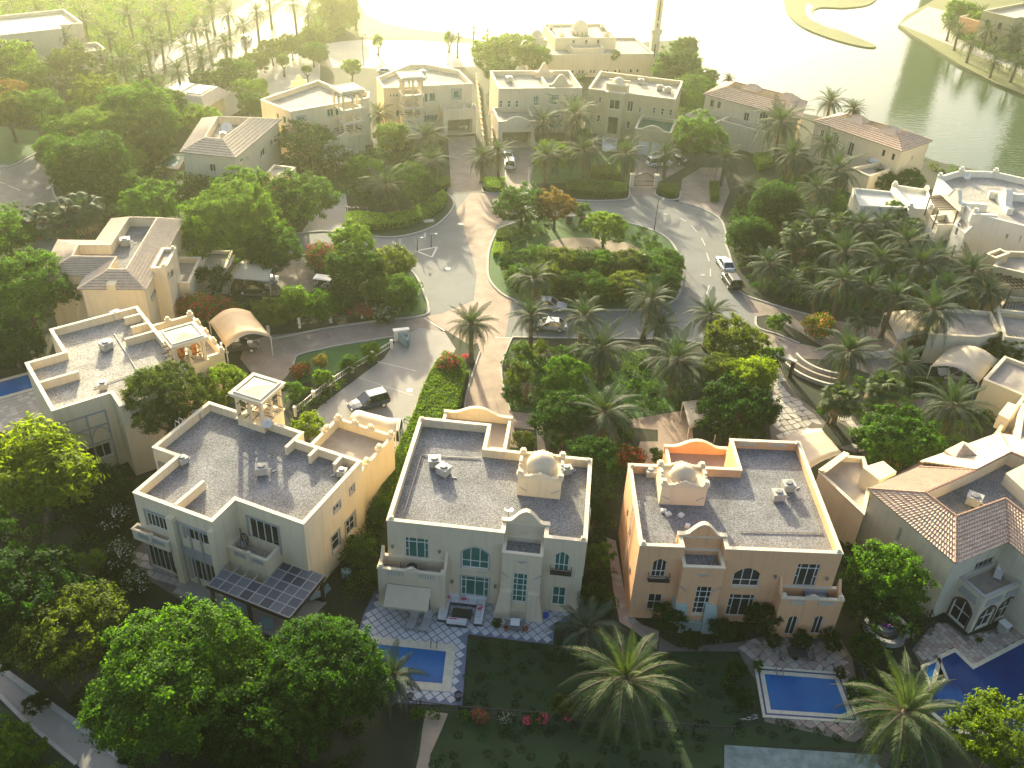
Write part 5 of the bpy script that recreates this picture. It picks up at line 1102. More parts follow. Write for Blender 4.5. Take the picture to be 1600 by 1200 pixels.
q = ccw([f16.g(*a, 4.2) for a in [(1452, 522), (1530, 526), (1566, 520), (1549, 487), (1478, 480)]]); block(v16, f16, q, 4.2, 3.7, 'grey_wall', 'cream_trim', 'terrace', {}, wname='wall')
q = ccw([f16.g(*a, 4.2) for a in [(1568, 530), (1680, 545), (1680, 500), (1556, 486)]]); block(v16, f16, q, 4.6, 3.7, 'grey_wall', 'cream_trim', 'terrace', {}, wname='side_wall', pname='side_parapet', rname='side_roof')
f17 = Fr((1537, 593), (1600, 620), 4.2)
v17 = house('low grey-beige garage block with roof terrace at the right edge', f17, 'garage_building', 'garage')
q = ccw([f17.g(*a, 4.4) for a in [(1537, 592), (1600, 618), (1690, 600), (1570, 556)]]); block(v17, f17, q, 4.4, 3.9, 'grey_wall', 'cream_trim', 'terrace', {}, wname='wall')

# ================================================================ tiled villa lower right
f4 = Fr((1356, 766), (1492, 881), 7.2)
v4 = house('pale villa with pink tiled roof and arched ground floor beside the big pool', f4)
Z = 7.2
O = {k: (*f4.g(*q, Z), Z) for k, q in dict(A=(1356, 765), B=(1493, 881), C=(1575, 847), D=(1690, 945), F=(1436, 731), F2=(1437, 723), G=(1562, 677), H=(1720, 700)).items()}
I = {k: (*f4.g(*q, 8.8), 8.8) for k, q in dict(A=(1446, 771), B=(1494, 808), C=(1570, 780), D=(1690, 872), F=(1524, 736), G=(1579, 708), H=(1690, 755)).items()}
b = MB(); tile_slope(b, O['A'], O['B'], I['B'], I['A']); stuff(b.build('roof_tiles', [M['tile'], M['tile_riser_shade']], v4))
b = MB(); tile_slope(b, O['B'], O['C'], I['C'], I['B']); stuff(b.build('roof_tiles', [M['tile'], M['tile_riser_shade']], v4))
b = MB(); tile_slope(b, O['C'], O['D'], I['D'], I['C']); stuff(b.build('roof_tiles', [M['tile'], M['tile_riser_shade']], v4))
up = lambda p, d=.05: (p[0], p[1], p[2] + d)
b = MB(); b.quad(up(O['F']), up(O['A']), up(I['A']), up(I['F'])); b.quad(up(O['G']), up(O['F2'], .25), up(I['F'], .25), up(I['G'], .25)); b.quad(up(O['H']), up(O['G']), up(I['G']), up(I['H'])); 
for a_, c_, d_, e_ in ((O['F'], O['A'], I['A'], I['F']), (O['G'], O['F2'], I['F'], I['G'])): tile_slope(b, up(a_, -.02), up(c_, -.02), up(d_, -.02), up(e_, -.02))
stuff(b.build('roof_tiles', [M['canopy'], M['tile_riser_shade']], v4))
b = MB()
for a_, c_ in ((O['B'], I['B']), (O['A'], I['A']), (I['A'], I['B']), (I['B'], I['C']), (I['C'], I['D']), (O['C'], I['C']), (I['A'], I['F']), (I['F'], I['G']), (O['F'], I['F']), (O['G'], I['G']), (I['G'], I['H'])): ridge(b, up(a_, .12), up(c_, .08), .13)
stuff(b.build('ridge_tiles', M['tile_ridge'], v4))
b = MB()
for a_, c_ in (('A', 'B'), ('B', 'C'), ('C', 'D'), ('F', 'A'), ('G', 'F'), ('H', 'G')):
    p, q = I[a_], I[c_]; b.quad((p[0], p[1], 7.4), (q[0], q[1], 7.4), (q[0], q[1], 8.8), (p[0], p[1], 8.8))
b.build('inner_wall', M['cream_wall'], v4)
b = MB(); b.cap([(I[k][0], I[k][1]) for k in ('A', 'B', 'C', 'D', 'H', 'G', 'F')], 7.4); b.build('flat_roof', M['gravel'], v4)
wl4 = inset(ccw([O[k][:2] for k in ('A', 'B', 'C', 'D', 'H', 'G', 'F2')]), .35)
k0 = min(range(len(wl4)), key=lambda i: (Vector(wl4[i]) - Vector(O['A'][:2])).length); wl4 = wl4[k0:] + wl4[:k0]
op4 = ops_px(f4, wl4, [(0, 1398, 845, 1411, 826, dict(sty='two', ar=.45)), (0, 1350, 872, 1368, 850, dict(sty='two')), (1, 1515, 905, 1556, 868, dict(sty='four', fm='trim_grey'))])
b = MB()
for i in range(len(wl4)): wall_mesh(b, Wall(f4, wl4[i], wl4[(i + 1) % len(wl4)]), 0, 7.2, op4.get(i, []))
b.build('wall', M['grey_wall'], v4)
for i, l_ in op4.items():
    for o in l_: window(v4, Wall(f4, wl4[i], wl4[(i + 1) % len(wl4)]), o)
b = MB(); ring(b, wl4, 7.17, inset(wl4, -.33), 7.17, flip=True); ring(b, inset(wl4, -.33), 7.17, inset(wl4, -.33), 7.3); b.build('eaves', M['tile_ridge'], v4)
# balcony block with arched glass doors
bq = [(9.56, 2.2), (12.4, 2.2), (12.4, 7.7), (9.56, 7.7)]
dr = lambda s0, s1: dict(s0=s0, s1=s1, z0=.08, z1=2.75, sty='grid', arch=.85, t=.1, nm='glass_door', surround=.14, sm='wood_brown', gm='glass_dark')
ob4 = {0: [dr(.55, 2.35)], 1: [dr(.6, 2.4), dr(2.95, 4.75)]}
block(v4, f4, bq, 4.5, 3.6, 'grey_wall', 'trim_grey', 'terrace', ob4, th=.2, wname='balcony_block', pname='balcony_parapet', rname='balcony_floor')
for x0, x1, y0, y1 in ((10.1, 11.9, 2.1, 2.197), (12.403, 12.5, 2.8, 4.6), (12.403, 12.5, 5.2, 7.0)):
    b = MB(); b.box(x0, x1, y0, y1, 3.15, 3.35); b.box(x0 + .1 * (x1 - x0 > 1), x1 - .1 * (x1 - x0 > 1), y0 + .02, y1, 3.35, 3.85); b.build('balcony_panel', M['trim_grey'], v4)
x, y = f4.g(1519, 788, 7.4); ac_unit(f4, x, y, 7.4, .5, 1.3, 'in the sunken dark roof of the villa by the big pool')
# low link wing and box on its left
q = ccw([f4.g(*a, 4.6) for a in [(1279, 738), (1350, 805), (1362, 752), (1350, 715), (1312, 712)]])
block(v4, f4, q, 4.7, 4.1, 'cream_wall', 'cream_trim', 'terrace', {}, wname='link_wing', pname='link_parapet', rname='link_roof')
b = MB(); c = [f4.g(*a, 6.4) for a in [(1348, 730), (1374, 750), (1401, 737), (1380, 720)]]; b.prism(ccw(c), 4, 6.4); b.build('roof_box', M['cream_trim'], v4)
b = MB(); tile_slope(b, (*f4.g(1279, 736, 4.7), 4.7), (*f4.g(1320, 707, 4.7), 4.7), (*f4.g(1328, 710, 5.2), 5.2), (*f4.g(1292, 738, 5.2), 5.2)); stuff(b.build('roof_tiles', [M['tile'], M['tile_riser_shade']], v4))
# small hipped turret roof on the back and the raised roof at far right
b = MB(); c = [(*f4.g(*a, 8.4), 8.4) for a in [(1479, 697), (1494, 708), (1537, 712), (1526, 690), (1507, 683)]]; b.prism(ccw([p[:2] for p in c]), 6.5, 7.9); b.build('roof_turret', M['cream_trim'], v4)
b = MB(); ap = (*f4.g(1507, 690, 9.2), 9.0); tile_slope(b, (c[1][0], c[1][1], 7.9), (c[2][0], c[2][1], 7.9), ap, ap); stuff(b.build('roof_tiles', [M['tile'], M['tile_riser_shade']], v4))
q = ccw([f4.g(*a, 8.8) for a in [(1572, 738), (1604, 722), (1690, 775), (1640, 800)]]); b = MB(); b.prism(q, 7.38, 8.7); b.build('raised_block', M['cream_trim'], v4)
b = MB(); q2 = [(*p, 8.75) for p in q]; tile_slope(b, q2[0], q2[1], (*Vector(q[2]).lerp(Vector(q[1]), .3), 9.6), (*Vector(q[3]).lerp(Vector(q[0]), .3), 9.6)); stuff(b.build('roof_tiles', [M['tile'], M['tile_riser_shade']], v4))
# villa at far right behind it
f18 = Fr((1552, 680), (1640, 720), 5.2); v18 = house('yellow-walled villa terrace cut by the right edge, above the tiled roof', f18)
q = ccw([f18.g(*a, 5.4) for a in [(1549, 684), (1640, 735), (1720, 640), (1605, 610)]]); block(v18, f18, q, 5.4, 4.2, 'cream_wall', 'cream_trim', 'terrace', {}, wname='wall')
b = MB(); c = [f18.g(*a, 6.2) for a in [(1560, 647), (1577, 655), (1592, 634), (1575, 628)]]; b.prism(ccw(c), 4.5, 6.2); b.build('pier_box', M['cream_trim'], v18)
q = ccw([f18.g(*a, 8.0) for a in [(1590, 690), (1680, 730), (1700, 640), (1600, 625)]]); block(v18, f18, q, 7.6, 6.8, 'cream_wall', 'cream_trim', 'terrace', {}, wname='upper_wall', pname='upper_parapet', rname='upper_roof')

# ================================================================ mosque and far buildings
f20 = Fr((845, 86), (985, 84), 5.0)
mo = house('pale mosque with domes on the lake shore beside a tall minaret', f20, 'mosque', 'mosque')
L20 = f20.g(1018, 80, 5.0)[0]
wins = {0: [dict(s0=L20 * k, s1=L20 * k + .5, z0=.8, z1=1.5, sty='one', gm='glass_dark', depth=.2, t=.04) for k in (.28, .34, .37, .44, .47, .56, .59, .66, .70, .80, .86)]}
block(mo, f20, [(0, 0), (L20, 0), (L20, 14), (0, 14)], 5.0, 4.5, 'cream_wall', 'cream_trim', 'gravel_pale', wins, wname='wall')
block(mo, f20, [(4.6, 5.5), (18.9, 5.5), (18.9, 18), (4.6, 18)], 7.2, 6.7, 'cream_wall', 'cream_trim', 'gravel_pale', {}, wname='prayer_hall', pname='hall_parapet', rname='hall_roof')
block(mo, f20, [(-1.6, 5), (2.6, 5), (2.6, 9), (-1.6, 9)], 6.9, 6.5, 'cream_wall', 'cream_trim', 'gravel_pale', {}, wname='side_hall', pname='side_parapet', rname='side_roof')
block(mo, f20, [(7.6, 1.6), (15, 1.6), (15, 5.4), (7.6, 5.4)], 5.9, 5.4, 'cream_wall', 'cream_trim', 'terrace', {}, wname='porch', pname='porch_parapet', rname='porch_roof')
def dome_on(par, x, y, z, r, n=24, drum=1.0, mk_='white_wall'):
    b = MB(); b.lathe([(r * 1.05, 0), (r * 1.05, drum)] + [(r * math.cos(a) ** .8, drum + r * 1.15 * math.sin(a)) for a in [i * math.pi / 2 / 9 for i in range(0, 9)]] + [(.08, drum + r * 1.2), (.06, drum + r * 1.7), (.01, drum + r * 1.9)], (x, y, z), n)
    o = b.build('dome', M[mk_], par, smooth=True)
    b = MB()
    for k in range(12):
        a = k * math.pi / 6; cx, cy = x + math.cos(a) * r * 1.06, y + math.sin(a) * r * 1.06
        b.bar((cx, cy, z + drum * .15), (cx, cy, z + drum * .85), .5 * r / 4, .1)
    stuff(b.build('drum_window', M['glass_dark'], o))
dome_on(mo, 11.6, 10.5, 6.8, 1.85, drum=.9, mk_='cream_wall'); dome_on(mo, .6, 7.0, 6.6, 1.35, drum=.5, mk_='cream_wall')
for x_, y_ in ((6.5, 7), (17, 7), (5.5, 14), (18, 14)): dome_on(mo, x_, y_, 6.8, .5, 12, .6, 'cream_wall')
for x_ in (8.6, 11.6, 14.4):
    b = MB(); b.box(x_, x_ + .5, 5.42, 5.497, 5.95, 6.7); b.build('arched_window', M['glass_dark'], mo)
mt = thing('minaret', 'tall pale square minaret with slit windows rising beyond the top edge', 'minaret', G(1019, 98, 0), .12)
b = MB(); b.box(-.95, .95, -.95, .95, 0, 7.0); b.build('lower_shaft', M['cream_wall'], mt)
b = MB(); b.box(-1.25, 1.25, -1.25, 1.25, 7.0, 7.9); b.box(-1.1, 1.1, -1.1, 1.1, 6.7, 7.0); b.build('gallery', M['cream_trim'], mt)
b = MB(); b.box(-.78, .78, -.78, .78, 7.9, 18); b.build('upper_shaft', M['cream_wall'], mt)
b = MB(); b.lathe([(.7, 0), (.7, 3)] + [(.8 * math.cos(a), 3 + 1.4 * math.sin(a)) for a in [i * .2 for i in range(8)]] + [(.03, 6)], (0, 0, 18), 14); b.build('lantern', M['cream_trim'], mt)
for z0, z1 in ((1.5, 4.5), (8.3, 9.2), (9.8, 15)):
    b = MB(); yy = -.99 if z0 < 6 else -.82; b.box(-.16, .16, yy - .02, yy + .03, z0, z1); b.build('slit_window', M['glass_dark'], mt)
pv_ = thing('pavilion', 'small pale pavilion with flat-topped hipped roof left of the back row', 'pavilion', G(303, 176, 0), -.22)
b = MB(); b.box(-4.5, 4.5, -4, 4, 0, 3.0); b.build('wall', M['cream_wall'], pv_)
b = MB(); b.add([(-5.6, -5, 3), (5.6, -5, 3), (5.6, 5, 3), (-5.6, 5, 3), (-4, -3.2, 4.6), (4, -3.2, 4.6), (4, 3.2, 4.6), (-4, 3.2, 4.6)], [(0, 1, 5, 4), (1, 2, 6, 5), (2, 3, 7, 6), (3, 0, 4, 7), (4, 5, 6, 7), (3, 2, 1, 0)]); b.build('roof', M['tile_pale'], pv_)
for k in (-1, 1): b = MB(); b.box(k * 2 - 1.4, k * 2 + 1.4, -2.4, 2.4, 4.6, 4.8); b.build('skylight', M['frame_white'], pv_)
f21 = Fr((0, 58), (88, 48), 8.0); v21 = house('pale villa cut by the top left corner of the picture', f21)
L21 = 17
a21 = f21.g(90, 30, 8)
o21 = {0: [dict(s0=s_, s1=s_ + 1.3, z0=z_, z1=z_ + 2.1, sty='two', gm='glass_dark') for s_, z_ in ((1.5, 4.6), (3.2, 4.6), (6.5, 4.6), (8.4, 4.6), (6.5, 1.0), (8.4, 1.0), (12.6, 4.8))]}
block(v21, f21, [(-8, 0), (12, 0), (12, 2.5), (17, 2.5), (17, 16), (-8, 16)], 8.4, 7.7, 'cream_wall', 'cream_trim', 'pale_ground', o21)
block(v21, f21, [(11.5, -4), (19, -4), (19, 2.4), (11.5, 2.4)], 4.2, 3.6, 'cream_wall', 'cream_trim', 'terrace', {}, wname='porch', pname='porch_parapet', rname='porch_roof')
f22 = Fr((1535, 20), (1640, 45), 8.0); v22 = house('cream villa behind the palms across the lake, top right', f22)
block(v22, f22, [(0, 0), (9, 0), (9, 3), (30, 3), (30, 20), (0, 20)], 8.6, 7.8, 'yellow_wall', 'cream_trim', 'pale_ground', {0: [dict(s0=s_, s1=s_ + 1.2, z0=z_, z1=z_ + 1.8, sty='one', gm='glass_dark') for s_ in (1.5, 5) for z_ in (1.5, 5)], 2: [dict(s0=s_, s1=s_ + 1.4, z0=5, z1=6.8, sty='two', gm='glass_dark') for s_ in (2, 7, 12)]})
block(v22, f22, [(-8, 4), (-.05, 4), (-.05, 14), (-8, 14)], 5, 4.4, 'orange_wall', 'cream_trim', 'terrace', {}, wname='annex', pname='annex_parapet', rname='annex_roof')
for k, (px, w_, dd, lab) in enumerate([(1412, 20, 0, 'pale apartment tower mirrored in the lake at right centre'), (1575, 24, 10, 'pale apartment tower mirrored in the lake at the right edge')]):
    pass
# ================================================================ pools and patios
def pool(name, lab, cor, wm='pool_water', cop=.45, bands=('coping',), zc=.11, ladder=None, cat='swimming pool'):
    p = ccw(gp(cor)); c = (sum(q[0] for q in p) / len(p), sum(q[1] for q in p) / len(p)); p = [(q[0] - c[0], q[1] - c[1]) for q in p]
    t = thing(name, lab, cat, (*c, 0)); b = MB(); b.cap(inset(p, -.02), zc - .045); b.build('water', M[wm], t)
    d = 0
    for k, m in enumerate(bands):
        wd = cop if isinstance(cop, float) else cop[k]; a, o = inset(p, -d), inset(p, -d - wd); z = zc + .006 * k; b = MB(); ring(b, o, -.02, o, z); ring(b, o, z, a, z); ring(b, a, z - .2, a, z, flip=True); b.build('coping' if k == len(bands) - 1 else 'tile_band', M[m], t); d += wd + .002
    if ladder:
        x, y = G(*ladder, 0).xy; x -= c[0]; y -= c[1]
        for s_ in (-.25, .25):
            b = MB(); b.tube([(x + s_, y + .35, zc), (x + s_, y + .3, .8), (x + s_, y - .1, .8), (x + s_, y - .15, -.1)], .035, 6); b.build('ladder_rail', M['metal_grey'], t)
    return t
ang2, ang3 = f2.ang, f3.ang
paving('diamond_patio', '', 'patio_joint', [(556, 1004), (567, 962), (592, 912), (606, 900), (700, 915), (905, 940), (893, 958), (890, 972), (867, 972), (864, 1008), (731, 991), (722, 1102), (592, 1098), (566, 1060)], ang2 + R(45), .62, .045, ['patio_tile'], lim=300)
pool('swimming_pool', 'bright blue rectangular pool in the diamond-tiled patio, partly under a bushy tree', [(574, 1006), (697, 1019), (691, 1069), (570, 1060)], cop=.75, ladder=(678, 1012))
paving('flagstone_patio', '', 'stone_joint', [(1028, 1018), (1031, 996), (1060, 1012), (1150, 1004), (1200, 993), (1312, 996), (1332, 1030), (1348, 1120), (1365, 1140), (1335, 1160), (1195, 1128), (1180, 1062), (1165, 1040), (1155, 1018)], ang3 + R(38), .72, .03, ['stone_pink', 'stone', 'stone_pink'], lim=300, jit=.2, irregular=True)
pool('swimming_pool', 'blue rectangular pool with navy tile line in front of the orange villa', [(1194, 1054), (1304, 1062.5), (1325, 1118), (1204, 1110)], cop=[.35, .16, .22], bands=('coping', 'navy_tile', 'coping'), ladder=(1216, 1057))
paving('side_path', '', 'stone_pink', [(948, 840), (962, 845), (975, 920), (985, 960), (1003, 976), (1030, 986), (1026, 1015), (990, 985), (968, 972), (958, 920)], ang3 + R(45), .6, .05, ['stone_pink', 'stone'], lim=150)
paving('stone_terrace', '', 'stone_joint', [(190, 880), (225, 846), (262, 880), (300, 905), (345, 925), (400, 948), (440, 985), (401, 995), (295, 945)], f1.ang + .08, .78, .035, ['stone', 'stone_white', 'stone'], lim=220, jit=.08, brick=.5)
b = MB(); b.prism([tuple(f1.w(x, y).xy) for x, y in ((4, -1.2), (16.2, -2.2), (16.4, 3.0), (8.2, 1.0), (4, -.1))], .03, .07); struct(b.build('covered_terrace', M['concrete']))
paving('pool_terrace', '', 'stone_joint', [(1425, 1015), (1460, 972), (1482, 974), (1507, 994), (1600, 973), (1680, 950), (1690, 975), (1600, 1004), (1520, 1046), (1492, 1019), (1472, 1028), (1440, 1040)], f4.ang, .5, .02, ['stone', 'stone_pink', 'stone'], lim=200, jit=.05, brick=.5)
pool('swimming_pool', 'large dark blue angular pool cut by the right edge of the picture', [(1472, 1029), (1492, 1020), (1520, 1047), (1600, 1005), (1700, 960), (1720, 1100), (1640, 1150), (1560, 1142), (1491, 1141), (1452, 1108), (1462, 1068)], 'pool_deep', .35)
pool('hot_tub', 'small bright blue spa tub at the corner of the large dark pool', [(1443, 1044), (1466, 1034), (1476, 1060), (1455, 1070)], 'pool_water', .25, cat='spa')
paving('poolside_terrace', '', 'stone', [(-30, 628), (54, 607), (62, 628), (72, 652), (60, 690), (20, 684), (-30, 660)], f5.ang, .6, .03, ['stone', 'stone_white'], lim=120, jit=.06)
pool('swimming_pool', 'narrow blue pool cut by the left edge beside the stepped gravel roof', [(-30, 606), (44, 586), (52, 607), (5, 620), (-30, 628)], 'pool_water', .5)
pool('swimming_pool', 'small turquoise pool beside the tiled villa with the white dish', [(250, 260), (264, 243), (286, 243), (274, 262)], 'pool_teal', .7)
paving('mosaic_terrace', '', 'stone_joint', [(1196, 580), (1214, 565), (1226, 590), (1244, 618), (1272, 640), (1290, 660), (1276, 690), (1300, 718), (1240, 712), (1205, 690), (1200, 640)], .4, .95, .05, ['stone_white', 'stone_white', 'stone', 'stone_white'], lim=220, jit=.28, irregular=True)
paving('mosaic_path', '', 'stone_joint', [(1300, 640), (1330, 648), (1372, 680), (1366, 700), (1340, 708), (1310, 700), (1342, 690), (1325, 668), (1296, 652)], .2, .8, .04, ['stone', 'stone_white'], lim=120, jit=.25)
b = MB(); b.prism(ccw(gp([(942, 212), (966, 214), (962, 238), (940, 236)])), 0, .08); struct(b.build('white_walkway', M['frame_white']))
b = MB(); b.lathe([(1.1, 0), (1.1, .02), (.02, .025)], (*G(953, 221).xy, .08), 20); struct(b.build('round_medallion', M['terrace']))
pool('ornamental_pond', 'small dark blue pond beside the white walkway of the yellowish villa', [(933, 223), (935, 213), (945, 213), (944, 224)], 'pool_deep', .3, cat='pond')
# ================================================================ shade canopies
def canopy(lab, cor, z, rise, m='canopy', arch=0, n=12):
    """barrel-vaulted fabric canopy on arched steel ribs; arch runs between corner pairs 0-1 and 3-2"""
    c = [Vector((*G(*q, z).xy, z)) for q in cor]; o = sum(c, Vector()) / 4; o.z = 0; c = [q - o for q in c]; t = thing('shade_canopy', lab, 'shade canopy', o); b = MB(); vs = []; mrows = 6
    for j in range(mrows + 1):
        for i in range(n + 1):
            u = i / n; p = (c[0].lerp(c[1], u)).lerp(c[3].lerp(c[2], u), j / mrows); sag = .06 * math.sin(math.pi * j / mrows * 2) ** 2
            p.z += rise * math.sin(math.pi * u) - sag; vs.append(p)
    b.add(vs, [(j * (n + 1) + i, j * (n + 1) + i + 1, (j + 1) * (n + 1) + i + 1, (j + 1) * (n + 1) + i) for j in range(mrows) for i in range(n)])
    o_ = b.build('fabric', M[m], t, smooth=True); md = o_.modifiers.new('thickness', 'SOLIDIFY'); md.thickness = .03
    for (a, d) in ((0, 1), (3, 2)):
        r_ = MB(); r_.tube([c[a].lerp(c[d], i / n) + Vector((0, 0, rise * math.sin(math.pi * i / n) - .06)) for i in range(n + 1)], .05, 6); r_.build('arched_rib', M['metal_white'], t)
    for q in c:
        r_ = MB(); r_.tube([(q.x, q.y, 0), (q.x, q.y, z)], .06, 6); r_.build('post', M['metal_white'], t)
    return t
canopy('orange-tan barrel canopy over a dark car beside the stepped gravel roof', [(327, 503), (391, 487), (423, 526), (353, 542)], 2.7, 1.1, 'canopy_orange')
canopy('white sagging canopy over two cars beside the left tiled villa', [(356, 434), (388, 404), (427, 419), (421, 440)], 2.6, .6)
canopy('tan ribbed canopy above a white car behind the pergola villa terrace', [(541, 663), (565, 642), (622, 657), (618, 684)], 3.1, .7)
canopy('flat tan canopy just behind the porch of the orange villa', [(1067, 628), (1107, 625), (1122, 659), (1077, 668)], 2.8, .1)
canopy('wide tan canopy right of the orange villa roof', [(1222, 684), (1283, 670), (1316, 708), (1262, 733)], 3.0, .35)
canopy('wide tan canopy over a dark car, behind the right-hand palms', [(1382, 489), (1470, 492), (1474, 522), (1402, 530)], 2.9, .5)
canopy('pale barrel canopy over a silver car next to the roof ladder tiles', [(1482, 543), (1558, 562), (1529, 598), (1455, 572)], 2.8, 1.0)
# ================================================================ cars
CARP = {}
def make_car(kind, paint):
    """suv or sedan in its own frame: x forward, origin on the ground under the centre"""
    L_, W_, H_ = (4.7, 1.9, 1.72) if kind == 'suv' else (4.6, 1.82, 1.42)
    t = thing('parked_car', 'car', 'car'); hb = .34; zb = .98 if kind == 'suv' else .86
    st = [(-.5, .72, .55, zb - .12), (-.485, .86, .38, zb - .02), (-.40, .98, .32, zb + .02), (-.2, 1, .28, zb + .02), (.1, 1, .28, zb), (.22, .99, .3, zb - .02), (.36, .95, .32, zb - .10), (.46, .84, .36, zb - .2), (.5, .66, .48, zb - .3)]
    b = MB(); N = 9; vs = []
    for x, w_, z0, z1 in st:
        w_ = w_ * W_ / 2; zm = (z0 + z1) / 2
        vs += [(x * L_, y * w_, z) for y, z in ((-.8, z0), (-.97, z0 + .06), (-1, zm), (-.96, z1 - .06), (-.84, z1), (0, z1 + .035), (.84, z1), (.96, z1 - .06), (1, zm), (.97, z0 + .06), (.8, z0))]
    k = 11; b.add(vs, [(i * k + j, (i + 1) * k + j, (i + 1) * k + (j + 1) % k, i * k + (j + 1) % k) for i in range(len(st) - 1) for j in range(k)] + [tuple(range(k)), tuple((len(st) - 1) * k + j for j in range(k - 1, -1, -1))])
    b.build('body', M['paint_' + paint], t, smooth=False)
    # greenhouse
    if kind == 'suv': g = [(-.47, zb), (-.43, H_ - .06), (.02, H_ - .02), (.22, zb - .01)]
    else: g = [(-.44, zb - .02), (-.26, H_ - .05), (.02, H_ - .02), (.22, zb - .03)]
    wl, wh = W_ / 2 * .90, W_ / 2 * .72; b = MB()
    P0 = [(g[0][0] * L_, g[0][1], wl), (g[3][0] * L_, g[3][1], wl)]; P1 = [(g[1][0] * L_, g[1][1], wh), (g[2][0] * L_, g[2][1], wh)]
    vs = [(P0[0][0], -wl, P0[0][1]), (P0[1][0], -wl, P0[1][1]), (P0[1][0], wl, P0[1][1]), (P0[0][0], wl, P0[0][1]), (P1[0][0], -wh, P1[0][1]), (P1[1][0], -wh, P1[1][1]), (P1[1][0], wh, P1[1][1]), (P1[0][0], wh, P1[0][1])]
    b.add(vs, [(0, 1, 5, 4), (1, 2, 6, 5), (2, 3, 7, 6), (3, 0, 4, 7)]); b.build('windows', M['car_glass'], t)
    b = MB(); x0, x1 = P1[0][0] - .06, P1[1][0] + .1; zt = H_ - .05
    b.add([(x0, -wh - .03, zt), (x1, -wh - .03, zt + .02), (x1, wh + .03, zt + .02), (x0, wh + .03, zt), (x0 + .1, -wh + .12, zt + .06), (x1 - .15, -wh + .12, zt + .08), (x1 - .15, wh - .12, zt + .08), (x0 + .1, wh - .12, zt + .06)], [(0, 1, 5, 4), (1, 2, 6, 5), (2, 3, 7, 6), (3, 0, 4, 7), (4, 5, 6, 7)]); b.build('roof', M['paint_' + paint], t)
    b = MB()
    for s_ in (-1, 1):
        for (p, q) in ((vs[0], vs[4]), (vs[1], vs[5])): b.bar((p[0], s_ * abs(p[1]) * 1.0, p[2]), (q[0], s_ * (abs(q[1]) + .01), q[2]), .09, .05)
        xm = L_ * -.1; b.bar((xm, s_ * (wl + .005), zb), (xm + .02, s_ * (wh + .012), H_ - .05), .08, .04)
    stuff(b.build('pillars', M['paint_' + paint], t))
    for x in (-L_ * .30, L_ * .31):
        for s_ in (-1, 1):
            b = MB(); r = hb; yy = s_ * (W_ / 2 - .13); n = 14; b.add([(x + r * math.cos(a * 2 * math.pi / n), yy + d, r + r * math.sin(a * 2 * math.pi / n)) for d in (-.12, .14 if s_ > 0 else .12) for a in range(n)], [(a, (a + 1) % n, n + (a + 1) % n, n + a) for a in range(n)] + [tuple(range(n)), tuple(range(2 * n - 1, n - 1, -1))]); wh_ = b.build('wheel', M['rubber'], t)
            b = MB(); r2 = hb * .62; y2 = yy + s_ * .145; b.add([(x + r2 * math.cos(a * 2 * math.pi / n), y2, hb + r2 * math.sin(a * 2 * math.pi / n)) for a in range(n)], [tuple(range(n))]); b.build('rim', M['metal_white'], wh_)
    for s_ in (-1, 1):
        b = MB(); b.box(L_ * .475, L_ * .492, s_ * .62 - .17, s_ * .62 + .17, zb - .30, zb - .19); b.build('headlight', M['lamp_glass'], t)
        b = MB(); b.box(-L_ * .497, -L_ * .47, s_ * .68 - .12, s_ * .68 + .12, zb - .2, zb - .02); b.build('tail_light', M['tail_red'], t)
        b = MB(); b.box(L_ * .17, L_ * .19, s_ * (W_ / 2 + .08) - .09, s_ * (W_ / 2 + .08) + .09, zb, zb + .14); b.build('mirror', M['paint_' + paint], t)
    b = MB(); b.box(L_ * .485, L_ * .505, -.35, .35, .48, .60); b.build('grille', M['metal_black'], t)
    return t
def car(px, py, qx, qy, kind, paint, lab, z=0, name='parked_car'):
    """car centred between a rear and a front point of the picture's ground"""
    a, c = G(px, py, .5), G(qx, qy, .5); d = (c - a); key = (kind, paint)
    if key not in CARP: t = make_car(kind, paint); CARP[key] = t
    else: t = copy_tree(CARP[key])
    t.name = name; m_ = (a + c) / 2; t.location = (m_.x, m_.y, z + .03); t.rotation_euler = (0, 0, math.atan2(d.y, d.x)); tag(t, lab, 'car'); return t
car(1138, 421, 1128, 405, 'sedan', 'white', 'white hatchback parked at the kerb of the loop road, behind the black car')
car(1149, 449, 1137, 430, 'suv', 'black', 'black four-wheel drive parked at the kerb nearer than the white hatchback')
car(840, 474, 878, 479, 'sedan', 'silver', 'silver sedan on the road beside the island hedge, farther of the two under the palms')
car(878, 510, 838, 507, 'sedan', 'silver', 'pale silver car nearer of the two seen through the palm crowns')
car(590, 626, 562, 634, 'suv', 'navy', 'dark navy four-wheel drive alone on the concrete driveway')
car(350, 543, 398, 540, 'sedan', 'graphite', 'dark sedan nosing out of the orange-tan canopy')
car(616, 672, 611, 700, 'suv', 'white', 'white four-wheel drive under the ribbed canopy by the pergola villa')
car(372, 452, 420, 450, 'sedan', 'black', 'black sedan under the white canopy beside the left tiled villa')
car(385, 437, 432, 436, 'sedan', 'silver', 'silver sedan farther in under the white canopy at left')
car(726, 188, 724, 201, 'sedan', 'white', 'white car inside the open garage left of centre in the back row', .05)
car(796, 206, 796, 219, 'sedan', 'silver', 'left silver car in the double open garage')
car(816, 203, 817, 217, 'suv', 'white', 'right white car in the double open garage')
car(797, 262, 796, 249, 'suv', 'white', 'white four-wheel drive parked outside the double garage, nearer one')
car(794, 247, 793, 238, 'sedan', 'white', 'white car parked outside the double garage, farther one')
car(1018, 256, 1042, 254, 'suv', 'white', 'white four-wheel drive behind the arched gate')
car(1062, 252, 1046, 248, 'sedan', 'navy', 'dark car half hidden beyond the white one behind the arched gate')
car(381, 66, 389, 56, 'suv', 'white', 'white car driving on the far palm-lined boulevard', name='moving_car')
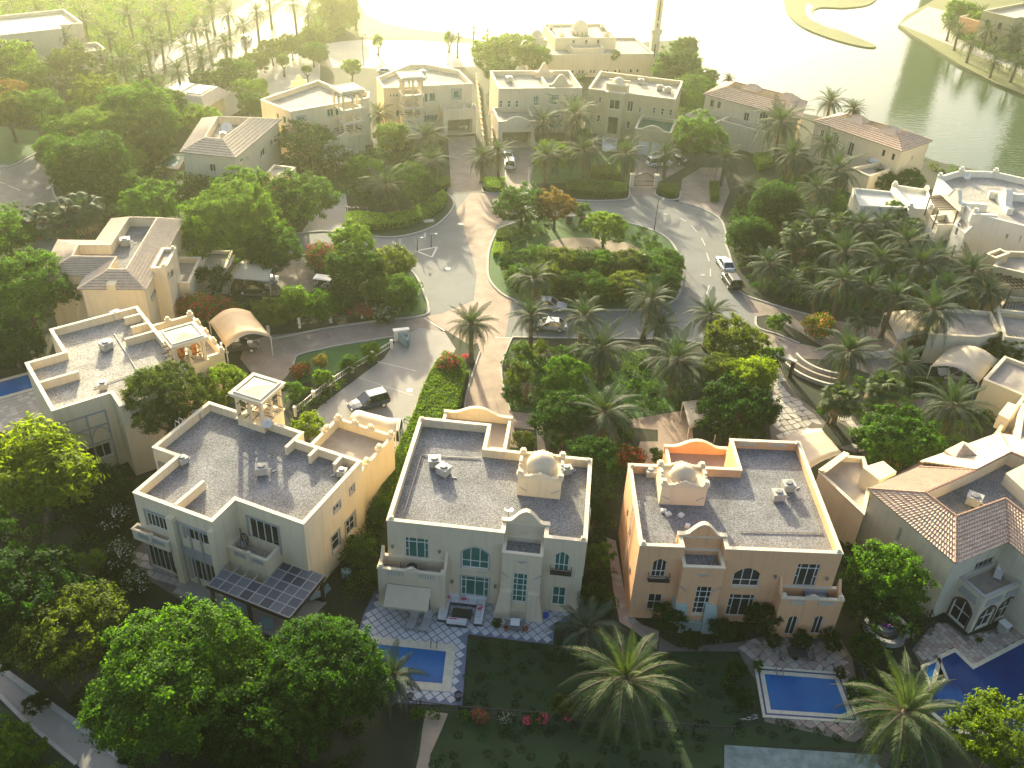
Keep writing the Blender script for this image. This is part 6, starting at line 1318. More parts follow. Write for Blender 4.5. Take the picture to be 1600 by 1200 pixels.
car(1420, 548, 1470, 546, 'suv', 'black', 'dark car deep under the wide tan canopy behind the right palms')
car(1520, 590, 1472, 582, 'sedan', 'silver', 'silver car under the pale barrel canopy at right')
car(600, 112, 612, 113, 'sedan', 'silver', 'silver car beyond the open-garage villa near the parking lot')
gb = thing('golf_buggy', 'navy golf buggy with white flat roof beside the pink bush', 'golf buggy', G(506, 454, 0), -.15)
b = MB(); b.box(-1.2, 1.2, -.65, .65, .3, .75); b.add([(-1.2, -.65, .75), (-.5, -.65, .75), (-.5, .65, .75), (-1.2, .65, .75), (-1.1, -.6, 1.1), (-.8, -.6, 1.1), (-.8, .6, 1.1), (-1.1, .6, 1.1)], [(0, 1, 5, 4), (1, 2, 6, 5), (2, 3, 7, 6), (3, 0, 4, 7), (4, 5, 6, 7)]); b.build('body', M['plastic_navy'], gb)
b = MB(); b.box(-.1, .7, -.55, .55, .75, .95); b.box(.55, .7, -.55, .55, .95, 1.4); b.build('seat', M['cushion'], gb)
b = MB(); b.box(-1.15, 1.25, -.75, .75, 1.95, 2.03); b.box(-1.0, 1.1, -.6, .6, 2.03, 2.08); b.build('roof', M['frame_white'], gb)
for x in (-1.0, 1.1):
    for y in (-.6, .6): b = MB(); b.tube([(x, y, .7), (x, y, 1.95)], .03, 5); b.build('roof_post', M['metal_white'], gb)
for x in (-.8, .8):
    for y in (-.62, .62): b = MB(); n = 12; b.add([(x + .25 * math.cos(a * math.pi / 6), y + d, .25 + .25 * math.sin(a * math.pi / 6)) for d in (-.09, .09) for a in range(n)], [(a, (a + 1) % n, n + (a + 1) % n, n + a) for a in range(n)] + [tuple(range(n)), tuple(range(2 * n - 1, n - 1, -1))]); b.build('wheel', M['rubber'], gb)
# ================================================================ patio furniture
pt = lambda fr, px, py, z=.055: fr.w(*fr.g(px, py, z), z)
so = thing('outdoor_sofa_set', 'white square of outdoor sofas with pink cushions in front of the beige villa', 'sofa set', pt(f2, 722, 958), f2.ang)
for (x0, x1, y0, y1, ba) in ((-1.9, 1.9, .8, 1.6, 'n'), (-1.9, -1.15, -1.25, .75, 'w'), (1.15, 1.9, -1.25, .75, 'e'), (-1.1, .6, -1.6, -.9, 's')):
    b = MB(); b.box(x0, x1, y0, y1, 0, .28); b.build('sofa_base', M['plastic_navy'], so)
    nn = max(1, round(max(x1 - x0, y1 - y0) / .75))
    for i in range(nn):
        b = MB()
        if ba in 'ns': w_ = (x1 - x0) / nn; b.box(x0 + i * w_ + .02, x0 + (i + 1) * w_ - .02, y0 + .04, y1 - .04, .28, .45)
        else: w_ = (y1 - y0) / nn; b.box(x0 + .04, x1 - .04, y0 + i * w_ + .02, y0 + (i + 1) * w_ - .02, .28, .45)
        b.build('seat_cushion', M['cushion'], so)
    b = MB(); q = dict(n=(x0, x1, y1 - .2, y1, ), w=(x0, x0 + .2, y0, y1), e=(x1 - .2, x1, y0, y1), s=(x0, x1, y0, y0 + .18))[ba]; b.box(*q, .45, .75); b.build('back_cushion', M['cushion'], so)
for x, y, r_ in ((-1.5, 1.15, .3), (-.05, 1.15, .2), (1.5, .35, .5), (-.6, -1.2, .1)):
    b = MB(); b.add([(-.22, -.08, 0), (.22, -.08, 0), (.22, .08, 0), (-.22, .08, 0), (-.25, -.04, .4), (.25, -.04, .4), (.25, .04, .4), (-.25, .04, .4)], [(0, 1, 5, 4), (1, 2, 6, 5), (2, 3, 7, 6), (3, 0, 4, 7), (4, 5, 6, 7)]); o = b.build('cushion', M['cushion_pink'], None, loc=so.matrix_basis @ Vector((x, y, .46))); o.rotation_euler = (.5, 0, f2.ang + r_)
    tag(o, {-1.5: 'pink cushion at the left corner of the white sofas', -.05: 'pink cushion in the middle of the long white sofa', 1.5: 'pink cushion on the right-hand white sofa', -.6: 'pink cushion on the near white sofa'}[x], 'cushion', 'pink sofa cushions')
ct = thing('coffee_table', 'low dark square table inside the ring of white sofas', 'table', pt(f2, 722, 962), f2.ang)
b = MB(); b.box(-.85, .85, -.5, .5, .28, .34); b.build('tabletop', M['glass_dark'], ct)
for x in (-.78, .78):
    for y in (-.43, .43): b = MB(); b.box(x - .04, x + .04, y - .04, y + .04, 0, .28); b.build('leg', M['metal_black'], ct)
def lounger(px, py, lab, ang, m='cushion_grey'):
    t = thing('sun_lounger', lab, 'sun lounger', (*G(px, py, .05).xy, .055), ang, 'sun loungers by the diamond-tiled pool' if m == 'cushion_grey' else None)
    b = MB(); b.box(-.35, .35, -.95, .35, .3, .4); b.build('mattress', M[m], t); b = MB(); b.add([(-.35, .35, .3), (.35, .35, .3), (.35, .95, .75), (-.35, .95, .75), (-.35, .35, .4), (.35, .35, .4), (.35, .9, .84), (-.35, .9, .84)], [(0, 3, 2, 1), (4, 5, 6, 7), (0, 1, 5, 4), (1, 2, 6, 5), (2, 3, 7, 6), (3, 0, 4, 7)]); b.build('backrest', M[m], t)
    for x in (-.3, .3):
        for y in (-.85, .4): b = MB(); b.box(x - .03, x + .03, y - .03, y + .03, 0, .3); b.build('leg', M['metal_grey'], t)
    return t
lounger(645, 973, 'left grey sun lounger below the tan awning', f2.ang - .12); lounger(666, 976, 'right grey sun lounger below the tan awning', f2.ang - .12); lounger(500, 932, 'pale blue lounger beside the right end of the glass pergola', f1.ang - .6, 'fabric_blue')
aw = thing('awning', 'tan fabric awning sloping out over the sun loungers', 'awning', f2.w(0, 0, 0), f2.ang)
b = MB(); ya, yb_ = -1.8, -3.35; n = 8
for i in range(n):
    x0, x1 = .45 + i * 3.7 / n, .45 + (i + 1) * 3.7 / n; z0 = 3.05; b.quad((x0, yb_, 2.0), (x1, yb_, 2.0), (x1, ya, z0), (x0, ya, z0)); b.quad((x0, yb_, 1.8 if i % 2 else 1.75), (x1, yb_, 1.75 if i % 2 else 1.8), (x1, yb_, 2.0), (x0, yb_, 2.0))
b.build('fabric', M['canopy'], aw)
for x in (.45, 4.15): b = MB(); b.bar((x, ya, 3.0), (x, yb_, 1.95), .05); b.build('arm', M['metal_white'], aw)
bq_ = thing('barbecue', 'grey barbecue with pale lid below the stair window of the beige villa', 'barbecue', pt(f2, 804, 984), f2.ang)
b = MB(); b.box(-.85, .85, -.3, .3, .75, .85); b.box(-.4, .4, -.28, .28, .2, .75); b.build('cabinet', M['metal_grey'], bq_)
b = MB(); b.add([(-.4, -.28, .85), (.4, -.28, .85), (.4, .28, .85), (-.4, .28, .85), (-.38, -.12, 1.12), (.38, -.12, 1.12), (.38, .24, 1.15), (-.38, .24, 1.15)], [(0, 1, 5, 4), (1, 2, 6, 5), (2, 3, 7, 6), (3, 0, 4, 7), (4, 5, 6, 7)]); b.build('lid', M['cushion'], bq_)
for x in (-.75, .75):
    b = MB(); b.box(x - .04, x + .04, -.25, .25, 0, .75); b.build('leg', M['metal_black'], bq_)
def table_chairs(par_loc, ang, lab_t, labs, z, top='glass_dark', rt=.45, offs=((-.8, 0), (.8, 0)), square=False, sz=(.8, .5)):
    t = thing('patio_table', lab_t, 'table', par_loc, ang); b = MB()
    if square: b.box(-sz[0], sz[0], -sz[1], sz[1], .68, .73)
    else: b.lathe([(rt, 0), (rt, .04), (.02, .045)], (0, 0, .68), 14)
    b.build('tabletop', M[top], t); b = MB(); b.tube([(0, 0, 0), (0, 0, .68)], .05, 6); b.lathe([(.25, 0), (.25, .03), (.05, .05)], (0, 0, 0), 10); b.build('pedestal', M['metal_black'], t)
    for k, (dx, dy) in enumerate(offs):
        q = Matrix.Rotation(ang, 3, 'Z') @ Vector((dx, dy, 0)) + Vector(par_loc); c = thing('patio_chair', labs[k % len(labs)], 'chair', q, ang + math.atan2(-dx, dy) + math.pi * 0, 'chairs of ' + lab_t[:40] if len(labs) < len(offs) else None)
        b = MB(); b.box(-.24, .24, -.24, .24, .40, .45); b.build('seat', M['metal_grey'], c); b = MB(); b.box(-.24, .24, .21, .25, .45, .9); b.build('backrest', M['metal_grey'], c)
        for x in (-.21, .21):
            for y in (-.21, .21): b = MB(); b.box(x - .02, x + .02, y - .02, y + .02, 0, .4); b.build('leg', M['metal_black'], c)
    return t
table_chairs(f2.w(2.4, -.9, 3.76), f2.ang, 'small round table on the balcony of the beige villa', ['left chair on the balcony of the beige villa', 'right chair on the balcony of the beige villa'], 0)
table_chairs((*G(1243, 1028, .06).xy, .06), f3.ang, 'dark glass table on the flagstones behind the navy-lined pool', ['chair left of the dark glass table', 'chair right of the dark glass table', 'chair behind the dark glass table'], 0, square=True, offs=((-1.15, 0), (1.15, 0), (0, .85)))
bc = thing('balcony_sofa', 'grey bench sofa on the balcony of the orange villa', 'sofa', f3.w(14.9, -.62, 3.76), f3.ang)
b = MB(); b.box(-.95, .95, -.35, .35, .12, .38); b.build('seat', M['cushion_grey'], bc); b = MB(); b.box(-.95, .95, .2, .38, .38, .8); b.build('backrest', M['cushion_grey'], bc); b = MB(); b.box(-1.02, -.95, -.35, .35, 0, .55); b.box(.95, 1.02, -.35, .35, 0, .55); b.build('arms', M['metal_black'], bc)
eg = thing('hanging_chair', 'dark wicker egg chair on the balcony above the glass pergola', 'hanging chair', f1.w(8.9, 2.2, 3.96), .4)
b = MB()
for k in range(8):
    a0 = -1.9 + k * .48; b.tube([(.55 * math.cos(a0) * math.sin(tt), .45 * math.sin(a0) * math.sin(tt) - .0, .95 - .75 * math.cos(tt)) for tt in [i * math.pi / 8 for i in range(9)]], .03, 4)
b.build('wicker_shell', M['metal_black'], eg); b = MB(); b.lathe([(.02, 0), (.36, .05), (.4, .2), (.02, .24)], (0, 0, .35), 12); b.build('cushion', M['cushion_grey'], eg); b = MB(); b.tube([(0, .7, 0), (0, .75, 1.6), (0, .4, 2.0), (0, 0, 1.95)], .035, 6); b.build('stand', M['metal_black'], eg)
for px, py, lab, w_ in ((374, 946, 'pale blue covered table under the glass pergola', 1.1), (418, 978, 'pale blue covered chair stack at the near edge of the pergola terrace', .62), (542, 901, 'pale round covered object in the hedge right of the pergola', .6)):
    b = MB(); b.lathe([(w_ * .95, 0), (w_, .12), (w_ * .86, .62), (w_ * .8, .78), (.02, .84)], (0, 0, 0), 9 if w_ > 1 else 6, 0, 1.1, .75); o = b.build('furniture_cover', M['fabric_blue'], loc=(*G(px, py, .1).xy, .07)); o.rotation_euler = (0, 0, f1.ang); tag(o, lab, 'cover')
def pot(px, py, r, h, m, lab, z=.05, plant=None):
    t = thing('flower_pot', lab, 'flower pot', (*G(px, py, z).xy, z)); b = MB(); b.lathe([(r * .7, 0), (r, h * .9), (r * 1.08, h * .9), (r * 1.08, h), (r * .85, h), (r * .8, h * .85), (.02, h * .84)], (0, 0, 0), 12); b.build('pot', M[m], t)
    if plant: link('foliage', plant_mesh(plant, r * 1.9), t, (0, 0, h + r))
    return t
def plant_mesh(m, r, n=260, lf=.09, flower=None):
    b = MB(); rr = random.Random(int(r * 1000))
    for i in range(n):
        v = Vector((rr.gauss(0, 1), rr.gauss(0, 1), rr.gauss(0, 1))).normalized() * r * rr.uniform(.5, 1.0); v.z *= .8; leafq(b, v, lf, rr, 1 if flower and rr.random() < .18 else 0)
    return b.mesh('foliage', [M[m]] + ([M[flower]] if flower else []))
def leafq(b, v, s_, rr, m=0):
    d = Vector((rr.gauss(0, 1), rr.gauss(0, 1), rr.gauss(0, 1))).normalized(); e = d.orthogonal().normalized(); e.rotate(Matrix.Rotation(rr.random() * 6.28, 3, d)); f = d.cross(e); w_ = s_ * .62
    b.add([v - e * s_, v + f * w_, v + e * s_, v - f * w_], [(0, 1, 2, 3)], m)
pot(641, 1091, .25, .4, 'plastic_navy', 'dark round pot at the near edge of the diamond-tiled patio'); pot(716, 1092, .32, .6, 'plastic_navy', 'navy bucket-shaped pot at the near right corner of the diamond-tiled patio'); pot(776, 979, .25, .3, 'plastic_navy', 'pot of white flowers left of the barbecue', plant='leaf_mid'); pot(852, 964, .3, .3, 'blue_cloth', 'blue pot right of the bay of the beige villa'); pot(822, 985, .2, .35, 'terracotta', 'red pot at the right side of the barbecue'); pot(790, 984, .2, .35, 'terracotta', 'red pot at the left side of the barbecue')
pot(281, 899, .2, .4, 'terracotta', 'small pot with a dark plant by the pier of the pergola villa', plant='leaf_dark')
# round sunken seat
rs = thing('round_fire_pit', 'round stone seating ring with purple and blue cloths between the two right villas', 'seating ring', (*G(1383, 985).xy, 0))
def arcwall(b, r0, r1, z0, z1, a0, a1, n=28, c=(0, 0), m=0):
    for i in range(n):
        t0, t1 = a0 + (a1 - a0) * i / n, a0 + (a1 - a0) * (i + 1) / n; q = [(c[0] + r * math.cos(t), c[1] + r * math.sin(t)) for r, t in ((r0, t0), (r1, t0), (r1, t1), (r0, t1))]
        b.prism(q, z0, z1, m)
b = MB(); arcwall(b, 1.55, 1.9, 0, .55, -.6, 4.9); b.build('outer_wall', M['trim_grey'], rs); b = MB(); arcwall(b, .95, 1.1, 0, .4, 0, 6.283); b.build('inner_rim', M['metal_black'], rs); b = MB(); b.lathe([(1.9, 0), (1.9, .04), (.02, .05)], (0, 0, 0), 28); b.build('floor', M['concrete'], rs)
b = MB(); b.lathe([(.7, 0), (.7, .3), (.02, .34)], (0, 0, 0), 16, 0, 1.1, .6); b.build('fire_bowl', M['ac_grey'], rs)
for k, (m_, x, y) in enumerate((('purple_cloth', .1, .25), ('blue_cloth', .45, -.05))):
    b = MB(); g_ = [(i / 6, j / 4) for j in range(5) for i in range(7)]; b.add([(x - .4 + u * .8, y - .2 + v * .4, .38 + .06 * math.sin(u * 9 + v * 5) + .05 * math.sin(v * 11)) for u, v in g_], [(j * 7 + i, j * 7 + i + 1, (j + 1) * 7 + i + 1, (j + 1) * 7 + i) for j in range(4) for i in range(6)])
    o = b.build('cloth', M[m_], None, loc=rs.location); tag(o, ['crumpled purple cloth on the round stone seating ring', 'crumpled blue cloth on the round stone seating ring'][k], 'cloth')
# curved garden steps
cs = thing('curved_retaining_wall', 'set of curved low garden walls above the pale mosaic terrace', 'garden wall', (*G(1290, 580).xy, 0)); c0 = G(1300, 560).xy - G(1290, 580).xy
for k, (r, h) in enumerate(((6.9, .5), (5.9, .75), (5.0, 1.0))):
    b = MB(); arcwall(b, r - .3, r, 0, h, R(188), R(268), 22, c0); b.build('curved_step', M['stone_white' if k % 2 == 0 else 'stone'], cs)
ag = thing('garden_gate', 'black iron garden gate with pale lintel at the top of the mosaic terrace', 'gate', (*G(1222, 585).xy, 0), -.6)
for x in (-1.0, 1.0): b = MB(); b.box(x - .2, x + .2, -.2, .2, 0, 2.3); b.build('pillar', M['metal_black'], ag)
b = MB(); b.box(-1.3, 1.3, -.3, .3, 2.3, 2.5); b.build('lintel', M['stone_white'], ag)
for i in range(7): b = MB(); b.tube([(-.75 + i * .25, 0, .1), (-.75 + i * .25, 0, 1.9)], .03, 5); b.build('bar', M['metal_black'], ag)
# ================================================================ gates, fences, walls, lamps
def fence(name, lab, pts, h, post_m, rail_m, step=2.6, rails=(.35, .9), pw=.3, bars=True, cat='fence', wall_h=0, sm=True):
    p = smooth(gp(pts), 3, False) if sm else gp(pts); c = p[0]; t = thing(name, lab, cat, (*c, 0)); V = [Vector((x - c[0], y - c[1], 0)) for x, y in p]; acc = 0; pos = [V[0]]
    for i in range(len(V) - 1):
        L_ = (V[i + 1] - V[i]).length; 
        while acc + L_ >= step * len(pos): u = (step * len(pos) - acc) / L_; pos.append(V[i].lerp(V[i + 1], u))
        acc += L_
    if (pos[-1] - V[-1]).length > step * .4: pos.append(V[-1])
    for q in pos:
        b = MB(); b.box(q.x - pw / 2, q.x + pw / 2, q.y - pw / 2, q.y + pw / 2, 0, h); b.box(q.x - pw * .65, q.x + pw * .65, q.y - pw * .65, q.y + pw * .65, h, h + .08); b.build('post', M[post_m], t)
    for a, c_ in zip(pos[:-1], pos[1:]):
        b = MB()
        if wall_h: b.bar(a + Vector((0, 0, wall_h / 2)), c_ + Vector((0, 0, wall_h / 2)), .18, wall_h)
        for r_ in rails: b.bar(a + Vector((0, 0, r_ * h)), c_ + Vector((0, 0, r_ * h)), .05, .06)
        if bars:
            n = max(2, int((c_ - a).length / .28))
            for k in range(1, n): m_ = a.lerp(c_, k / n); b.bar(m_ + Vector((0, 0, rails[0] * h)), m_ + Vector((0, 0, rails[-1] * h)), .03)
        stuff(b.build('rail_panel', M[rail_m], t))
    return t
fence('garden_fence', 'fence with white square posts in the hedge above the paved side drive', [(420, 524), (469, 512), (511, 505), (552, 499), (595, 493)], 1.3, 'frame_white', 'metal_black', 4.0)
fence('garden_fence', 'white-posted fence along the bushes between the side drive and concrete drive', [(612, 545), (575, 568), (545, 585), (500, 618), (462, 650)], 1.2, 'frame_white', 'metal_white', 3.4)
fence('garden_fence', 'low rail fence with thin white top at the bottom centre of the picture', [(598, 1100), (680, 1112), (760, 1120), (900, 1130), (1050, 1142), (1150, 1150)], 1.1, 'metal_black', 'metal_black', 3.0, pw=.1)
fence('garden_fence', 'white promenade railing on the bank across the lake', [(1478, 60), (1530, 85), (1600, 122), (1660, 148)], 1.1, 'frame_white', 'frame_white', 3.5, pw=.25)
fence('garden_wall', 'cream boundary wall with lantern posts between the two open-garage villas', [(744, 128), (748, 160), (752, 200), (757, 250)], 1.8, 'cream_trim', 'cream_wall', 3.2, cat='garden wall', wall_h=1.6, bars=False)
fence('garden_wall', 'tan boundary wall left of the double-garage villa', [(768, 150), (768, 200), (770, 250)], 1.8, 'cream_trim', 'orange_wall', 5, cat='garden wall', wall_h=1.6, bars=False)
fence('garden_fence', 'short black railing beside the clipped bright hedge in the north-west garden', [(542, 336), (560, 337), (577, 338)], 1.5, 'metal_black', 'metal_black', 1.6, pw=.12, sm=False)
fence('garden_wall', 'low white wall at the corner behind the tall palms right of the mosaic terrace', [(1350, 560), (1380, 566), (1388, 556)], .9, 'frame_white', 'frame_white', 5, cat='garden wall', wall_h=.8, bars=False, sm=False)
fence('garden_wall', 'dark boundary wall in the narrow shade between the orange villa and the round seating ring', [(1340, 1050), (1352, 1075), (1362, 1100)], 1.0, 'metal_black', 'metal_black', 3, cat='garden wall', wall_h=.9, bars=False, sm=False)
fence('garden_fence', 'black railing round the corner of the tiled villa terrace', [(1412, 1010), (1440, 992), (1458, 980), (1452, 966)], 1.0, 'metal_black', 'metal_black', 2, pw=.1, sm=False)
fence('garden_wall', 'white-posted boundary wall in the trees left of the stepped gravel roof', [(-10, 582), (8, 578), (55, 568), (78, 562)], 1.6, 'frame_white', 'garden', 4.4, cat='garden wall', wall_h=1.3, bars=False, sm=False)
dg = thing('driveway_gate', 'open pale metal gate leaves at a white wall stub on the concrete driveway', 'gate', (*G(622, 532).xy, 0), .3)
b = MB(); b.box(-.5, 1.3, -.2, .2, 0, 1.5); b.box(-.6, 1.4, -.3, .3, 1.5, 1.62); b.build('pillar', M['frame_white'], dg)
for k, (x, a) in enumerate(((.0, -1.1), (1.4, -1.9))):
    b = MB(); b.box(0, 2.2, -.04, .04, .15, 1.35); o = b.build('gate_leaf', M['fabric_blue'], dg, loc=(x, -.3, 0)); o.rotation_euler = (0, 0, a)
g1, g2 = G(986, 292), G(1024, 293); gt = thing('arched_gate', 'arched metal gate between pillars in front of the yellowish villa', 'gate', ((g1 + g2) / 2), math.atan2((g2 - g1).y, (g2 - g1).x)); w_ = (g2 - g1).length / 2
for x in (-w_, w_): b = MB(); b.box(x - .3, x + .3, -.3, .3, 0, 2.2); b.box(x - .4, x + .4, -.4, .4, 2.2, 2.35); b.build('pillar', M['cream_trim'], gt)
b = MB(); b.tube([(-w_ + .35 + (2 * w_ - .7) * i / 12, 0, 1.6 + 1.0 * math.sin(math.pi * i / 12)) for i in range(13)], .08, 6); b.bar((-w_ + .3, 0, .3), (w_ - .3, 0, .3), .1); b.bar((-w_ + .3, 0, 1.1), (w_ - .3, 0, 1.1), .08); b.build('gate_frame', M['metal_black'], gt)
for i in range(1, 20): x = -w_ + .35 + (2 * w_ - .7) * i / 20; b = MB(); b.tube([(x, 0, .3), (x, 0, 1.55 + 1.0 * math.sin(math.pi * i / 20))], .03, 4); b.build('bar', M['metal_black'], gt)
LAMP = None
def lamp(px, py, h, lab):
    global LAMP
    if LAMP is None:
        t = thing('street_lamp', lab, 'street lamp'); b = MB(); b.tube([(0, 0, 0), (0, 0, .5), (0, 0, 5.6)], [.14, .08, .05], 7); b.build('pole', M['metal_black'], t)
        b = MB(); b.tube([(0, 0, 5.5), (.3, 0, 5.9), (.7, 0, 5.9)], .035, 5); b.build('bracket', M['metal_black'], t); b = MB(); b.lathe([(.1, .3), (.24, 0), (.2, -.25), (.02, -.3)], (.72, 0, 5.7), 8); b.build('lantern', M['lamp_glass'], t); LAMP = t
    else: t = copy_tree(LAMP)
    t.location = G(px, py); t.scale = (1, 1, h / 5.9); tag(t, lab, 'street lamp', 'street lamps'); return t
lamp(1022, 361, 5.5, 'black street lamp on the lawn tip at the right of the round island'); lamp(652, 392, 2.2, 'short dark post beside the painted triangle, left one'); lamp(674, 386, 2.2, 'short dark post beside the painted triangle, right one')
for k, (px, py) in enumerate([(352, 92), (310, 118), (222, 116), (430, 52), (568, 102), (700, 102)]): lamp(px, py, 7, 'street lamp ' + ['on the boulevard median before the driving car', 'on the boulevard median nearer than the driving car', 'on the near left verge of the boulevard', 'at the far side of the boulevard, beyond the car', 'at the left of the lakeside parking lot', 'at the right of the lakeside parking lot'][k])
bi = thing('bicycle', 'bicycle lying near the corner of the navy-lined pool', 'bicycle', (*G(1166, 1118).xy, 0), .4)
for x in (-.55, .55):
    b = MB(); b.tube([(x + .34 * math.cos(a * math.pi / 9), 0, .36 + .34 * math.sin(a * math.pi / 9)) for a in range(19)], .03, 5); wo = b.build('wheel', M['rubber'], bi); b = MB()
    for a in range(6): b.bar((x, 0, .36), (x + .32 * math.cos(a * math.pi / 3), 0, .36 + .32 * math.sin(a * math.pi / 3)), .012)
    b.build('spokes', M['metal_white'], wo)
b = MB(); b.tube([(-.55, 0, .36), (-.15, 0, .85), (.42, 0, .85), (0, 0, .36), (-.15, 0, .85)], .02, 5); b.tube([(0, 0, .36), (-.55, 0, .36)], .018, 5); b.tube([(.55, 0, .36), (.38, 0, 1.0)], .02, 5); b.build('frame', M['metal_white'], bi); b = MB(); b.box(-.28, -.05, -.06, .06, .9, .95); b.build('saddle', M['metal_black'], bi); b = MB(); b.bar((.38, -.25, 1.0), (.38, .25, 1.0), .03); b.build('handlebar', M['metal_black'], bi)
bi.rotation_euler = (R(60), 0, .4); bi.location.z = .05
for px, py, lab, m_ in ((889, 348, 'blue bin on the round island behind the hedge', 'plastic_navy'), (912, 350, 'dark bin on the round island beside the small tree', 'metal_black')):
    t = thing('waste_bin', lab, 'bin', G(px, py)); b = MB(); b.box(-.5, .5, -.4, .4, .1, 1.2); b.build('bin_body', M[m_], t); b = MB(); b.box(-.55, .55, -.45, .45, 1.2, 1.3); b.build('lid', M[m_], t)
t = thing('picnic_table', 'pale tan table and benches on the round island beside the rust-coloured tree', 'picnic table', G(845, 335), .4)
b = MB(); b.box(-.9, .9, -.4, .4, .7, .78); b.build('tabletop', M['canopy_orange'], t)
for y in (-.75, .75): b = MB(); b.box(-.9, .9, y - .15, y + .15, .4, .46); b.build('bench_seat', M['canopy'], t)
for x in (-.7, .7): b = MB(); b.bar((x, -.75, .1), (x, 0, .7), .08); b.bar((x, .75, .1), (x, 0, .7), .08); b.build('leg', M['canopy_orange'], t)
for k, (px, py, r_) in enumerate([(995, 450, .2), (828, 448, .9), (1003, 402, .5), (872, 300, .2), (670, 346, .3)]):
    b = MB(); b.box(-.8, .8, -.5, .5, 0, .12); o = b.build('utility_cover', M['coping'], loc=G(px, py)); o.location.z = .05; o.rotation_euler = (0, 0, r_); tag(o, 'pale concrete utility cover ' + ['at the lower right of the round island', 'at the lower left of the round island', 'at the edge of the island clearing', 'on the lawn of the back-row garden', 'in the lawn tip of the clipped hedge plot'][k], 'cover')
for k, (az_, w_, y_) in enumerate(((22.2, 14.5, 400), (29.6, 30, 366))):
    d = Vector((math.sin(R(az_)), math.cos(R(az_)))); pos = CAMP.xy + d * y_; t = thing('apartment_tower', 'apartment tower beyond the top edge, seen as its reflection in the ' + ('right' if k else 'middle') + ' of the lake', 'tower', (*pos, 0), math.atan2(d.y, d.x) - math.pi / 2)
    H_ = 61 if k else 57.5; b = MB(); b.box(-w_ / 2, w_ / 2, 0, 18, 0, H_ - 2); b.build('wall', M['teal_wall'], t); b = MB(); b.box(-w_ / 2 - .5, w_ / 2 + .5, -.5, 18.5, H_ - 2, H_); b.build('roof', M['trim_grey'], t)
    for f_ in range(14):
        b = MB(); b.box(-w_ / 2 + 1, w_ / 2 - 1, -.12, -.01, 3 + f_ * 3.8, 5 + f_ * 3.8); b.build('window_band', M['glass_dark'], t)
for k, (px, py, lab) in enumerate([(700, 420, 'round manhole cover in the middle of the T-shaped road junction'), (1098, 430, 'round manhole cover on the loop road left of the white hatchback'), (640, 610, 'round manhole cover on the concrete driveway'), (720, 350, 'round manhole cover on the pinkish crossing above the round island'), (1040, 335, 'round manhole cover on the loop road near the street lamp')]):
    b = MB(); b.lathe([(.36, 0), (.36, .012), (.02, .014)], (0, 0, 0), 14); tag(b.build('manhole_cover', M['metal_grey'], loc=(*G(px, py).xy, .022)), lab, 'manhole cover')
for fr, pts, z, lab in ((f2, [(1.2, 2.0), (1.2, 9.8), (6.6, 10.2)], 7.78, 'thin grey pipe run along the left side of the beige villa roof'), (f3, [(8.6, 3.0), (15.6, 3.2), (15.7, 9.5)], 7.78, 'thin grey pipe run across the right half of the orange villa roof'), (f5, [(4.5, 3.0), (9.0, 3.4), (9.3, 12.0)], 7.78, 'thin grey pipe run across the stepped gravel roof')):
    b = MB(); b.tube([fr.w(x, y, z) for x, y in pts], .045, 6); tag(b.build('roof_pipe', M['metal_grey']), lab, 'pipe')
t = thing('deck_chair', 'white folding deck chair on the balcony of the pink tiled villa', 'deck chair', f4.w(10.6, 6.2, 3.62), f4.ang + .5)
b = MB(); b.add([(-.3, -.7, .3), (.3, -.7, .3), (.3, .5, .35), (-.3, .5, .35), (.3, 1.0, 1.0), (-.3, 1.0, 1.0)], [(0, 1, 2, 3), (3, 2, 4, 5)]); b.build('sling', M['frame_white'], t)
b = MB(); b.bar((-.3, -.7, .3), (-.3, .6, 0), .05); b.bar((.3, -.7, .3), (.3, .6, 0), .05); b.bar((-.3, -.5, 0), (-.3, .9, .9), .05); b.bar((.3, -.5, 0), (.3, .9, .9), .05); b.build('legs', M['metal_white'], t)
t = thing('side_cabinet', 'small grey cabinet beside the arched doors of the pink tiled villa', 'cabinet', (*G(1566, 985).xy, .05), f4.ang)
b = MB(); b.box(-.4, .4, -.3, .3, 0, .8); b.build('body', M['ac_grey'], t); b = MB(); b.box(-.46, .46, -.36, .36, .8, .88); b.build('top', M['frame_white'], t)
# ================================================================ vegetation
import numpy as np
def np_mesh(name, V, F, mats, mi=None):
    me = bpy.data.meshes.new(name); nv, nf = len(V), len(F); k = F.shape[1]
    me.vertices.add(nv); me.vertices.foreach_set('co', V.astype(np.float32).ravel()); me.loops.add(nf * k); me.loops.foreach_set('vertex_index', F.astype(np.int32).ravel())
    me.polygons.add(nf); me.polygons.foreach_set('loop_start', np.arange(0, nf * k, k, dtype=np.int32))
    for m in mats: me.materials.append(m)
    if mi is not None: me.polygons.foreach_set('material_index', mi.astype(np.int32))
    me.update(calc_edges=True); return me
def leaf_cards(C, Nrm, size, rng, aspect=.55, loose=.75):
    """leaf quads at C facing roughly along Nrm"""
    n = len(C); N_ = Nrm + rng.normal(0, loose, (n, 3)); N_ /= np.linalg.norm(N_, axis=1)[:, None] + 1e-9
    A = np.cross(N_, rng.normal(0, 1, (n, 3))); A /= np.linalg.norm(A, axis=1)[:, None] + 1e-9; B = np.cross(N_, A)
    s = size * rng.uniform(.7, 1.35, (n, 1)); A = A * s; B = B * s * aspect; bend = N_ * s * .25
    V = np.stack([C - A - bend, C + B, C + A - bend, C - B], 1).reshape(-1, 3); return V, np.arange(n * 4).reshape(-1, 4)
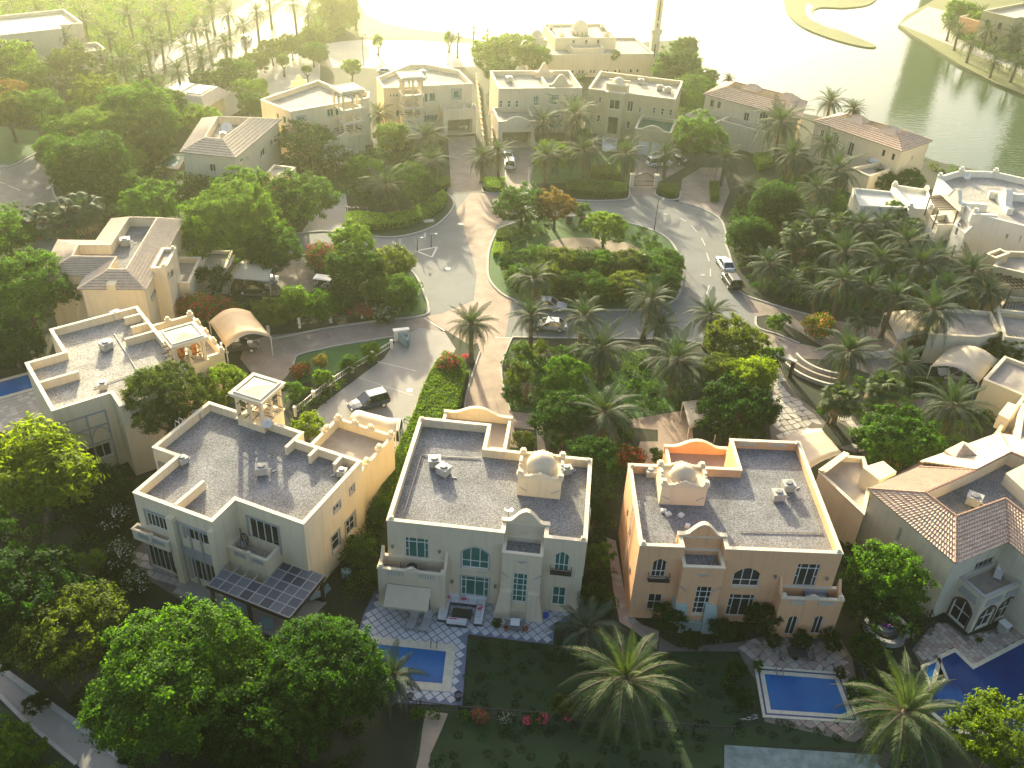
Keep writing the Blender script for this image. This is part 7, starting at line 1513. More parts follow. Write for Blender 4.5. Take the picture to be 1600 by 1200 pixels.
def crown_mesh(name, seed, r, n, leaf, lobes=9, flat=.8, spread=.55, clump=.38, per=36, up=.25, mats=('leaf_mid',), accent=None, acc=.0, aspect=.55):
    rng = np.random.default_rng(seed); L_ = [(np.zeros(3), r * .68)]
    for i in range(lobes):
        a = i * 2.4 + rng.uniform(-.4, .4); e = rng.uniform(-.5, 1.1); d = np.array([math.cos(a) * math.cos(e), math.sin(a) * math.cos(e), math.sin(e) * flat]); L_.append((d * r * spread * rng.uniform(.8, 1.15), r * rng.uniform(.30, .52)))
    k = max(8, n // per); Cn = []; Nn = []
    while len(Cn) < k:
        c, lr = L_[rng.integers(len(L_))]
        if rng.random() > (lr / (r * .68)) ** 1.2 + .1: continue
        d = rng.normal(0, 1, 3); d[2] += up; d /= np.linalg.norm(d); p = c + d * lr * rng.uniform(.78, 1.2) * np.array([1, 1, flat])
        if any(np.linalg.norm((p - c2) / np.array([1, 1, flat])) < lr2 * .80 for c2, lr2 in L_): continue
        if p[2] < -r * .55: continue
        Cn.append(p); Nn.append(d)
    Cn, Nn = np.array(Cn), np.array(Nn); idx = rng.integers(0, k, n); off = rng.normal(0, clump, (n, 3)) * np.array([1, 1, .7]); C = Cn[idx] + off
    inner = rng.random(n) < .12; C[inner] *= rng.uniform(.4, .9, (inner.sum(), 1))
    N_ = Nn[idx] + off / clump * .35 + np.array([0, 0, .25]); V, F = leaf_cards(C, N_, leaf, rng, aspect); mi = None
    if accent: ca = rng.random(k) < acc * 2.5; mi = (ca[idx] & (rng.random(n) < .45) & (N_[:, 2] > -.1)).astype(int)
    return np_mesh(name, V, F, [M[m] for m in mats] + ([M[accent]] if accent else []), mi)
CROWN = {k: [crown_mesh('crown', s * 7 + 3, *a) for s in range(3)] for k, a in dict(
    big=(5.0, 40000, .125, 30, .82, .70, .24, 95), mid=(3.0, 14000, .12, 18, .85, .66, .19, 75), small=(1.5, 2600, .11, 9, .85, .55, .15, 45)).items()}
CROWN['round'] = [crown_mesh('crown', 91, 4.0, 20000, .13, 3, .8, .2, .24, 40)]
CROWN['column'] = [crown_mesh('crown', 77, 1.5, 3600, .12, 8, 1.9, .5, .22, 28), crown_mesh('crown', 78, 1.5, 3600, .12, 8, 1.6, .5, .22, 28)]
CROWN['spiky'] = [crown_mesh('crown', 50 + s, 3.2, 6500, .24, 10, .9, .6, .30, 30, .25, ('leaf_mid',), None, 0, .3) for s in range(2)]
FLW = {}
for fk, fm in (('flower_pink', 'leaf_mid'), ('flower_white', 'leaf_dark'), ('flower_red', 'leaf_mid'), ('flower_orange', 'leaf_mid')):
    FLW[fk] = crown_mesh('crown', 33, 1.9, 3400, .12, 8, .85, .5, .24, 24, .25, (fm,), fk, .12 if fk == 'flower_white' else .3)
CR_R = dict(big=5.0, mid=3.0, small=1.5, round=4.0, column=1.5, spiky=3.2)
def trunk_mesh(seed, h=3.0, r=.22):
    rr = random.Random(seed); b = MB(); top = Vector((rr.uniform(-.2, .2), rr.uniform(-.2, .2), h * .55)); b.tube([(0, 0, -.05), (top.x * .4, top.y * .4, h * .3), top], [r * 1.4, r, r * .8], 7)
    for k in range(4): a = k * 1.6 + rr.random(); e = top + Vector((math.cos(a) * h * .35, math.sin(a) * h * .35, h * .5)); m_ = top.lerp(e, .5) + Vector((0, 0, -.1 * h)); b.tube([top, m_, e], [r * .6, r * .45, r * .15], 5)
    return b.mesh('trunk', M['bark'])
TRUNK = [trunk_mesh(s) for s in range(3)]
# --- landmark based descriptions -------------------------------------------------
LMK = [('white hatchback', 1133, 413), ('black four-wheel drive', 1143, 440), ('silver cars on the road', 858, 490), ('parked navy car', 577, 630), ('driving white car', 385, 62), ('orange-tan canopy', 372, 513), ('white canopy at left', 392, 420),
       ('ribbed canopy', 585, 660), ('pale barrel canopy', 1508, 570), ('wide tan canopy at right', 1425, 508), ('arched gate', 1004, 284), ('painted triangle', 668, 394), ('island clearing', 925, 385), ('beige dome villa', 760, 800), ('orange dome villa', 1150, 820), ('pergola villa', 390, 740), ('glass pergola', 420, 920),
       ('stepped gravel roof', 170, 550), ('big pink tiled roof at left', 180, 400), ('large tiled roof at lower right', 1480, 800), ('tiled villa with the white dish', 350, 220), ('leftmost back-row villa', 490, 165), ('lattice wind tower', 645, 150), ('double garage', 805, 200), ('yellowish villa', 1000, 165), ('mosque', 920, 90), ('minaret', 1025, 60),
       ('left lake villa', 1170, 170), ('right lake villa', 1360, 220), ('white stepped villa', 1520, 320), ('yellow villa at the right edge', 1575, 430), ('mosaic terrace', 1235, 640), ('curved garden walls', 1270, 610), ('diamond-tiled pool', 645, 1040), ('navy-lined pool', 1260, 1090), ('large dark pool', 1540, 1080), ('round fire pit', 1383, 985),
       ('left-edge pool', 25, 600), ('turquoise pool', 265, 253), ('pale path at lower left', 90, 1110), ('left curving road', 40, 285), ('parking lot', 630, 85), ('small pavilion', 305, 160), ('top left villa', 50, 30), ('far boulevard', 300, 60), ('sand spit in the lake', 1300, 45), ('villa across the lake', 1570, 20), ('pink driveway', 765, 600), ('golf buggy', 508, 445), ('driveway gate leaves', 630, 540),
       ('grey stone terrace', 290, 905), ('back-row driveway', 722, 250), ('street lamp', 1022, 345), ('black railing', 560, 335)]
PLANTS = []
def register(o, look, cat, px, py, far=''): PLANTS.append((o, look, cat, px, py))
def flush_labels():
    groups = {}
    for o, look, cat, px, py in PLANTS:
        best = min(LMK, key=lambda l: math.hypot((l[1] - px), (l[2] - py) * 1.2)); dx, dy = px - best[1], py - best[2]
        if abs(dx) > 2.2 * abs(dy): d = 'right of' if dx > 0 else 'left of'
        elif abs(dy) > 2.2 * abs(dx): d = 'above' if dy < 0 else 'below'
        else: d = ('above' if dy < 0 else 'below') + (' and right of' if dx > 0 else ' and left of')
        groups.setdefault((look, d, best[0]), []).append((math.hypot(dx, dy), o, cat))
    for (look, d, lm), lst in groups.items():
        lst.sort(key=lambda q: q[0]); n = len(lst)
        for i, (_, o, cat) in enumerate(lst):
            ordn = ['nearest', 'second nearest', 'third nearest', 'fourth nearest', 'fifth nearest', 'sixth nearest', 'seventh nearest', 'eighth nearest'][min(i, 7)] if n > 1 else ''
            if n > 1 and i == n - 1: ordn = 'farthest'
            tag(o, f"{look} {'that is ' + ordn + ' ' if ordn else ''}{d} the {lm}".replace('  ', ' '), cat)
COLW = dict(leaf_dark='dark green', leaf_mid='mid-green', leaf_light='light green', leaf_yellow='yellow-green', leaf_olive='olive green', leaf_rust='rusty green')
def tree(px, py, rpx, mat_='leaf_mid', kind=None, zc=None, flower=None, squash=1.0, look=None):
    """broadleaf tree or shrub whose crown centre shows at px,py with a radius of rpx picture pixels"""
    z = zc if zc is not None else 3.5; p = G(px, py, z); r = rpx / PXM(p)
    if zc is None: z = max(r * .9, min(5.0, .9 * r + 1.0)); p = G(px, py, z); r = rpx / PXM(p)
    kind = kind or ('big' if r > 3.6 else 'mid' if r > 1.9 else 'small'); rr = random.Random(int(px * 7 + py)); big = r > 1.7
    word = 'flowering shrub' if flower else ('spreading tree' if kind == 'big' else 'domed tree' if kind == 'round' else 'small tree' if big else 'shrub')
    t = thing('tree' if big else 'shrub', '', 'tree' if big else 'shrub', (p.x, p.y, 0), rr.random() * 6.28)
    if flower: me = FLW[flower]; s_ = r / 1.9
    else: me = CROWN[kind][rr.randrange(len(CROWN[kind]))]; s_ = r / CR_R[kind]
    o = link('crown', me, t, (0, 0, z)); o.scale = (s_ * rr.uniform(.94, 1.16), s_ * rr.uniform(.94, 1.16), s_ * squash * rr.uniform(.92, 1.1))
    if not flower: o.material_slots[0].link = 'OBJECT'; o.material_slots[0].material = M[mat_]
    k = link('trunk', TRUNK[rr.randrange(3)], t); h = max(.4, z - r * .2) / 3.0; k.scale = (h * .9, h * .9, h)
    fl = dict(flower_pink='pink-', flower_white='white-', flower_red='red-', flower_orange='orange-')
    register(t, (look or ((fl[flower] if flower else COLW[mat_] + ' ') + word)), 'tree' if big else 'shrub', px, py); return t
# --- palms ------------------------------------------------------------------------
def frond_mesh(seed, L_=3.5, droop=.35, n=22, lw=.085, wilt=.25, mat_='frond'):
    rr = random.Random(seed); b = MB(); pts = []
    for i in range(9):
        t = i / 8; pts.append(Vector((L_ * (t - .10 * t * t * droop * 2), .10 * math.sin(t * 3 + seed), L_ * (-droop * t * t * t * .9 + .06 * math.sin(t * 3.1)))))
    for i in range(8):
        w0, w1 = .045 * (1 - i / 9), .045 * (1 - (i + 1) / 9); p, q = pts[i], pts[i + 1]; b.quad(p - Vector((0, w0, 0)), q - Vector((0, w1, 0)), q + Vector((0, w1, 0)), p + Vector((0, w0, 0)), 1)
    at = lambda t: pts[min(7, int(t * 8))].lerp(pts[min(8, int(t * 8) + 1)], t * 8 - min(7, int(t * 8)))
    for k in range(n):
        t = .13 + .87 * k / (n - 1) * .99; p = at(t); d = (at(min(1, t + .03)) - at(max(0, t - .03))).normalized(); ll = .58 * (math.sin(math.pi * min(1, t * .95 + .12)) ** .6) * (1 if t < .9 else .7)
        for s_ in (-1, 1):
            sd = Vector((0, s_, 0)); f = (d * .62 + sd * .80 + Vector((0, 0, -wilt + rr.uniform(-.12, .12)))).normalized(); e = p + f * ll * rr.uniform(.85, 1.1); wv = d * lw * .5; m_ = p.lerp(e, .5) + Vector((0, 0, .04))
            b.add([p - wv * .6, m_ - wv, e + Vector((0, 0, -.05)), m_ + wv, p + wv * .6], [(0, 1, 2, 3, 4)], 0)
    return b.mesh('frond', [M[mat_], M['palm_bark']])
FR = {'frond': [frond_mesh(s, 3.5, d, 30, .075, wl_, 'frond') for s, d, wl_ in ((1, .12, .1), (2, .42, .3), (3, .75, .45))], 'frond_bright': [frond_mesh(s, 3.7, d, 34, .07, wl_, 'frond_bright') for s, d, wl_ in ((4, .2, .25), (5, .5, .4), (6, .6, .5))],
      'frond_dead': [frond_mesh(7, 2.6, 1.0, 14, .06, .5, 'frond_dead')] * 3}
def fan_mesh(seed, mat_):
    b = MB(); rr = random.Random(seed); b.quad((0, -.03, 0), (1.0, -.02, .05), (1.0, .02, .05), (0, .03, 0), 1); n = 17
    for k in range(n):
        a = R(-112 + 224 * k / (n - 1)); l_ = .95 * (1 - .25 * abs(a) / 2); d = Vector((math.cos(a), math.sin(a), 0)); s_ = Vector((-d.y, d.x, 0)) * .085; c = Vector((1.0, 0, .05)); m_ = c + d * l_ * .6 + Vector((0, 0, .05)); e = c + d * l_ + Vector((0, 0, -.28 - rr.random() * .1))
        b.add([c, m_ - s_, e, m_ + s_], [(0, 1, 2, 3)], 0)
    return b.mesh('frond', [M[mat_], M['palm_bark']])
FAN = {m_: [fan_mesh(s, m_) for s in (1, 2)] for m_ in ('frond', 'frond_bright', 'frond_dead')}
def palm_trunk(h, r=.24):
    b = MB(); n = max(4, int(h / .45)); pts = []; rs = []
    for i in range(n * 2 + 1):
        t = i / (n * 2); pts.append((.12 * math.sin(t * 2.2), .06 * math.sin(t * 3), h * t)); rs.append(r * (1.15 - .3 * t) * (1.09 if i % 2 else .94) * (1.25 if t < .08 else 1))
    b.tube(pts, rs, 9); return b.mesh('trunk', M['palm_bark'])
PT = {h: palm_trunk(h) for h in (2, 3, 4, 5, 6, 7, 8, 9)}
JOINED = {}
def frond_set(mat_, nf, seed, fan=False, dead=False):
    """(mesh, azimuth, elevation, scale) of every frond of one crown"""
    rr = random.Random(seed); out = []
    for i in range(nf):
        u = i / (nf - 1); az = i * 2.39996 + rr.uniform(-.15, .15); el = R(78 - (122 if not fan else 118) * u ** .8 + rr.uniform(-10, 10)); sc = rr.uniform(.88, 1.08) * (.62 if u < .08 else .82 if u < .2 else 1)
        if dead: el = R(30 - 95 * u); me = FR['frond_dead'][0]
        elif fan: me = FAN['frond_dead' if u > .86 else mat_][i % 2]; sc *= 1.0
        elif u > .84 and rr.random() < .7: me = FR['frond_dead'][0]; sc *= 1.1
        else: me = FR[mat_][0 if u < .25 else 1 if u < .62 else 2]
        out.append((me, az, el, sc))
    return out
def palm(px, py, rpx, h=5, mat_='frond', fan=False, dead=False, joined=False, nf=46, dates=None, look=None):
    p = G(px, py, h); r = rpx / PXM(p); s_ = r / (2.75 if not fan else 1.6); rr = random.Random(int(px * 13 + py)); hs = min(PT, key=lambda k: abs(k - h))
    t = thing('palm_tree', '', 'palm tree', (p.x, p.y, 0), rr.random() * 6.28); t.rotation_euler = (rr.uniform(-.05, .05), rr.uniform(-.05, .05), t.rotation_euler.z); k = link('trunk', PT[hs], t); k.scale = (min(1.2, s_ + .1), min(1.2, s_ + .1), h / hs)
    if joined:
        key = (mat_, fan, rr.randrange(2))
        if key not in JOINED:
            fs = frond_set(mat_, 30, key[2] + 5, fan); V = []; F = []; mi = []; n0 = 0
            for me, az, el, sc in fs:
                mx = Matrix.Rotation(az, 4, 'Z') @ Matrix.Rotation(-el, 4, 'Y') @ Matrix.Scale(sc, 4)
                for v in me.vertices: V.append(tuple(mx @ v.co))
                for f in me.polygons: F.append(tuple(i + n0 for i in f.vertices)); mi.append(f.material_index)
                n0 += len(me.vertices)
            m2 = bpy.data.meshes.new('crown'); m2.from_pydata(V, [], F); m2.materials.append(M[mat_]); m2.materials.append(M['palm_bark']); m2.polygons.foreach_set('material_index', mi); JOINED[key] = m2
        o = link('crown', JOINED[key], t, (.1, .05, h)); o.scale = (s_, s_, s_)
    else:
        for me, az, el, sc in frond_set(mat_, nf, int(px + py), fan, dead):
            o = link('frond', me, t, (.1, .05, h - .05)); o.rotation_euler = (rr.uniform(-.15, .15), -el, az); q = sc * s_; o.scale = (q, q, q)
        b = MB(); b.lathe([(.2, -.7), (.34, -.25), (.30, .1), (.05, .4)], (.1, .05, h), 9); o = b.build('crown_shaft', M['palm_bark'], t); 
        if dates:
            for a in (0.3, 1.5, 4.0):
                b = MB()
                for q in range(40): v = Vector((math.cos(a) * .8 + rr.gauss(0, .16), math.sin(a) * .8 + rr.gauss(0, .16), h - .5 + rr.gauss(0, .25))); leafq(b, v, .09, rr)
                b.build('date_cluster', M[dates], t)
    look = look or ('drooping dry grey palm' if dead else ('fan palm' if fan else ('small far date palm' if joined else ('tall ' if h > 6 else '') + ('bright ' if mat_ == 'frond_bright' else '') + ('date palm with orange fruit' if dates else 'date palm'))))
    register(t, look, 'palm tree', px, py); return t
# --- masses of low planting ----------------------------------------------------------
def leaf_mass(name, pts, zfun, dens, leaf, mats, seed=1, clumpy=.6, world=False):
    poly = pts if world else gp(pts); rng = np.random.default_rng(seed); P_ = np.array([p[:2] for p in poly]); x0, y0 = P_.min(0); x1, y1 = P_.max(0); A = abs(sum(P_[i - 1][0] * P_[i][1] - P_[i][0] * P_[i - 1][1] for i in range(len(P_)))) / 2
    n = int(A * dens); nc = max(6, int(A * .9)); out = np.empty((0, 2))
    def ins(Q):
        c = np.zeros(len(Q), bool)
        for i in range(len(P_)):
            (xa, ya), (xb, yb) = P_[i - 1], P_[i]; m_ = ((yb > Q[:, 1]) != (ya > Q[:, 1])) & (Q[:, 0] < (xa - xb) * (Q[:, 1] - yb) / (ya - yb + 1e-12) + xb); c ^= m_
        return c
    while len(out) < nc:
        Q = rng.uniform((x0, y0), (x1, y1), (nc * 3, 2)); Q = Q[ins(Q)]; out = np.vstack([out, Q])
    cen = out[:nc]; ht = zfun(rng, nc); idx = rng.integers(0, nc, n); off = rng.normal(0, 1, (n, 3)); off /= np.linalg.norm(off, axis=1)[:, None]; off[:, 2] = np.abs(off[:, 2]) * 1.0 - .15; rad = (.35 + .65 * ht[idx])[:, None] * clumpy
    C = np.column_stack([cen[idx], ht[idx] * .45]) + off * np.column_stack([rad, rad, ht[idx] * .6]) * rng.uniform(.8, 1.1, (n, 1)); C[:, 2] = np.maximum(C[:, 2], .04)
    V, F = leaf_cards(C, off + np.array([0, 0, .4]), leaf, rng); mi = rng.integers(0, len(mats), nc)[idx]
    return stuff(link(name, np_mesh(name, V, F, [M[m] for m in mats], mi)))
def hedge(pts, h, lab, m='hedge_leaf', dens=120, sm=False, leaf=.085):
    poly = gp(pts); poly = ccw(smooth(poly, 4) if sm else poly); c = (sum(p[0] for p in poly) / len(poly), sum(p[1] for p in poly) / len(poly)); rng = np.random.default_rng(int(c[0] * 10) % 1000 + 5); loc = [(p[0] - c[0], p[1] - c[1]) for p in poly]
    t = thing('hedge', lab, 'hedge', (*c, 0)); b = MB(); b.prism(inset(loc, .14), 0, h - .1); b.build('branches', M['leaf_dark'], t)
    P_ = np.array(loc); x0, y0 = P_.min(0); x1, y1 = P_.max(0); A = abs(sum(P_[i - 1][0] * P_[i][1] - P_[i][0] * P_[i - 1][1] for i in range(len(P_)))) / 2; C = []; Nn = []
    k = 0; n = int(A * dens)
    while len(C) < n and k < n * 12:
        k += 1; q = rng.uniform((x0, y0), (x1, y1))
        if inside(q, loc): C.append((q[0], q[1], h - .06 + rng.normal(0, .045) + .05 * math.sin(q[0] * 2.1) * math.sin(q[1] * 1.7))); Nn.append((0, 0, 1))
    for i in range(len(loc)):
        a, d = Vector(loc[i - 1]), Vector(loc[i]); e = d - a; m_ = int(e.length * h * dens * .8); nn = (e.y, -e.x) if e.length else (0, 0)
        for _ in range(m_): q = a + e * rng.random(); C.append((q.x + rng.normal(0, .04), q.y + rng.normal(0, .04), rng.uniform(.02, h))); Nn.append((nn[0] / e.length, nn[1] / e.length, .2))
    V, F = leaf_cards(np.array(C), np.array(Nn), leaf, rng); link('foliage', np_mesh('foliage', V, F, [M[m]]), t); return t
hedge([(541, 342), (560, 338), (600, 343), (640, 337), (672, 318), (692, 305), (698, 312), (690, 328), (665, 345), (630, 356), (590, 360), (555, 358), (541, 354)], 1.1, 'bright clipped crescent hedge at the north-west corner of the loop road', 'hedge_bright', 130)
hedge([(755, 284), (789, 284), (789, 297), (780, 300), (762, 300), (755, 296)], .9, 'small bright clipped hedge in the planter between two driveways', 'hedge_bright')
hedge([(884, 291), (930, 290), (976, 295), (979, 306), (968, 310), (930, 309), (888, 305)], 1.2, 'long dark clipped hedge at the road edge left of the arched gate')
hedge([(918, 266), (972, 268), (974, 282), (920, 280)], 1.3, 'clipped hedge on the lawn behind the long road-edge hedge'); hedge([(1028, 293), (1056, 294), (1061, 300), (1056, 309), (1040, 309), (1029, 302)], 1.0, 'rounded clipped hedge right of the arched gate')
hedge([(772, 386), (795, 384), (798, 400), (770, 402)], .8, 'low bright hedge on the left tip of the round island', 'hedge_bright'); hedge([(777, 363), (793, 360), (800, 372), (790, 378), (774, 376)], .7, 'low clipped hedge at the upper left of the round island')
hedge([(1108, 292), (1122, 292), (1122, 316), (1110, 316)], 1.2, 'small square hedge at the foot of the domed tree'); hedge([(1176, 250), (1200, 247), (1206, 262), (1185, 268)], 1.4, 'bright green clipped hedge in front of the left lake villa', 'hedge_bright')
hedge([(675, 286), (700, 282), (704, 292), (690, 298), (678, 294)], .9, 'small clipped hedge left of the back-row driveway'); hedge([(1388, 596), (1470, 600), (1468, 610), (1386, 604)], 1.0, 'dark hedge between the two canopies at right')
hedge([(692, 575), (722, 582), (724, 610), (712, 660), (700, 700), (664, 712), (640, 722), (628, 760), (606, 800), (592, 800), (618, 730), (646, 668), (668, 610)], 1.9, 'long bulky green hedge running down beside the pink driveway and beige villa', 'leaf_light', 110, True, .12)
H = lambda lo, hi: (lambda rng, n: rng.uniform(lo, hi, n))
for k, (pts, lo, hi, mats) in enumerate([
    ([(796, 396), (850, 402), (960, 402), (1010, 402), (1060, 412), (1062, 440), (1050, 462), (1000, 478), (880, 478), (800, 452), (782, 430)], .8, 2.4, ('leaf_dark', 'leaf_mid', 'leaf_olive')),
    ([(800, 345), (860, 345), (850, 372), (800, 392), (785, 380)], .3, 1.0, ('leaf_mid', 'leaf_dark')), ([(930, 350), (1010, 362), (1045, 395), (1010, 395), (960, 366), (880, 362)], .3, .9, ('leaf_mid', 'leaf_dark')),
    ([(1140, 345), (1160, 300), (1290, 260), (1330, 330), (1330, 350), (1450, 390), (1540, 420), (1550, 470), (1470, 480), (1380, 490), (1290, 490), (1240, 482), (1170, 450), (1145, 400)], .4, 2.0, ('leaf_dark', 'leaf_mid', 'leaf_dark')),
    ([(480, 402), (600, 400), (636, 422), (655, 450), (650, 478), (596, 492), (520, 500), (430, 518), (300, 520), (290, 480), (440, 462), (490, 460)], .4, 1.7, ('leaf_dark', 'leaf_mid', 'leaf_olive')),
    ([(470, 620), (520, 585), (560, 562), (598, 540), (606, 545), (575, 575), (540, 600), (495, 640), (470, 650), (440, 620)], .3, 1.1, ('leaf_mid', 'leaf_light', 'leaf_dark')),
    ([(690, 555), (740, 560), (730, 590), (722, 600), (690, 575)], .3, .9, ('leaf_light', 'leaf_mid', 'flower_pink')),
    ([(618, 700), (640, 660), (655, 650), (640, 720), (606, 812), (600, 920), (560, 960), (520, 900), (580, 760)], .5, 1.8, ('leaf_mid', 'leaf_dark', 'leaf_light')),
    ([(928, 740), (975, 740), (962, 830), (945, 850), (955, 960), (925, 990), (905, 955), (918, 850)], .6, 2.2, ('leaf_mid', 'leaf_dark')),
    ([(785, 560), (880, 545), (1060, 560), (1100, 600), (1200, 600), (1200, 680), (1130, 690), (1130, 660), (1060, 640), (985, 650), (985, 740), (860, 740), (850, 645), (800, 640)], .3, 1.5, ('leaf_dark', 'leaf_mid', 'leaf_dark')),
    ([(-40, 320), (110, 330), (120, 380), (60, 420), (60, 500), (80, 560), (-40, 570)], .4, 1.8, ('leaf_dark', 'leaf_mid')), ([(130, 330), (290, 335), (300, 270), (440, 280), (520, 310), (470, 360), (440, 400), (300, 400), (280, 345)], .4, 1.6, ('leaf_dark', 'leaf_mid')),
    ([(-60, 60), (160, 40), (260, 130), (270, 190), (275, 240), (240, 330), (130, 330), (90, 300), (95, 230), (60, 190), (-60, 180)], .4, 2.0, ('leaf_mid', 'leaf_dark', 'leaf_olive')),
    ([(-60, 0), (330, -60), (440, -60), (240, 90), (150, 120), (-60, 100)], .5, 2.4, ('leaf_mid', 'leaf_olive')), ([(500, -50), (560, -40), (560, 40), (520, 66), (500, 100), (460, 76), (330, 130), (470, 60)], .4, 1.8, ('leaf_olive', 'leaf_mid')),
    ([(440, 240), (560, 250), (640, 200), (690, 215), (690, 290), (660, 320), (560, 335), (540, 300), (480, 290)], .3, 1.5, ('leaf_dark', 'leaf_mid')), ([(-60, 640), (60, 700), (200, 740), (220, 860), (190, 960), (60, 1000), (-60, 1000)], .3, 1.5, ('leaf_dark', 'leaf_dark', 'leaf_mid')),
    ([(60, 1040), (200, 980), (400, 1010), (560, 1100), (560, 1260), (260, 1260), (190, 1190), (110, 1090)], .3, 1.3, ('leaf_dark', 'leaf_mid', 'leaf_dark')), ([(-40, 1100), (60, 1160), (130, 1240), (-60, 1260)], .3, 1.0, ('leaf_light', 'leaf_mid')),
    ([(1320, 800), (1360, 800), (1460, 960), (1420, 1000), (1340, 1000), (1315, 940)], .5, 1.8, ('leaf_dark', 'leaf_mid')), ([(1050, 1000), (1150, 985), (1195, 990), (1150, 1003), (1060, 1010)], .5, 1.2, ('leaf_dark', 'leaf_mid')),
    ([(1215, 985), (1222, 996), (1310, 1000), (1310, 988)], .4, 1.0, ('leaf_dark', 'leaf_mid')), ([(1132, 1048), (1160, 1040), (1175, 1070), (1172, 1110), (1145, 1092), (1128, 1072)], .3, .8, ('leaf_dark', 'leaf_mid')),
    ([(1340, 600), (1480, 610), (1560, 660), (1500, 700), (1400, 740), (1370, 700), (1330, 640), (1300, 600)], .4, 1.6, ('leaf_dark', 'leaf_mid')), ([(650, 1106), (760, 1114), (900, 1122), (900, 1134), (760, 1130), (650, 1122)], .4, 1.0, ('leaf_mid', 'leaf_dark', 'flower_pink')),
    ([(770, 100), (850, 100), (850, 130), (905, 140), (920, 110), (760, 90)], .5, 2.0, ('leaf_mid', 'leaf_light')), ([(1440, 255), (1600, 290), (1600, 300), (1460, 268)], .4, 1.3, ('leaf_mid', 'leaf_olive')), ([(1480, 20), (1520, 10), (1640, 90), (1640, 130), (1560, 92), (1490, 62)], .6, 2.2, ('leaf_mid', 'leaf_olive', 'leaf_light')),
    ([(1345, 1010), (1375, 1020), (1430, 1060), (1440, 1140), (1480, 1180), (1360, 1190), (1345, 1100)], .4, 1.4, ('leaf_dark', 'leaf_mid')),
    ([(830, 262), (900, 258), (900, 240), (840, 238)], .3, .9, ('leaf_mid', 'leaf_light')), ([(1060, 60), (1095, 100), (1105, 130), (1160, 165), (1090, 230), (1066, 200), (1040, 120)], .5, 2.2, ('leaf_mid', 'leaf_dark'))]):
    leaf_mass('undergrowth', pts, H(lo, hi), 58 if pts[0][1] > 330 else 22, .12 if pts[0][1] > 330 else .18, mats, k + 3)
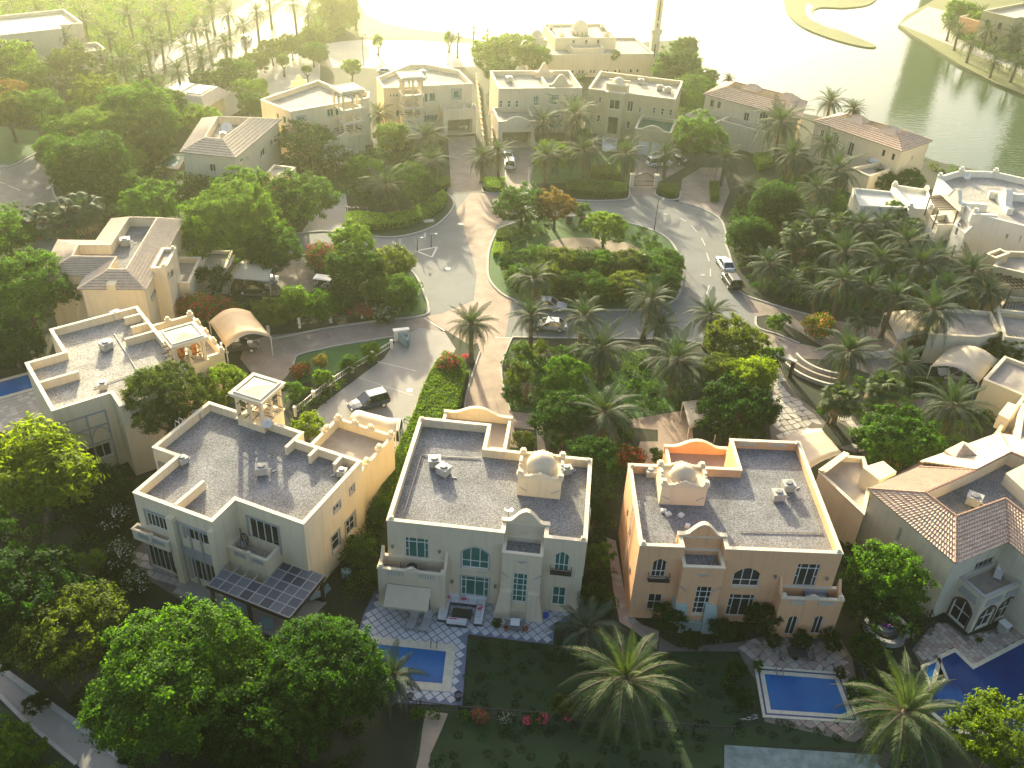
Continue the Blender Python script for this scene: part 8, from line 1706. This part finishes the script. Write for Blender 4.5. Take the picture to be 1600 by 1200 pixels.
# crown centre x, y, radius in picture pixels, foliage colour, kind
D_, MI, LI, YE, OL, RU = 'leaf_dark', 'leaf_mid', 'leaf_light', 'leaf_yellow', 'leaf_olive', 'leaf_rust'
for a in [(280, 1066, 108, MI, 'big', 5.5), (510, 1050, 88, MI, 'big', 5.5), (455, 1120, 60, MI, 'big', 4.5), (390, 1130, 75, D_, 'big', 3.5), (115, 985, 72, OL, 'mid', 4), (45, 925, 72, D_, 'mid', 4), (30, 1000, 45, D_, 'mid', 3), (60, 735, 78, YE, 'spiky', 6), (150, 770, 45, D_, 'mid', 3), (258, 622, 56, OL, 'big', 8.0), (348, 602, 38, YE, None, 5),
          (140, 880, 24, LI, None, 2), (1390, 902, 56, MI, 'mid', 5), (1360, 930, 45, D_, 'mid', 3.5), (1405, 692, 54, MI, 'mid', 3.5), (1150, 535, 42, OL, 'mid', 5), (1172, 590, 36, YE, 'spiky', 5.5), (1125, 580, 26, OL, 'mid', 5), (1150, 645, 52, D_, 'mid', 4), (1200, 640, 22, D_, 'small', 3), (1565, 1150, 62, YE, 'mid', 4), (885, 590, 33, MI, None, 4), (880, 655, 42, D_, 'mid', 4.5), (925, 715, 36, D_, 'mid', 5),
          (815, 322, 36, MI, None, 3.5), (868, 322, 30, RU, None, 4), (907, 328, 14, MI, 'small', 2.5), (945, 358, 28, LI, None, 3), (1045, 412, 22, MI, None, 2), (550, 378, 30, LI, None, 5), (553, 418, 38, D_, 'mid', 4.5), (610, 412, 34, OL, None, 3), (588, 448, 24, LI, 'small', 3), (622, 462, 30, MI, None, 2.2), (462, 478, 24, LI, 'column', 2.5), (425, 492, 26, OL, None, 2), (505, 478, 26, MI, None, 2), (540, 470, 24, D_, None, 2), (330, 438, 26, D_, 'small', 2.5),
          (360, 358, 64, LI, 'big', 5), (425, 390, 40, MI, 'mid', 4), (475, 312, 45, MI, 'mid', 4), (378, 302, 46, MI, 'mid', 4), (302, 300, 34, D_, 'mid', 3), (240, 325, 42, MI, 'mid', 4), (480, 222, 38, MI, 'mid', 4), (570, 268, 24, MI, None, 2.5), (612, 215, 24, LI, None, 4), (648, 288, 34, MI, 'mid', 3),
          (40, 455, 66, MI, 'big', 5.5), (8, 365, 40, MI, 'mid', 4), (20, 540, 40, D_, 'mid', 3), (140, 262, 52, MI, 'big', 5), (86, 240, 32, MI, 'mid', 4), (158, 212, 48, LI, 'big', 5), (212, 182, 54, MI, 'big', 6), (112, 215, 36, MI, 'mid', 4), (165, 155, 44, OL, 'mid', 5), (258, 165, 30, MI, 'mid', 4), (60, 175, 36, MI, 'mid', 5), (14, 178, 34, OL, 'mid', 5), (238, 215, 32, MI, 'mid', 4), (55, 125, 36, LI, 'mid', 4), (20, 95, 36, LI, 'mid', 5), (110, 105, 32, OL, 'mid', 5), (192, 252, 30, LI, 'mid', 3), (190, 300, 34, MI, 'mid', 3), (20, 145, 22, RU, 'mid', 5),
          (368, 117, 27, MI, None, 3), (327, 134, 26, MI, None, 3), (398, 98, 22, OL, None, 3), (425, 81, 20, OL, None, 3), (456, 73, 20, OL, None, 3), (388, 146, 24, LI, None, 3), (394, 165, 22, MI, None, 3), (408, 132, 14, LI, 'round', 2.5), (442, 94, 13, LI, 'round', 3.5), (479, 108, 9, MI, 'round', 3), (489, 84, 20, MI, None, 3), (318, 188, 28, LI, None, 3), (549, 106, 14, LI, None, 3), (490, 60, 20, OL, None, 4), (530, 20, 30, OL, None, 4),
          (768, 88, 30, LI, 'mid', 5), (802, 82, 32, LI, 'mid', 6), (835, 92, 24, MI, 'mid', 5), (783, 115, 24, MI, 'mid', 4), (1060, 100, 32, MI, 'mid', 5), (1088, 148, 32, MI, 'mid', 5), (1092, 215, 38, MI, 'mid', 5), (1072, 78, 20, D_, 'mid', 6), (1040, 112, 20, MI, 'mid', 4), (1105, 125, 18, MI, 'mid', 4), (1212, 322, 50, D_, 'round', 4), (1172, 368, 42, D_, 'round', 3), (1380, 285, 20, MI, None, 2), (1420, 282, 22, MI, None, 2), (1297, 350, 24, MI, None, 3), (1400, 335, 20, MI, None, 3),
          (1565, 545, 28, OL, None, 2.5), (1300, 640, 20, D_, None, 2), (1345, 690, 16, D_, 'small', 1.5), (1210, 505, 14, LI, 'small', 1.2), (865, 245, 26, LI, 'mid', 3), (910, 210, 14, MI, None, 1.5), (1210, 560, 18, MI, 'small', 1.8), (815, 550, 18, LI, None, 2.2), (812, 590, 24, OL, None, 2.2), (800, 615, 18, D_, None, 1.8), (845, 545, 14, YE, 'small', 1.5),
          (480, 665, 24, YE, None, 1.8), (455, 610, 18, MI, None, 1.8), (505, 590, 16, LI, 'small', 1.2), (545, 568, 16, MI, 'small', 1.2), (580, 550, 16, LI, 'small', 1.2), (592, 900, 22, D_, 'small', 1.5), (560, 860, 26, MI, 'small', 2), (600, 800, 22, MI, 'small', 2), (930, 800, 22, D_, 'small', 2.2), (935, 870, 24, MI, 'small', 2.2), (925, 930, 24, D_, 'small', 2.2), (880, 1102, 20, OL, 'small', 1.2), (1080, 1000, 16, D_, 'small', 1.2), (1042, 965, 26, D_, 'small', 1.6), (1130, 985, 20, D_, 'small', 1.6), (1190, 965, 26, D_, 'small', 1.8), (1208, 1000, 15, D_, 'small', 1), (1255, 1002, 16, D_, 'small', 1), (1298, 1002, 18, D_, 'small', 1.1),
          (1185, 1040, 9, MI, 'small', .5), (1312, 1052, 10, D_, 'small', .6), (1150, 1048, 16, MI, 'small', .9), (1162, 1090, 16, D_, 'small', .8), (1350, 1010, 26, MI, 'small', 1.5), (1340, 1080, 22, D_, 'small', 1.5), (25, 1175, 40, LI, 'mid', 1.2), (700, 760, 12, MI, 'small', 1) if 0 else (1025, 712, 14, MI, 'small', .8), (820, 690, 18, OL, 'small', .8), (1225, 500, 12, MI, 'small', 1.2), (1530, 1000, 6, MI, 'small', .6), (60, 1100, 20, D_, 'small', 1), (170, 1110, 24, D_, 'small', 1), (1500, 25, 24, LI, 'mid', 3), (1530, 38, 22, LI, 'mid', 3), (590, 66, 8, LI, 'column', 3), (702, 62, 9, LI, 'column', 3), (960, 90, 12, OL, 'small', 4), (1478, 455, 24, D_, None, 2), (1540, 500, 16, D_, None, 2), (1420, 660, 22, D_, None, 1.6), (1455, 690, 20, D_, 'small', 1.4)]:
    tree(a[0], a[1], a[2], a[3], a[4], a[5])
for i, (px, py) in enumerate([(806, 412), (838, 406), (872, 412), (905, 414), (940, 416), (975, 418), (1008, 420), (1036, 436), (850, 440), (890, 448), (930, 452), (980, 452), (1015, 452), (815, 436)]): tree(px, py, 23 + i % 3 * 3, (D_, MI, OL)[i % 3], None, 1.7)
for px, py, r, fl, z in [(507, 400, 30, 'flower_pink', 2.2), (700, 568, 20, 'flower_pink', 1.8), (318, 482, 30, 'flower_red', 1.6), (290, 478, 22, 'flower_red', 1.6), (350, 478, 22, 'flower_red', 1.6), (470, 578, 16, 'flower_red', .9), (500, 565, 12, 'flower_orange', 1), (445, 295, 26, 'flower_pink', 3), (535, 248, 28, 'flower_white', 2.5), (175, 805, 26, 'flower_white', 2), (185, 865, 24, 'flower_white', 1.6), (125, 790, 24, 'flower_white', 2), (215, 910, 22, 'flower_white', 1.2), (600, 490, 18, 'flower_white', 1.2), (575, 488, 12, 'flower_pink', 1.2),
                           (1280, 508, 26, 'flower_orange', 1.8), (1395, 720, 16, 'flower_pink', 1.5), (985, 715, 22, 'flower_red', 1.2), (750, 1118, 14, 'flower_pink', .7), (790, 1122, 12, 'flower_white', .7), (20, 155, 26, 'flower_orange', 4.5), (380, 310, 24, 'flower_pink', 3), (555, 485, 14, 'flower_pink', 1.2), (1090, 640, 12, 'flower_orange', 1)]:
    tree(px, py, r, zc=z, flower=fl)
FB = 'frond_bright'
for a in [(738, 505, 40, 5.5), (605, 290, 42, 3.5), (668, 216, 35, 6), (673, 252, 32, 5.5), (591, 178, 24, 5), (753, 246, 28, 4.5), (780, 238, 30, 5), (854, 243, 32, 5), (915, 236, 34, 5), (979, 240, 34, 5), (1043, 240, 27, 4.5), (898, 179, 42, 7), (851, 189, 27, 5), (1297, 160, 27, 6), (1335, 170, 22, 5), (1138, 122, 12, 5), (1224, 192, 44, 8), (1243, 242, 38, 6.5), (1307, 267, 42, 7), (1133, 247, 32, 5), (1169, 297, 26, 3), (1276, 297, 33, 6), (1292, 225, 26, 7),
          (1205, 412, 36, 4.5), (1320, 392, 48, 6), (1316, 440, 42, 6), (1357, 448, 38, 6), (1397, 462, 36, 6.5), (1418, 380, 42, 7), (1437, 412, 44, 6.5), (1458, 482, 52, 6.5), (1515, 425, 44, 6.5), (1375, 405, 36, 5.5), (1280, 455, 28, 3.5), (1327, 548, 50, 5), (1411, 566, 34, 4), (1485, 634, 58, 4.5), (1111, 490, 40, 5), (837, 436, 40, 6.5), (832, 493, 36, 6), (911, 492, 44, 6), (942, 545, 52, 5), (1013, 466, 44, 6), (1032, 510, 32, 4.5), (1056, 564, 58, 5), (945, 645, 62, 5), (917, 982, 52, 3.5), (610, 1058, 50, 3), (1100, 610, 34, 3.5), (1270, 345, 34, 5), (1348, 352, 34, 5.5), (1385, 350, 32, 5), (1465, 402, 38, 6), (1488, 455, 38, 6), (1245, 322, 30, 4), (1545, 455, 34, 6), (1235, 440, 26, 3), (1345, 500, 26, 3.5)]:
    palm(*a[:4], mat_='frond', dates='flower_orange' if a[0] == 1327 else None)
palm(980, 1062, 88, 5, FB, nf=48); palm(1415, 1115, 90, 6, FB, nf=48)
palm(824, 602, 27, 2.6, 'frond_dead', dead=True, nf=26)
for a in [(128, 330, 34, 5, 'frond'), (68, 345, 30, 5, 'frond'), (1247, 368, 28, 5, FB), (1260, 425, 20, 3, FB), (1316, 350, 22, 5, FB), (1421, 354, 20, 5, FB), (1384, 606, 30, 5.5, FB), (1313, 623, 28, 3.5, FB), (175, 340, 20, 3, FB), (1370, 700, 20, 1.5, FB), (96, 352, 24, 4, 'frond')]: palm(a[0], a[1], a[2], a[3], a[4], fan=True, nf=34)
for px, py, r, h in [(192, 94, 25, 8), (233, 76, 25, 8), (314, 88, 26, 7.5), (277, 108, 26, 7.5), (354, 68, 25, 8), (324, 44, 24, 8), (304, 46, 24, 8), (354, 22, 22, 8), (460, 5, 22, 8), (125, 78, 25, 7), (145, 108, 24, 6), (81, 101, 24, 6), (223, 125, 24, 5), (169, 57, 22, 7), (236, 37, 22, 7), (203, 20, 22, 7), (100, 60, 22, 6), (262, 15, 22, 7), (130, 30, 22, 7), (330, 8, 22, 7), (400, 18, 22, 8), (290, 72, 22, 7), (250, 60, 22, 7), (420, -8, 22, 8), (480, 22, 20, 7), (516, 8, 20, 6), (160, 90, 22, 6), (95, 130, 22, 5), (30, 70, 22, 5), (740, 48, 14, 5), (762, 52, 13, 5), (715, 56, 12, 5),
                     (1500, 48, 20, 5), (1520, 66, 22, 5), (1545, 48, 22, 5), (1562, 72, 22, 5), (1585, 55, 22, 5), (1590, 95, 22, 5), (1488, 34, 18, 5), (1555, 95, 20, 4), (1572, 30, 20, 5), (1610, 75, 22, 5), (1535, 20, 18, 4), (380, 40, 20, 7), (60, 20, 20, 6), (555, 20, 14, 4)]:
    palm(px, py, r, h, 'frond', joined=True)
flush_labels()
# flat drifts of fallen leaves and pebbles on beds are left to the ground material
leaf_mass('lawn_grass', [(731, 1000), (1020, 996), (1150, 1030), (1175, 1110), (1370, 1140), (1370, 1162), (1132, 1160), (1132, 1215), (640, 1215), (722, 1110)], H(.02, .05), 90, .05, ('lawn', 'lawn', 'lawn_bright'), 77, .95)
